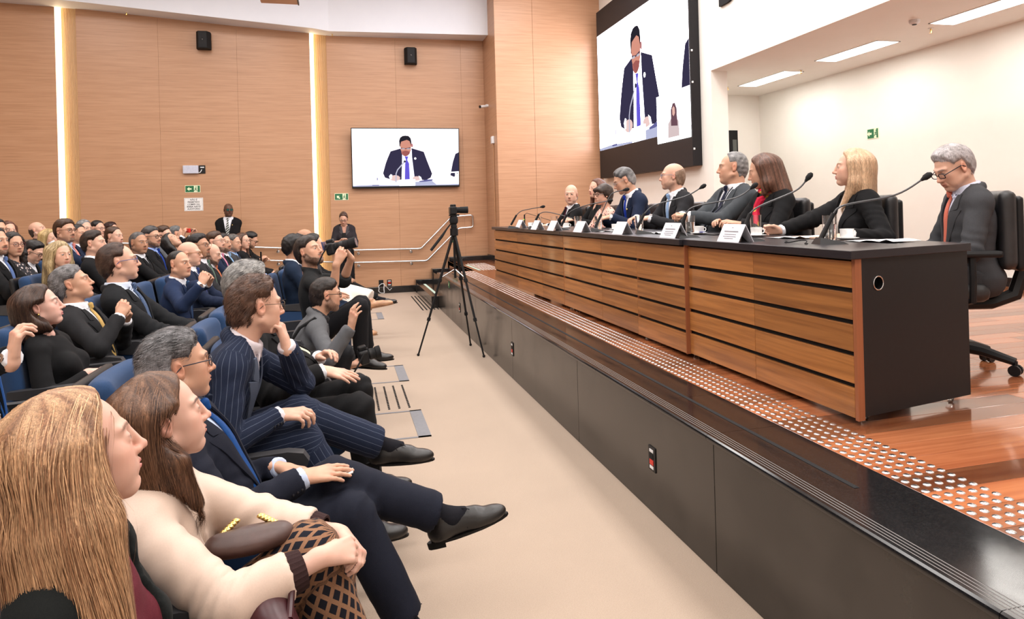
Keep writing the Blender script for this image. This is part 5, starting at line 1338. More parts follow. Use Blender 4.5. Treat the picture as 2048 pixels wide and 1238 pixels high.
def mic(loc, path, lab, cable=True):
    """gooseneck microphone: path = neck points relative to the base, last one the capsule"""
    r = thing('gooseneck_microphone', lab, 'microphone', loc, 0)
    d = Vector((path[-1][0],path[-1][1],0)).normalized(); s = Vector((-d.y,d.x,0))
    def W(a, b, z): return tuple(d*a+s*b+Vector((0,0,z)))
    A = [W(-.06,-.055,0),W(.085,-.05,0),W(.085,.05,0),W(-.06,.055,0)]; B = [W(-.045,-.03,.035),W(.06,-.04,.012),W(.06,.04,.012),W(-.045,.03,.035)]
    MB().prism(A, B).build('base', M['blackp'], r, smooth=20)
    P = [Vector(p) for p in path]
    st = P[0]; t = (P[1]-P[0]); 
    MB().tube([st, P[0]+t*.5, P[1]], [.013,.0125,.011], 10).build('stem', M['blackp'], r)
    pts = [P[1]]; ctrl = P[1:]
    for i in range(len(ctrl)-1):       # smooth neck
        p0 = ctrl[max(i-1,0)]; p1 = ctrl[i]; p2 = ctrl[i+1]; p3 = ctrl[min(i+2,len(ctrl)-1)]
        for k in range(1,7):
            u = k/6; pts.append(.5*((2*p1)+(p2-p0)*u+(2*p0-5*p1+4*p2-p3)*u*u+(3*p1-p0-3*p2+p3)*u**3))
    MB().tube(pts, .0048, 8).build('neck', plastic_mat('neck_grey', (.05,.05,.055), .35), r)
    e = (pts[-1]-pts[-3]).normalized(); q = pts[-1]
    MB().tube([q-e*.012, q+e*.004, q+e*.014, q+e*.036, q+e*.05], [.006,.011,.016,.0165,.008], 12).build('windscreen', M['matte'], r)
    return r

def build_desk_things():
    T = 1.34
    # microphones: base position and neck seen from the photograph, each in its own upright plane
    # (base u,v), then neck pixels; all neck points lie in the vertical plane through the base that points to the sitter
    specs = [((1026,457),[(1022,450),(1033,430),(1043,422),(1060,418),(1082,414)],'gooseneck microphone at the far desk end pointing right',.35),
             ((1068,458),[(1066,451),(1078,428),(1090,424),(1110,427),(1146,437)],'gooseneck microphone with neck dipping before the old man',.5),
             ((1125,460),[(1122,452),(1134,429),(1146,420),(1175,410),(1216,402)],'gooseneck microphone reaching in front of patterned blouse',.5),
             ((1193,463),[(1190,456),(1203,428),(1218,395),(1228,385),(1248,380)],'gooseneck microphone raised to the speaking man',.3),
             ((1286,468),[(1274,456),(1289,427),(1310,410),(1370,393),(1401,376)],'gooseneck microphone before the bald bearded man',.35),
             ((1374,475),[(1358,462),(1372,428),(1390,413),(1470,396),(1503,376)],'gooseneck microphone behind the larger name card',.35),
             ((1497,482),[(1486,464),(1500,427),(1520,412),(1590,382),(1613,360)],'gooseneck microphone with tall neck beside the scarf woman',.3),
             ((1655,488),[(1642,477),(1667,427),(1690,410),(1790,390),(1846,358)],'nearest gooseneck microphone reaching toward the reading man',.3)]
    for (bu, bv), neck, lab, k in specs:
        b = atZ(bu, bv, T); dr = np.array([1.,-k]); dr = dr/np.linalg.norm(dr)
        path = []
        for u, v in neck:               # cut the sight line with the vertical plane through the base
            r = ray(u, v); nn = np.array([-dr[1],dr[0]]); t = (nn@b[:2])/(nn@r[:2]); p = r*t+np.array([0,0,CAM_H]); path.append(tuple(p-b))
        path[0] = (path[0][0],path[0][1],max(path[0][2],.02))
        mic(b, path, lab)
    r = thing('microphone', 'thin black stick microphone with green light', 'microphone', atZ(1035,456,T)+np.array((.12,.1,0)))
    MB().tube([(0,0,0),(0,0,.16)], .009, 8).build('stick', M['matte'], r); MB().lathe([(.001,0),(.035,0),(.035,.008),(.001,.008)], n=12).build('foot', M['blackp'], r)
    MB().ball((-.008,-.004,.1), .006, 6, 4).build('indicator', emit_mat('green_led', (.3,1,.05), 2.), r); MB().tube([(0,0,.16),(.03,0,.18),(.3,-.12,.08)], .0035, 6).build('neck', M['blackp'], r)
    # name cards
    ink = plastic_mat('print_grey', (.42,.42,.47), .7)
    cards = [((1042,456),.2,'farthest name card on the desk'),((1075,459),.21,'second farthest folded name card'),((1109,461),.21,'folded name card before the old man in dark suit'),((1164,464),.22,'blank white name card before patterned blouse woman'),((1245,468),.2,'pale name card before the speaking man'),((1347,475),.22,'printed name card before the bald bearded man'),((1470,483),.22,'nearest printed name card before the scarf woman')]
    for (u, v), w, lab in cards:
        p = atZ(u, v, T); r = thing('name_card', lab, 'name card', p, -90, 'folded name cards'); h = .10; t = .05
        cm = plastic_mat('card', (.74,.75,.82), .35)
        MB().add([(-w/2,-t,0),(w/2,-t,0),(w/2,0,h),(-w/2,0,h),(-w/2,t,0),(w/2,t,0),(-w/2,-t+.003,0),(w/2,-t+.003,0),(w/2,0,h-.006),(-w/2,0,h-.006),(-w/2,t-.003,0),(w/2,t-.003,0)], [(0,1,2,3),(3,2,5,4),(6,9,8,7),(9,10,11,8),(0,3,9,6),(3,4,10,9),(1,7,8,2),(2,8,11,5)]).build('folded_sheet', cm, r, smooth=0)
        if v > 470:
            for i, (f, ww) in enumerate(((.8,.008),(.58,.07),(.42,.06),(.3,.065),(.19,.045))):
                y = -t*(1-f)-.0012; MB().box((-ww,y-.0008,h*f-(.004 if i == 1 else .0018)),(ww,y,h*f+(.004 if i == 1 else .0018))).build('printed_line', ink, r)
    # tumblers with water
    gl = None
    for (u, v), lv, lab in [((1077,456),.3,'glass tumbler at the far desk end'),((1109,457),.5,'water tumbler behind the third name card'),((1156,459),.62,'water tumbler before the patterned blouse sleeve'),((1197,461),.6,'water tumbler beside the speaking man'),((1279,463),.1,'empty tumbler behind the slanted microphone'),((1381,467),.65,'water tumbler before the bald bearded man'),((1512,470),.35,'tumbler held by the blonde woman'),((1660,480),.65,'nearest tumbler with water and condensation')]:
        p = atZ(u, v, T); r = thing('tumbler', lab, 'glass', p)
        R, h = .035, .138
        MB().lathe([(.001,0),(R*.9,0),(R,.006),(R+.003,h),(R+.001,h),(R-.002,.014),(.001,.012)], n=24).build('glass', M['glass'], r)
        if lv > .15: MB().lathe([(.001,.0125),(R-.0028,.0145),(R-.0008,h*lv),(.001,h*lv)], n=24).build('water', M['water'], r)
    # coffee cups on saucers
    for (u, v), lab, blue in [((1132,457),'white coffee cup near the old man',0),((1062,455),'white coffee cup at the far desk end',0),((1231,461),'white coffee cup before the speaking man',0),((1398,469),'white coffee cup with blue sachet on saucer',1),((1513,474),'white coffee cup before the raised tumbler',0),((1694,480),'nearest white coffee cup on its saucer',0)]:
        p = atZ(u, v, T); r = thing('coffee_cup', lab, 'cup', p, 0)
        MB().lathe([(.001,.004),(.035,.003),(.06,.012),(.062,.014),(.035,.008),(.001,.008)], n=28).build('saucer', M['ceramic'], r)
        MB().lathe([(.001,.008),(.026,.008),(.034,.018),(.037,.062),(.0345,.062),(.031,.02),(.001,.014)], n=28).build('cup', M['ceramic'], r)
        MB().tube([(.034,.0,.05),(.05,-.003,.05),(.056,-.004,.038),(.05,-.003,.026),(.034,0,.024)], .0035, 6).build('handle', M['ceramic'], r)
        if blue: MB().bbox((-.02,-.055,.016),(.02,-.035,.022),.003).build('sachet', plastic_mat('sachet_blue', (.01,.02,.2), .4), r)
    # papers
    for (u, v), w, d, rz, lab in [((1760,483),.3,.21,-80,'folded white sheet of paper before the reading man'),((1590,476),.3,.2,-75,'white papers under the blonde woman hand'),((1225,463),.28,.2,-60,'white sheet of paper before the speaking man'),((1320,467),.25,.18,-85,'white paper before the bald bearded man')]:
        p = atZ(u, v, T); r = thing('paper_sheet', lab, 'paper', p, rz); n = 9; vs = []
        for j in (0,1):
            for i in range(n):
                x = -w/2+w*i/(n-1); z = .002+.018*abs(math.sin(i*1.1+j))*(.6 if i in (0,n-1) else 1)*(i/(n-1))
                vs += [(x,-d/2+d*j,z)]
        top = vs; bot = [(x,y,z-.0012 if z > .0012 else 0) for x,y,z in vs]
        MB().add(top+bot, [(i,i+1,n+i+1,n+i) for i in range(n-1)]+[(2*n+i,3*n+i,3*n+i+1,2*n+i+1) for i in range(n-1)]).build('sheet', M['paper'], r)
    p = atZ(1625,477,T); tag(MB().bbox((-.05,-.12,0),(.05,.12,.012),.003).xf(Matrix.Translation(p)).build('notebook', plastic_mat('tan_cover', (.5,.33,.25), .6)), 'tan notebook under the blonde woman hand', 'notebook')
    for (u,v), lab in (((1425,470),'dark phone lying by the grey suited man'),((1300,466),'dark phone lying by the bald bearded man')):
        p = atZ(u,v,T); tag(MB().bbox((-.035,-.075,0),(.035,.075,.009),.003).xf(Matrix.Translation(p)).build('phone', M['blackp']), lab, 'phone')
    p = atZ(1586,487,T); pts = [tuple(p+np.array((.03*math.sin(t*2),.05*t-.1,.006+.012*max(0,math.sin(t*1.6))))) for t in np.linspace(-1,4,24)]
    tag(MB().tube(pts, .003, 6).build('microphone_cable', M['matte']), 'thin black cable curling on the desk near end', 'cable')

def office_chair():
    r = thing('office_chair', 'x', 'chair', (0,0,0))     # sitter faces +y; back at -y
    def cushion(name, c, hw, hd, hh, rad, bend=0., m=M['leather']):
        bm = MB(); nx = ny = 9; V = []
        f = Field((c[0]-hw-.06,c[1]-hd-.08,c[2]-hh-.06),(c[0]+hw+.06,c[1]+hd+.08,c[2]+hh+.06), .016)
        x, y, z = f.full(); yy = y-np.float32(c[1])+bend*(x/hw)**2*-1
        qx = np.abs(x-c[0])-(hw-rad); qy = np.abs(yy)-(hd-min(rad,hd*.9)); qz = np.abs(z-c[2])-(hh-min(rad,hh*.9)); r2 = min(rad,hd*.9,hh*.9)
        d = np.sqrt(np.maximum(qx,0)**2+np.maximum(qy,0)**2+np.maximum(qz,0)**2)+np.minimum(np.maximum(np.maximum(qx,qy),qz),0)-r2
        f.d[...] = d; Vv, Q = f.mesh(); return mesh_obj(name, Vv, Q, m, r)
    cushion('seat', (0,.06,.45), .25, .25, .055, .1)
    cushion('backrest', (0,-.255,.79), .225, .045, .28, .1, .035)
    cushion('back_shell', (0,-.315,.77), .215, .022, .29, .1, .03, M['blackp'])
    pts = [(0,0,.36),(0,-.2,.37),(0,-.32,.42),(0,-.36,.55),(0,-.34,.75)]
    MB().tube(pts, [.03,.035,.04,.035,.03], 8).build('back_support', M['blackp'], r)
    for s in (-1,1):
        MB().tube([(s*.2,.0,.4),(s*.3,.0,.42),(s*.31,0,.55),(s*.3,0,.66)], .018, 8).build('arm_support', M['blackp'], r)
        MB().bbox((s*.3-.035,-.14,.655),(s*.3+.035,.14,.69),.014).build('armrest', M['blackp'], r)
    MB().tube([(0,0,.12),(0,0,.4)], .028, 12).build('gas_lift', M['chrome'], r)
    for k in range(5):
        a = 2*math.pi*k/5+.3; c, s = math.cos(a), math.sin(a)
        MB().tube([(0,0,.13),(.15*c,.15*s,.115),(.3*c,.3*s,.075)], [.036,.03,.022], 8).build('base_leg', M['blackp'], r)
        cm = MB(); cm.tube([(.3*c-.012*s,.3*s+.012*c,.03),(.3*c-.03*s,.3*s+.03*c,.03)], .03, 12); cm.tube([(.3*c+.012*s,.3*s-.012*c,.03),(.3*c+.03*s,.3*s-.03*c,.03)], .03, 12); cm.tube([(.3*c,.3*s,.03),(.3*c,.3*s,.08)], .012, 6)
        cm.build('caster', M['blackp'], r)
    return r

def hall_seat():
    r = thing('auditorium_seat', 'x', 'seat', (0,0,0))       # sitter faces +y
    def soft(name, c, h, rad, tilt, m):
        R = rotm('x', tilt); f = Field(np.array(c)-max(h)-.08, np.array(c)+max(h)+.08, .018)
        x, y, z = f.full(); x = x-np.float32(c[0]); y = y-np.float32(c[1]); z = z-np.float32(c[2])
        u = x+0*y+0*z; v = R[1,1]*y+R[2,1]*z+0*x; w_ = R[1,2]*y+R[2,2]*z+0*x
        v = v-.04*(u/h[0])**2*(name == 'backrest')
        q = [np.abs(a)-(hh-rad) for a, hh in zip((u,v,w_), h)]
        f.d[...] = np.sqrt(sum(np.maximum(k,0)**2 for k in q))+np.minimum(np.maximum(np.maximum(q[0],q[1]),q[2]),0)-rad
        V, Q = f.mesh(); return mesh_obj(name, V, Q, m, r)
    soft('seat_cushion', (0,.06,.40), (.225,.25,.06), .05, 4, M['blue'])
    soft('backrest', (0,-.235,.67), (.235,.05,.26), .045, 10, M['blue'])
    soft('back_shell', (0,-.295,.64), (.225,.022,.28), .02, 10, M['blackp'])
    for s in (-1,1):
        x = s*.25
        ab = MB(); pr = [(-.2,.60),(-.2,.635),(.16,.65),(.215,.64),(.235,.61),(.22,.575),(.17,.56)]
        ab.prism([(x-.026,y,z) for y, z in pr], [(x+.026,y,z) for y, z in pr]); ab.build('armrest', plastic_mat('armrest_plastic', (.03,.03,.033), .45), r, smooth=40)
        MB().bbox((x-.02,-.2,.22),(x+.02,.17,.575),.012).build('side_panel', M['blue'], r)
        MB().bbox((x-.025,-.06,.0),(x+.025,.06,.25),.006).bbox((x-.03,-.16,0),(x+.03,.16,.025),.005).build('leg', M['blackp'], r)
    return r

def build_seats():
    base = office_chair(); first = [True]
    def put(x, y, rz, lab):
        if first[0]: first[0] = False; base.location = (x,y,STAGE); base.rotation_euler = (0,0,math.radians(rz)); base['label'] = lab; base['group'] = 'black leather panel chairs'
        else: dup(base, (x,y,STAGE), rz, lab, 'black leather panel chairs')
    for x, y, rz, lab in CHAIRS: put(x, y, rz, lab)
    hs = hall_seat(); f2 = True
    for x, y, lab in HALLSEATS:
        if f2: f2 = False; hs.location = (x,y,floor_z(x)); hs.rotation_euler = (0,0,math.radians(-90)); hs['label'] = lab; hs['group'] = 'blue auditorium seats'
        else: dup(hs, (x,y,floor_z(x)), -90, lab, 'blue auditorium seats')

def build_tripod():
    f1, f2, f3 = V3(.76,7.33,0), V3(1.40,7.66,0), V3(1.42,7.0,0)
    top = atY(908,462,7.35); r = thing('camera_tripod', 'black tripod standing at the foot of the stage', 'tripod', (0,0,0))
    tb = Vector(top)
    for f in (f1,f2,f3):
        f = Vector(f); a = tb+(f-tb)*.02; 
        MB().tube([a,tb+(f-tb)*.4], .0155, 8).tube([tb+(f-tb)*.38,tb+(f-tb)*.72], .0125, 8).tube([tb+(f-tb)*.7,f+Vector((0,0,.012))], .0095, 8).build('leg', M['blackp'], r)
        for t, rr in ((.4,.023),(.71,.02)):
            q = tb+(f-tb)*t; MB().tube([q-(f-tb)*.012,q+(f-tb)*.012], rr, 8).build('leg_lock', M['matte'], r)
        MB().ball(f+Vector((0,0,.014)), .016, 8, 5).build('foot', M['matte'], r)
        q = tb+(f-tb)*.38; MB().tube([q, tb-Vector((0,0,.42))], .006, 6).build('brace', M['chrome'], r)
    MB().tube([tb+Vector((0,0,.05)),tb-Vector((0,0,.52))], .014, 10).build('centre_column', M['blackp'], r)
    MB().tube([tb-Vector((0,0,.05)),tb+Vector((0,0,.03))], .045, 10).build('shoulder', M['blackp'], r)
    MB().lathe([(.001,.02),(.03,.02),(.036,.05),(.03,.075),(.045,.09),(.05,.12),(.045,.15),(.035,.165),(.001,.165)], tuple(tb), 16).build('fluid_head', M['matte'], r)
    MB().tube([tb+Vector((0,0,.12)),tb+Vector((-.08,-.02,.03)),tb+Vector((-.14,-.04,-.05)),tb+Vector((-.27,-.07,-.2))], [.008,.009,.016,.016], 8).build('pan_handle', M['matte'], r)
    MB().bbox(tuple(tb+Vector((-.05,-.035,.165))),tuple(tb+Vector((.06,.035,.185))),.004).build('quick_plate', M['blackp'], r)
    c = thing('video_camera', 'black mirrorless camera mounted on the tripod', 'camera', tb+Vector((0,0,.185)), -90)     # looks along +x -> local +y
    MB().bbox((-.065,-.045,0),(.065,.03,.085),.012).build('body', M['blackp'], c)
    MB().bbox((-.03,-.035,.08),(.03,.025,.11),.008).build('viewfinder', M['blackp'], c)
    MB().tube([(0,.03,.045),(0,.07,.045),(0,.075,.045),(0,.15,.045),(0,.16,.045)], [.033,.033,.036,.038,.04], 16).build('lens', M['matte'], c)
    MB().tube([(0,.155,.045),(0,.1605,.045)], .032, 16).build('front_glass', plastic_mat('coated_glass', (.12,.12,.16), .05), c)
    MB().tube([(.035,-.01,.085),(.035,-.01,.1)], .012, 10).build('dial', M['blackp'], c)
build_wall_things(); build_desk(); build_desk_things(); build_tripod()
# ---------------------------------------------------------------- the people
NAVY=(.013,.02,.045); BLACK=(.009,.009,.010); CHAR=(.022,.022,.025); GREY=(.075,.077,.083); WHITE=(.76,.77,.82); LBLUE=(.42,.55,.8)
LT=(.66,.39,.285); MD=(.57,.32,.215); TN=(.44,.235,.145); DK=(.105,.05,.032)
BLK=(.012,.010,.010); BRN=(.05,.024,.013); GRY=(.10,.095,.095); LG=(.38,.37,.37); WHT=(.55,.53,.55)
GL={}; GLB=dict(th=.0026, sq=3.4)
def suit(c=BLACK, tie=(.03,.05,.16), sh=WHITE, **k): return dict(jacket=c, shirt=sh, tie=tie, **k)
SEATED = []
def short(lab):
    w = lab.replace(',', '').split()[:10]
    while w[-1] in ('in','the','at','of','with','and','a','his','her','to','on','for','into','behind','by','pale','near','far','showing','holding','hand','looking'): w.pop()
    return ' '.join(w)
def hpx(u, v, D, **k): k['head'] = atD(u, v, D); k['depth'] = D; return k
def clasp(y, z, x=0., up=1.):
    return {'R':dict(w=(x+.045,y,z),pose='clasp',fd=(-.55,.35,.75*up),bn=(.75,.5,.1),pole=(.7,-.2,-.7)),'L':dict(w=(x-.045,y+.01,z),pose='clasp',fd=(.55,.35,.75*up),bn=(-.75,.5,.1),pole=(-.7,-.2,-.7))}
def lap(dx=.13, y=.36, z=.70): return {'R':dict(w=(dx,y,z),pose='flat',fd=(-.2,1,-.15)),'L':dict(w=(-dx,y,z),pose='flat',fd=(.2,1,-.15))}
n_ = [100]
def aud(u, v, D, label, **k):
    n_[0] += 1; d = dict(rz=-90, seed=n_[0], lean=-8, hands=lap(), group='seated audience'); d.update(hpx(u, v, D)); d.update(k); d['label'] = label
    person(d); SEATED.append((d, label)); return d
def pan(u, v, D, label, **k):
    n_[0] += 1; d = dict(rz=90, seed=n_[0], hidlegs=True, lean=4, floor=STAGE, group='panel at the desk', hands={'R':dict(w=(.14,.42,.83),pose='relax',fd=(-.45,.9,-.12)),'L':dict(w=(-.14,.42,.83),pose='relax',fd=(.45,.9,-.12))}); d.update(hpx(u, v, D)); d.update(k); d['label'] = label
    person(d); PANEL.append((d, label)); return d
PANEL = []
def earring(side, mat=None, drop=.0):
    def fn(sp, root, tp, Tm, Hc, Rh, arms, lj, shf):
        mb = MB()
        for i in range(1+int(drop*100)): mb.ball(Hc+Rh@V3(side*.0885*.95,-.004,-.038-.013*i), .0062, 8, 5)
        mb.build('earring', mat or M['gold'], root)
    return fn
def watch(key, col=(.02,.02,.02)):
    def fn(sp, root, tp, Tm, Hc, Rh, arms, lj, shf):
        sg, S, E_, W, R, h = arms[key]; u = nrm(W-E_); c = W-u*.012
        a = nrm(np.cross(u, R[:,2])); b = nrm(np.cross(a, u)); pts = [c+(a*math.cos(t)*.031+b*math.sin(t)*.026) for t in np.linspace(0, 2*math.pi, 17)]
        o = MB().tube(pts, .0075, 6).build('watch', plastic_mat('watch_strap', col, .5), root)
        MB().tube([c+b*.026, c+b*.038], .017, 12).build('watch_face', M['chrome'], o)
    return fn
def pin(x=-.085, z=.40, mat=None):
    def fn(sp, root, tp, Tm, Hc, Rh, arms, lj, shf):
        p = np.array([tp(x,.3,z)])
        for _ in range(40): p = p-Tm[:,1][None]*np.clip(shf.sample(p)-.03, -.03, .03)[:,None]*.8
        MB().ball(p[0], .009, 8, 5, (1,1,1)).build('lapel_pin', mat or M['gold'], root)
    return fn
def lanyard(col, z1=.2):
    def fn(sp, root, tp, Tm, Hc, Rh, arms, lj, shf):
        mb = MB()
        for g in (-1,1):
            zz = np.linspace(.52, z1, 9); p = np.array([tp(g*(.075-.07*(.52-q)/(.52-z1)), .3, q) for q in zz])
            for _ in range(40): p = p-Tm[:,1][None]*np.clip(shf.sample(p)-.022, -.03, .03)[:,None]*.8
            mb.tube([tuple(q) for q in p], .005, 5)
        mb.build('lanyard', plastic_mat('lanyard', col, .6), root)
    return fn

def panel_people():
    pan(1142,389,9.3,'bald old man in black suit with plum tie at far desk end', **suit(BLACK,(.05,.01,.02)), hair='fringe', hairc=(.3,.28,.27), hairt=.006, skin=LT, hyaw=58, hpitch=-4, age=1., crown=.03, s=1.1)
    pan(1193,377,8.7,'woman with auburn hair in black behind the glasses woman', fem=True, shirt=BLACK, neckline=(.06,.16), hair='long', hairlen=.10, line='female', hairc=(.09,.03,.018), hairc2=(.2,.08,.05), skin=LT, hyaw=14, lip=(.5,.12,.12))
    pan(1206,390,7.9,'woman with dark bob, glasses and red patterned blouse', fem=True, shirt=(.8,.42,.35), shirtmat=cloth_mat('patterned_blouse', (.85,.5,.42), .7, ('dots',(.05,.012,.02),.027)), neckline=(.07,.11), slv=.8, hair='bangs', hairlen=.0, hairt=.022, line='female', hairc=(.03,.018,.014), hairc2=(.07,.045,.035), skin=LT, hyaw=8, glasses=dict(th=.003,col=(.015,.015,.018)), s=.97, bw=1.1,
        hands={'R':dict(w=(.1,.4,.8),pose='relax',bare=.35),'L':dict(w=(-.16,.36,.8),pose='relax',bare=.35)})
    pan(1247,362,7.35,'grey-haired man with royal blue tie speaking into microphone', **suit(NAVY,(.01,.035,.3)), hair='short', hairt=.016, hairtop=.012, hairc=(.045,.042,.045), hairc2=LG, temple=1, skin=MD, hyaw=-14, hpitch=-24, lean=14, age=.6, glasses=dict(col=(.3,.3,.32),th=.0013), extra=[pin(), watch('L',(.4,.4,.42))],
        hands={'R':dict(w=(.08,.43,.82),pose='relax',fd=(-.4,.9,-.15)),'L':dict(w=(-.15,.42,.82),pose='relax',fd=(.4,.9,-.15))})
    pan(1344,353,6.6,'bald bearded man with glasses and pale blue tie', **suit(CHAR,(.25,.38,.6)), hair='fringe', hairt=.005, crown=.05, hairc=(.2,.13,.09), skin=LT, beard=((.32,.2,.14),.5,'full'), glasses=dict(col=(.1,.12,.2),th=.0015), hyaw=-24, extra=[watch('L')], lean=8)
    pan(1464,336,5.7,'stout grey-haired man in grey suit with dark tie and lanyard', **suit((.055,.062,.07),(.01,.012,.03)), hair='short', line='receding', hairt=.009, hairc=GRY, hairc2=LG, skin=MD, chin2=1, belly=.08, bw=1.15, jaw=1.15, facew=1.05, hyaw=-28, lean=-6, neck=1.15, brow=(.1,.09,.09), extra=[lanyard((.01,.015,.03))],
        hands={'R':dict(w=(.05,.4,.84),pose='fist',fd=(-.5,.8,.1)),'L':dict(w=(-.06,.4,.84),pose='fist',fd=(.5,.8,.1))})
    sc = cloth_mat('silk_scarf', (.6,.02,.06), .45, ('dots',(.75,.5,.08),.06))
    def scarf(sp, root, tp, Tm, Hc, Rh, arms, lj, shf):
        zz = np.linspace(.50,.16,10); p = np.array([tp(.03*math.sin(q*20), .3, q) for q in zz])
        for _ in range(40): p = p-Tm[:,1][None]*np.clip(shf.sample(p)-.01, -.03, .03)[:,None]*.8
        MB().tube([tuple(q) for q in p], [.03,.034,.028,.026,.03,.032,.03,.028,.026,.02], 8).build('scarf', sc, root)
        MB().tube([tuple(tp(.075*math.sin(a),-.005+.075*math.cos(a),.55-.02*math.cos(a))) for a in np.linspace(-2.6,2.6,14)], .02, 8).build('scarf_loop', sc, root)
    pan(1526,343,5.1,'brown-haired woman in black jacket with red silk scarf', fem=True, jacket=BLACK, shirt=(.02,.02,.02), tie=None, neckline=(.07,.1), hair='long', hairlen=.055, hairw=1.12, hairt=.016, line='female', hairc=(.06,.028,.016), hairc2=(.22,.10,.065), skin=MD, hyaw=-40, hpitch=-14, strands=900, sw=.0014, extra=[scarf], cuff=None, bw=1.05, lip=(.5,.12,.12),
        hands={'R':dict(w=(.1,.4,.82),pose='relax'),'L':dict(w=(-.16,.42,.82),pose='relax')})
    pan(1704,336,4.5,'blonde woman in black jacket reaching for a tumbler', fem=True, jacket=BLACK, shirt=(.75,.66,.6), neckline=(.05,.09), hair='long', hairlen=.14, hairt=.013, line='female', partx=.02, hairc=(.55,.33,.19), hairc2=(.8,.56,.36), brow=(.2,.12,.07), skin=LT, hyaw=-26, hpitch=2, rz=78, strands=1800, sw=.0016, lean=0, extra=[earring(-1,drop=.03)], cuff=(.75,.75,.8), lip=(.55,.17,.16), s=1.0, hairfront=.055,
        world_hands={'R':dict(w=atD(1552,465,4.5),pose='hold',fd=(.35,.9,.1),bn=(.9,-.3,.2)),'L':dict(w=atD(1700,471,4.1),pose='flat',fd=(.35,.9,-.1))})
    pan(1905,336,3.85,'grey-haired man with glasses and red tie reading downwards', jacket=(.05,.051,.056), shirt=(.6,.62,.75), tie=cloth_mat('coral_tie', (.55,.10,.06), .5, ('weave',(.75,.3,.22),.006)), hair='short', hairt=.018, hairtop=.018, hairc=(.3,.27,.26), hairc2=(.62,.58,.6), skin=LT, hyaw=16, rz=62, hpitch=-28, lean=4, age=1., strands=2200, slen=.03, hairdir=(0,.5,-.6), brow=(.16,.13,.12), glasses=dict(col=(.008,.01,.016),th=.0026,hh=.015,sq=3.2,drop=.006), closed=True, jaw=1.05,
        hands={'R':dict(w=(.12,.33,.66),pose='relax'),'L':dict(w=(-.14,.33,.66),pose='relax')})
    for d, lab in PANEL:
        x, y, z = d['_loc']; a_ = math.radians(d['rz']); k_ = .12 if d['rz'] == 62 else .08; CHAIRS.append((x-k_*math.sin(a_), y+k_*math.cos(a_), d['rz'], 'black leather office chair of the '+short(lab)))

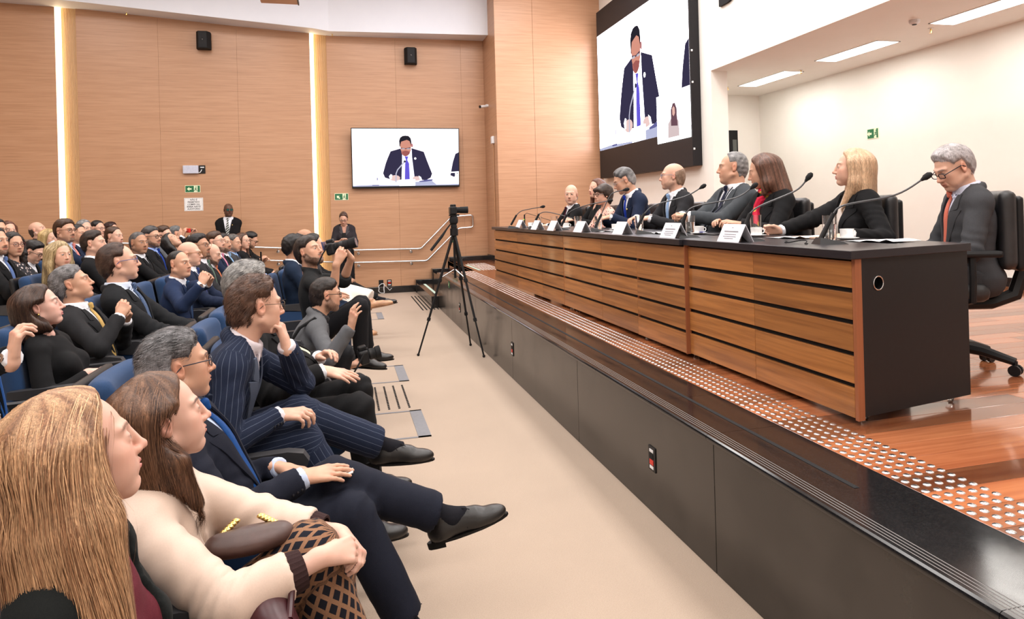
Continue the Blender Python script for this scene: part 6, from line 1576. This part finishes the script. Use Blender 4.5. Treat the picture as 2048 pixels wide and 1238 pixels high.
def front_row():
    aud(155,908,1.22,'strawberry blonde woman in black cardigan at the near left corner', fem=True, jacket=(.012,.014,.014), shirt=(.11,.018,.028), neckline=(.06,.14), hair='long', hairlen=.26, hairw=1.3, hairt=.016, hairfront=-.03, cuty=.036, bw=.86, locks=[((.1,-.04,-.1),(.16,-.06,-.42),.05,.04),((.06,-.1,-.1),(.1,-.13,-.42),.06,.05)], line='female', partx=-.015, hairc=(.27,.125,.06), hairc2=(.66,.40,.22), brow=(.16,.08,.045), skin=(.67,.40,.31), hyaw=30, hpitch=10, lean=0, strands=6500, sw=.0012, jit=.3, lift=(-.002,.006), lapel=False, vz=.05, vw=.16, cuff=None, s=.93, hands={'R':dict(w=(.12,.3,.66),su=-.045),'L':dict(w=(-.12,.3,.66),su=-.03)}, lip=(.6,.22,.2))
    bag = leather_mat('maroon_leather', (.045,.008,.012), .3)
    def ribcuff(sp, root, tp, Tm, Hc, Rh, arms, lj, shf):
        for k in ('R','L'):
            sg, S, E_, W, R, h = arms[k]; a = E_+(W-E_)*.52; b = E_+(W-E_)*.74; u = nrm(b-a); x = nrm(np.cross(u, V3(0,0,1))); y = np.cross(u, x); vs = []; n = 48
            for t, rr in ((0,.05),(.2,.053),(1,.047),(1,.04)):
                for i in range(n): an = 2*math.pi*i/n; q = rr*(1+.035*(i % 2)); vs.append(a+(b-a)*t+(x*math.cos(an)+y*math.sin(an))*q)
            MB().add(vs, [(j*n+i,j*n+(i+1) % n,(j+1)*n+(i+1) % n,(j+1)*n+i) for j in range(3) for i in range(n)]).build('ribbed_cuff', cloth_mat('rib_knit', (.035,.018,.018), .85), root)
    f2h = {'R':dict(w=atD(655,1112,1.64),pose='hold',fd=(-.55,.8,-.15),bn=(.55,.45,.7),bare=.62,slv=.6,pole=(.7,-.2,-.6)),'L':dict(w=atD(690,1075,1.79),pose='hold',fd=(.8,.5,-.2),bn=(-.3,.6,.75),bare=.62,slv=.6)}
    aud(326,836,1.71,'brown-haired woman in cream jacket with hands clasped on her knee', fem=True, jacket=(.62,.47,.37), jacketmat=satin_mat('cream_satin', (.62,.47,.38)), shirt=(.55,.42,.33), closedjk=True, vz=.3, vw=.2, lapel=False, hair='long', hairlen=.12, hairt=.012, line='female', partx=.01, tuck=1, hairc=(.035,.014,.009), hairc2=(.22,.11,.06), skin=(.67,.41,.32), hyaw=24, hpitch=8, lean=5, s=.93, strands=4600, sw=.0012, lift=(-.002,.004), cuff=None, trousermat=cloth_mat('diamond_print', (.27,.145,.085), .8, ('diamond',(.012,.013,.02),.034)), tre=.8, thigh=.52, trr=(.095,.085,.08), world_hands=f2h, extra=[ribcuff], jsleeve=(.066,.064,.056), bareankle=True, nearlegs=.007,
        world_legs=[(atD(645,1085,1.74), atD(700,1330,1.76), (1,.1,-.3)), (atD(640,1130,1.84), atD(660,1420,1.86), (1,0,0))])
    hb = thing('handbag', 'brown textured leather handbag with gold chain on cream-jacket lap', 'handbag', atD(500,1080,1.68), 12)
    f = Field((-.12,-.07,-.05),(.12,.07,.08), .006); f.ell((0,0,0), (.1,.05,.03), 0); f.cone((-.075,0,.0),(.075,0,.0),.028,.028,.02); V, Q = f.mesh(); mesh_obj('pouch', V, Q, leather_mat('crackled_leather', (.06,.03,.025), .35), hb)
    for sgn in (-1,1):
        ch = MB()
        for i in range(9): ch.ball((sgn*.03+.012*i*sgn*.6,.03-.004*i,.042-.004*i), .009, 8, 5, (1.2,.8,.8))
        ch.build('chain', M['gold'], hb)
    r = thing('tote_bag', 'glossy maroon leather bag wedged beside the cream-jacket woman', 'bag', atD(520,1232,1.55), -60)
    f = Field((-.16,-.1,-.12),(.16,.1,.12), .007); f.ell((0,0,0), (.13,.06,.075), 0); f.cone((-.1,0,-.03),(.1,0,-.03),.055,.055,.03); V, Q = f.mesh(); V = V+vnormals(V, Q)*(wav(V, np.random.default_rng(3), 70, 5)*.005)[:,None]; mesh_obj('pouch', V, Q, bag, r)
    MB().tube([(-.11,.02,.03),(-.06,.05,.06),(.06,.05,.06),(.11,.02,.03)], .008, 8).build('handle', bag, r)
    tag(MB().bbox((-.03,-.025,-.002),(.03,.025,.002),.001).xf(Matrix.Translation(atD(688,946,2.2))@Matrix.Rotation(math.radians(-14),4,'Y')).build('card', M['paper']), 'small white card under the hand on dark trousers', 'card')
    aud(356,732,2.18,'grey-haired man with glasses and crossed legs showing a black shoe', jacket=(.012,.014,.024), shirt=(.5,.58,.75), tie=(.01,.06,.22), hair='short', hairt=.014, hairtop=.01, rough=1.4, hairc=(.018,.017,.018), hairc2=(.42,.41,.43), temple=1, skin=MD, hyaw=22, hpitch=4, lean=-20, strands=4200, slen=.03, lift=(-.002,.007), jit=.5, hairdir=(0,-.7,.0), glasses=dict(col=(.03,.035,.05),th=.002), s=.93, nearlegs=.0075, hz=.55, thigh=.42, trr=(.095,.078,.07),
        world_hands={'R':dict(w=atD(608,955,2.12),pose='flat',fd=(-.2,1,.0),bn=(.3,.15,1)),'L':dict(w=atD(560,935,2.32),pose='flat',fd=(.3,1,-.1))},
        world_legs=[(atD(757,1010,2.15), atD(800,1215,2.14), (1,.05,0)), (atD(742,915,2.22), atD(880,1028,2.3), (.92,-.05,.25))])
    pin_ = cloth_mat('pinstripe_wool', (.014,.02,.042), .8, ('pin',(.09,.11,.16),.024,.3))
    aud(514,612,2.74,'brown-haired man in navy pinstripe suit resting chin on hand', jacket=NAVY, jacketmat=pin_, trousermat=pin_, shirt=(.72,.66,.7), tie=None, hair='short', hairt=.015, hairtop=.012, rough=1.8, hairc=(.05,.022,.014), hairc2=(.15,.078,.05), skin=LT, hyaw=26, hpitch=-4, lean=24, strands=3600, slen=.026, lift=(-.002,.009), jit=.8, age=.4, glasses=dict(col=(.1,.07,.05),th=.0015), s=.95, hz=.56, nearlegs=.008, trr=(.097,.082,.072), line='receding', lineoff=-.01,
        world_hands={'R':dict(w=atD(560,830,2.62),pose='relax',fd=(.1,1,0)),'L':dict(w=atD(572,690,2.75),pose='clasp',fd=(-.2,-.25,1),bn=(.1,.9,.3),pole=(-.5,.3,-.8))},
        world_legs=[(atD(715,850,2.75), atD(720,1060,2.72), (1,0,0)), (atD(690,790,2.85), atD(738,880,2.92), (1,-.1,.0))])
    aud(500,574,3.35,'grey-haired man in black suit with cream tie, hand on knee', jacket=(.011,.011,.012), shirt=WHITE, tie=cloth_mat('cream_tie', (.5,.52,.36), .5, ('stripe',(.6,.6,.46),.02)), hair='short', hairt=.02, hairtop=.01, rough=1.4, hairc=GRY, hairc2=(.45,.44,.42), skin=LT, hyaw=35, lean=-18, belly=.07, bw=1.12, strands=1800, slen=.035, sw=.0016, lift=(-.002,.006), s=1.0, tiez=-.02, skirtv=.6, vz=.1,
        world_hands={'R':dict(w=atD(648,742,3.15),pose='flat',fd=(.1,1,-.25),bn=(.35,.1,1)),'L':dict(w=atD(640,715,3.4),pose='relax')},
        world_legs=[(atD(738,815,3.1), atD(745,1000,3.1), (1,0,0)), (atD(725,775,3.3), atD(735,960,3.3), (1,0,0))])
    # farther block of the front row
    aud(590,494,6.9,'curly-haired person in navy blazer beside the standing photographer arm', **suit((.012,.022,.045)), hair='short', hairt=.022, curly=1, hairc=BLK, skin=TN, hyaw=20, lean=-4)
    aud(612,478,8.4,'bald man behind the photographer near the light strip', **suit(BLACK), hair='fringe', hairc=BLK, skin=TN, hyaw=10, legs='crossL')
    aud(629,490,7.6,'woman in wide white trousers and beige pointed shoes', fem=True, shirt=(.03,.03,.035), neckline=(.07,.1), hair='short', hairt=.02, hairc=BLK, skin=LT, trousers=(.72,.66,.6), trr=(.1,.095,.12), shoe=(.5,.27,.15), bareankle=True, lean=4, hyaw=0, world_legs=[(atD(690,585,7.3), atD(705,640,7.3), (1,0,0)), (atD(702,566,7.4), atD(733,598,7.45), (1,-.1,.15))])
def second_row():
    aud(-95,600,2.7,'man at the left edge raising a phone in his hand', hidlegs=True, **suit((.01,.012,.016),None), hair='short', hairc=BLK, skin=LT, extra=[watch('R',(.01,.01,.012)), lanyard((.01,.08,.3),.1)],
        world_hands={'R':dict(w=atD(26,715,2.35),pose='hold',fd=(-.1,.1,1),bn=(.6,-.7,0),pole=(.4,-.1,-.9)),'L':dict(w=atD(-20,860,2.4),pose='relax')}, rb=.009)
    aud(80,613,3.5,'dark bob-haired woman in black sweater with gold earring', hidlegs=True, fem=True, shirt=BLACK, neckline=(.075,.085), sleeve=(.056,.05,.036), slv=.9, hair='long', hairlen=.02, hairt=.016, line='female', tuck=1, partx=.01, hairc=(.02,.010,.008), hairc2=(.09,.045,.028), skin=(.7,.42,.34), hyaw=14, hpitch=10, lean=-20, strands=2400, sw=.0014, extra=[earring(1)], trousers=BLACK, lip=(.6,.2,.2),
        world_hands={'R':dict(w=atD(185,745,3.45),pose='relax',fd=(-.2,1,-.1)),'L':dict(w=atD(215,740,3.6),pose='relax',fd=(.3,1,-.1))})
    aud(146,568,4.1,'grey-haired man with golden tie and clasped hands', hidlegs=True, **suit((.02,.02,.022),cloth_mat('gold_tie', (.55,.36,.12), .45)), hair='short', hairt=.016, hairtop=.008, hairc=(.06,.055,.055), hairc2=(.33,.32,.33), skin=MD, hyaw=10, hpitch=16, lean=-14, strands=2600, slen=.03, lift=(-.002,.005), sw=.0015, hairdir=(0,-1,.1),
        world_hands={'R':dict(w=atD(240,632,4.05),pose='clasp',fd=(-.5,.3,.8),bn=(.8,.4,.1),pole=(.6,-.2,-.7)),'L':dict(w=atD(252,640,4.15),pose='clasp',fd=(.5,.3,.8),bn=(-.8,.4,.1),pole=(-.6,-.2,-.7))})
    aud(239,525,4.7,'brown-haired man with blue-armed glasses and patterned blue tie', hidlegs=True, **suit((.013,.014,.016),cloth_mat('woven_blue_tie', (.03,.05,.11), .5, ('weave',(.16,.24,.4),.008)), (.6,.68,.82)), hair='short', line='receding', hairt=.014, hairc=(.035,.016,.011), hairc2=(.09,.05,.035), skin=LT, hyaw=18, hpitch=6, lean=-12, strands=2200, slen=.03, sw=.0016, age=.5, glasses=dict(col=(.08,.10,.25),th=.0022), s=1.08)
    aud(359,528,5.6,'balding man in bright navy suit with clasped hands raised', **suit((.016,.028,.07),cloth_mat('navy_dotted_tie', (.02,.05,.13), .5, ('stripe',(.06,.13,.25),.012))), hair='short', line='receding', lineoff=.015, hairt=.006, hairc=BLK, skin=MD, hyaw=-28, hpitch=2, lean=4, jaw=1.12, chin2=1, brow=(.02,.012,.01), legs='sitwide', extra=[watch('R')], bw=1.06,
        world_hands={'R':dict(w=atD(404,567,5.3),pose='clasp',fd=(-.45,.3,.75),bn=(.8,.4,.1),pole=(.6,-.1,-.8)),'L':dict(w=atD(418,566,5.45),pose='clasp',fd=(.5,.3,.75),bn=(-.8,.4,.1),pole=(-.6,-.1,-.8))})
def back_rows():
    def A(*q, **k): k['hyaw'] = k.get('hyaw', 0)-14; k['hidlegs'] = True; return aud(*q, **k)
    A(278,486,7.3,'grey-cropped man in dark suit turning toward the camera', **suit(BLACK,BLACK), hair='short', hairt=.008, hairc=(.05,.045,.045), hairc2=(.16,.15,.15), skin=TN, hyaw=-24, beard=((.12,.08,.07),.35,'full'), hands={'R':dict(w=(.05,.38,.82),pose='relax',fd=(-1,.2,0)),'L':dict(w=(-.1,.36,.8),pose='relax',fd=(1,.2,0))})
    A(303,474,7.9,'bearded man with heavy black glasses and bright blue tie', **suit(BLACK,(.01,.04,.25),(.3,.42,.8)), hair='short', hairt=.014, hairtop=.012, hairc=BLK, hairc2=(.12,.11,.11), skin=MD, beard=((.02,.015,.014),.8,'full'), fullbeard=1, glasses=GLB, hyaw=-10)
    A(328,470,9.0,'young man in grey suit with teal tie', **suit((.09,.095,.105),(.03,.15,.2)), hair='short', hairt=.014, hairtop=.01, hairc=BRN, skin=LT, hyaw=-4)
    A(343,483,8.4,'dark-haired woman tilting her head far back', fem=True, shirt=BLACK, neckline=(.07,.1), hair='long', hairlen=.1, line='female', hairc=BLK, skin=MD, hyaw=-8, hpitch=42, lean=-14)
    d = A(353,468,9.7,'grey-haired man holding up a red compact camera', **suit(CHAR), hair='short', hairt=.009, hairc=(.06,.06,.06), hairc2=(.2,.2,.2), skin=MD, hyaw=30, world_hands={'R':dict(w=atD(366,472,9.3),pose='hold',fd=(.0,.3,1),bn=(.5,-.6,0)),'L':dict(w=atD(384,472,9.5),pose='hold',fd=(0,.3,1),bn=(-.5,-.6,0))})
    p = atD(377,461,9.3); r = thing('compact_camera', 'red compact camera held up in raised hands', 'camera', p, -60); MB().bbox((-.055,-.014,-.03),(.055,.014,.03),.006).build('body', M['red'], r); MB().tube([(0,.01,0),(0,.035,0)], .022, 12).build('lens', M['blackp'], r)
    A(380,508,6.25,'bald elderly man with tortoiseshell glasses behind the navy suit', **suit(NAVY), hair='fringe', crown=.0, hairt=.005, hairc=(.3,.28,.26), skin=LT, glasses=dict(col=(.25,.1,.02),th=.0026), hyaw=10, age=1.)
    A(399,493,6.7,'young man with moustache, round glasses and green tie', **suit(CHAR,cloth_mat('green_tie', (.09,.14,.11), .5)), hair='short', hairt=.02, hairtop=.018, hairc=BLK, skin=TN, beard=((.015,.012,.01),.9,'goatee'), glasses=dict(col=(.03,.025,.03),sq=2.1), hyaw=-8, hpitch=6)
    A(424,508,7.3,'bald man with full dark beard and orange tie looking down', **suit(BLACK,(.55,.17,.08)), hair='fringe', crown=.02, hairt=.005, hairc=BRN, skin=LT, beard=((.03,.014,.01),.95,'full'), fullbeard=1, hyaw=4, hpitch=-14)
    A(431,484,7.9,'bearded young man with thin glasses and pink tie', **suit(NAVY,(.6,.22,.32)), hair='short', hairt=.016, hairtop=.012, hairc=BRN, skin=LT, beard=((.03,.018,.013),.85,'full'), glasses=dict(th=.0013), hyaw=-4, hpitch=5)
    A(447,486,8.4,'bearded man with pale blue tie behind the pink-tie man', **suit(BLACK,(.25,.42,.65)), hair='short', hairt=.016, hairc=BLK, skin=MD, beard=((.015,.012,.01),.85,'full'), hyaw=-18)
    A(467,486,8.9,'grey-bearded man in grey suit and blue shirt', **suit((.045,.045,.05),NAVY,(.3,.45,.75)), hair='short', hairt=.012, hairc=(.05,.045,.042), hairc2=(.16,.15,.14), skin=MD, beard=((.2,.17,.15),.6,'full'), hyaw=-4, hpitch=-6, facew=1.06)
    A(486,482,9.5,'woman with glasses and brown hair next to the grey-bearded man', fem=True, jacket=BLACK, shirt=(.55,.28,.2), neckline=(.06,.14), hair='long', hairlen=.12, line='female', hairc=BRN, hairc2=(.14,.06,.035), skin=LT, glasses=dict(th=.0013), hyaw=-14, cuff=None)
    A(502,480,10.1,'dark-haired man with glasses looking down at his phone', **suit(BLACK,None,BLACK), hair='short', hairt=.018, hairtop=.008, hairc=BLK, skin=MD, beard=((.02,.015,.013),.7,'full'), glasses=GLB, hyaw=4, hpitch=-24, lean=8, world_hands={'R':dict(w=atD(520,520,9.8),pose='hold',fd=(-.3,.7,.5)),'L':dict(w=atD(528,524,9.9),pose='hold',fd=(.3,.7,.5))})
    p = atD(522,513,9.75); r = thing('phone', 'phone in the hands of the man looking down', 'phone', p, -70); MB().bbox((-.036,-.005,-.07),(.036,.004,.07),.004).build('case', M['blackp'], r)
    # left part of the hall
    A(-6,461,7.4,'man with glasses cut by the left picture edge', **suit(BLACK), hair='short', hairt=.018, hairc=BLK, skin=MD, glasses=GL, hyaw=-10)
    A(17,461,8.6,'woman with reddish hair in the last row at left', fem=True, shirt=CHAR, neckline=(.06,.08), hair='long', hairlen=.03, line='female', hairc=(.10,.035,.02), hairc2=(.2,.08,.05), skin=LT, hyaw=-30)
    A(-9,483,5.9,'bearded man with blue striped tie at the left edge', **suit(BLACK,(.1,.16,.35)), hair='short', hairc=BLK, hairt=.015, skin=MD, beard=((.02,.015,.012),.9,'full'), fullbeard=1, hyaw=-8)
    A(27,489,6.5,'young woman with red glasses and long curly black hair', fem=True, shirt=(.05,.045,.05), shirtmat=cloth_mat('floral_blouse', (.03,.03,.035), .8, ('dots',(.5,.42,.4),.03)), neckline=(.06,.1), hair='long', hairlen=.16, hairw=1.15, hairt=.014, curly=1, rough=2.4, line='female', hairc=(.01,.008,.008), hairc2=(.035,.025,.022), skin=MD, glasses=dict(col=(.1,.02,.03),th=.0022), hyaw=-22, hpitch=-3)
    A(76,460,9.4,'bald man with white earpiece against the wood wall', **suit(BLACK,None,BLACK), hair='fringe', crown=.02, hairt=.004, hairc=(.05,.035,.03), skin=LT, hyaw=6, hpitch=16, extra=[earring(1, M['white_plastic'])])
    A(99,476,8.6,'blonde woman wearing a white face mask', fem=True, shirt=CHAR, neckline=(.06,.08), hair='long', hairlen=.03, line='female', hairc=(.42,.27,.10), hairc2=(.66,.47,.22), skin=LT, hyaw=-10, hpitch=-6, extra=[mask])
    A(68,504,7.0,'dark-haired man with glasses bending his head down', jacket=BLACK, shirt=WHITE, tie=None, hair='short', hairt=.018, hairtop=.01, hairc=BLK, skin=LT, glasses=GLB, hyaw=2, hpitch=-26, lean=8)
    A(121,509,5.9,'woman with long striped blonde hair looking to camera', fem=True, shirt=CHAR, neckline=(.06,.08), hair='long', hairlen=.14, hairt=.014, hairw=1.08, line='female', hairc=(.22,.14,.06), hairc2=(.75,.58,.32), skin=LT, hyaw=-24, hpitch=-4, strands=900, sw=.0022)
    A(131,462,7.5,'man with goatee, tortoiseshell glasses and pink tie', **suit(NAVY,(.75,.25,.22),(.45,.55,.75)), hair='short', hairt=.018, hairtop=.012, hairc=BRN, skin=MD, beard=((.05,.03,.02),.8,'goatee'), glasses=dict(col=(.12,.04,.02),th=.0024), hyaw=-14, facew=1.06, hands={'R':dict(w=(.03,.42,.8),pose='relax',fd=(-.3,.8,.4)),'L':dict(w=(-.12,.36,.75),pose='relax')})
    A(157,468,8.5,'dark-haired man half hidden behind the pink-tie man', **suit(NAVY,(.05,.12,.3)), hair='short', hairt=.012, hairc=BLK, skin=MD, hyaw=-14)
    A(169,458,9.2,'grey-haired man in the back row beside the fluted strip', **suit(BLACK), hair='short', hairt=.014, hairc=GRY, hairc2=LG, skin=LT, hyaw=-22)
    A(196,458,9.9,'dark-haired man in the back row with glasses', **suit(BLACK), hair='short', hairt=.014, hairc=BLK, skin=LT, hyaw=-14, glasses=GL)
    A(223,460,10.6,'curly dark-haired person farthest in the back row', **suit(BLACK), hair='short', hairt=.022, curly=1, hairc=(.03,.012,.01), skin=LT, hyaw=0)
    A(189,487,6.6,'young man with thick dark hair and black jacket', **suit(BLACK,BLACK), hair='short', hairt=.018, hairtop=.022, rough=1.5, hairc=(.022,.013,.010), hairc2=(.06,.035,.025), skin=LT, hyaw=8, hpitch=4, strands=700, sw=.0024)
    A(229,473,8.3,'fair-skinned man peering over the glasses man', **suit(BLACK), hair='short', hairt=.014, hairc=BRN, skin=LT, hyaw=-8)
def mask(sp, root, tp, Tm, Hc, Rh, arms, lj, shf):
    f = Field((-.09,.0,-.13),(.09,.13,.01), .006); f.ell((0,.045,-.06), (.064,.068,.055), 0); f.cut(lambda x,y,z: np.maximum(.035-y+0*x, np.abs(z+.058)-.046), .006)
    V, Q = f.mesh(); mesh_obj('face_mask', Hc+V@Rh.T, Q, M['white_plastic'], root)
def slr(name, lab, loc, fwd, up=(0,0,1), long=.16, flip=False):
    y = nrm(fwd); z = nrm(np.array(up, float)-y*(np.array(up)@y)); x = np.cross(y, z); R = Matrix(np.stack([x,y,z],1).tolist()).to_4x4()
    r = thing(name, lab, 'camera', loc); r.rotation_euler = R.to_euler()
    MB().bbox((-.07,-.035,-.05),(.07,.03,.045),.014).build('body', M['blackp'], r); MB().bbox((-.03,-.03,.04),(.03,.03,.075),.01).build('prism', M['blackp'], r)
    MB().bbox((-.075,-.035,-.05),(-.045,.05,.04),.012).build('grip', M['matte'], r)
    MB().tube([(0,.03,0),(0,.05,0),(0,.055,0),(0,long*.7,0),(0,long*.72,0),(0,long,0)], [.034,.034,.038,.038,.043,.045], 18).build('lens', M['matte'], r)
    MB().tube([(0,long*.35,0),(0,long*.5,0)], .0405, 18).build('zoom_ring', M['blackp'], r)
    MB().tube([(0,long-.004,0),(0,long+.0005,0)], .036, 18).build('front_glass', plastic_mat('coated_glass', (.12,.12,.16), .05), r)
    if flip: MB().bbox((-.05,-.06,.0),(.05,-.05,.07),.003).build('flip_screen', plastic_mat('screen_blue', (.05,.07,.16), .2), r)
    MB().tube([(.07,0,.03),(.1,-.05,-.02),(.09,-.12,-.1)], .006, 5).build('strap', M['matte'], r)
def photographers():
    c1 = atD(664,497,5.35); e1 = atD(712,484,5.35)
    d = dict(label='bearded photographer in black shirt aiming a long-lens camera', rz=-90, seed=501, lean=-2, shirt=(.016,.017,.018), collar=True, tie=None, sleeve=(.06,.056,.05), slv=.22, hair='short', hairt=.02, hairtop=.02, hairc=(.018,.013,.011), hairc2=(.05,.035,.03), skin=MD, beard=((.025,.018,.015),.92,'full'), fullbeard=1, hyaw=-34, hpitch=18, trousers=(.012,.012,.014), strands=900, sw=.0022, slen=.03, world_legs=[(atD(722,612,5.5), atD(722,700,5.55), (1,-.3,-.1)), (atD(735,600,5.75), atD(735,700,5.8), (1,0,0))],
        world_hands={'R':dict(w=atD(676,524,5.2),pose='hold',fd=(-.2,.5,.9),bn=(.8,.1,-.1),bare=.7,slv=.2,pole=(.3,.2,-.9)),'L':dict(w=atD(700,512,5.6),pose='grip',fd=(.1,-.5,.8),bn=(-.2,.8,.5),bare=.7,slv=.2,pole=(-.2,.4,-.9))})
    d.update(hpx(619,504,5.6)); person(d)
    d = dict(label='crouching photographer in grey blazer with camera in one hand', rz=-85, seed=502, lean=24, jacket=(.11,.112,.12), shirt=(.04,.04,.045), tie=None, hair='short', hairt=.010, hairtop=.008, hairc=(.014,.011,.010), hairc2=(.05,.035,.03), skin=MD, beard=((.03,.02,.018),.75,'full'), glasses=dict(col=(.015,.013,.013),th=.0024), hyaw=6, hpitch=-4, trousers=(.02,.021,.024), hz=.30, legs='squat', strands=900, sw=.002, slen=.02, s=1.0, cuff=None,
        world_hands={'R':dict(w=atD(703,652,4.65),pose='open',fd=(.1,.2,1),bn=(.5,-.75,0),pole=(.6,-.1,-.8)),'L':dict(w=atD(700,732,4.9),pose='hold',fd=(.2,1,.15),bn=(0,.2,-1),pole=(-.4,-.3,-.8))}, extra=[watch('L',(.15,.13,.1)), bagstrap])
    d.update(hpx(653,590,5.0)); person(d)
    slr('dslr_camera', 'black camera with long lens and open flip screen held high', c1, e1-c1, long=.2, flip=True)
    c2 = atD(727,712,4.75); slr('dslr_camera', 'black camera held low by the crouching photographer', c2, (.8,.1,.15), long=.12)
def bagstrap(sp, root, tp, Tm, Hc, Rh, arms, lj, shf):
    sg, S, E_, W, R, h = arms['R']; pts = [tp(.15,.06,.40), tp(.165,.03,.5), tp(.165,-.05,.52), tp(.16,-.12,.42), tp(.15,-.15,.25)]
    MB().tube(pts, [.012]*5, 6).build('shoulder_strap', M['matte'], root)
def standing():
    d = dict(label='security guard in black suit and striped tie by the wall', rz=180, seed=601, legs='stand', lean=0, **suit(BLACK,cloth_mat('striped_tie', (.02,.02,.02), .5, ('stripe',(.5,.52,.5),.045))), hair='none', skin=DK, hyaw=20, glasses=dict(col=(.01,.03,.025),lensmat=plastic_mat('green_sunglass', (.01,.07,.06), .1)), extra=[pin()], hands={'R':dict(w=(.08,.16,.8),pose='relax',fd=(-.6,.2,-.7)),'L':dict(w=(-.08,.16,.82),pose='relax',fd=(.6,.2,-.7))})
    d.update(hpx(457,420,12.0)); d['floor'] = floor_z(-2); person(d)
    d = dict(label='standing woman in dark striped blazer looking at her phone', rz=180, seed=602, legs='stand', fem=True, jacket=(.03,.026,.03), jacketmat=cloth_mat('striped_blazer', (.026,.022,.026), .8, ('pin',(.06,.055,.06),.02,0.)), shirt=(.5,.27,.2), neckline=(.06,.1), closedjk=True, vz=.3, hair='short', hairt=.012, line='female', hairc=(.04,.02,.013), hairc2=(.12,.06,.04), skin=LT, hyaw=-6, hpitch=-30, glasses=GLB, trousers=BLACK, cuff=None, trr=(.09,.08,.09), hands={'R':dict(w=(.08,.3,1.18),pose='hold',fd=(-.5,.5,.6),bare=.7,slv=.35),'L':dict(w=(-.06,.3,1.18),pose='hold',fd=(.5,.5,.6),bare=.7,slv=.35)})
    d.update(hpx(687,437,12.2)); d['floor'] = 0.; person(d)
    p = d['_loc']+d['_Rz']@(np.array((.01,.36,1.27))*d['_s']); r = thing('phone', 'black phone held by the standing woman', 'phone', p, 180); MB().bbox((-.036,-.012,-.06),(.036,.0,.06),.004).build('case', M['blackp'], r)
CHAIRS = []; HALLSEATS = []
import time as _t; _t0 = _t.time()
panel_people(); front_row(); second_row(); back_rows(); photographers(); standing()
for d, lab in SEATED:
    x, y, z = d['_loc']; HALLSEATS.append((x-.02, y, 'blue auditorium seat under the '+short(lab)))
for y, lab in ((4.05,'empty blue front seat beside the cream-tie man'),(4.65,'empty blue front seat behind the crouching photographer'),(5.55,'blue front seat under the bearded photographer')): HALLSEATS.append((-.52, y, lab))
build_seats()
p = atD(-14,630,2.33); r = thing('phone', 'silver phone in the raised hand at the left edge', 'phone', p, -60); MB().bbox((-.036,-.005,-.075),(.036,.004,.075),.004).build('case', M['white_plastic'], r)
print('PEOPLE', _t.time()-_t0)
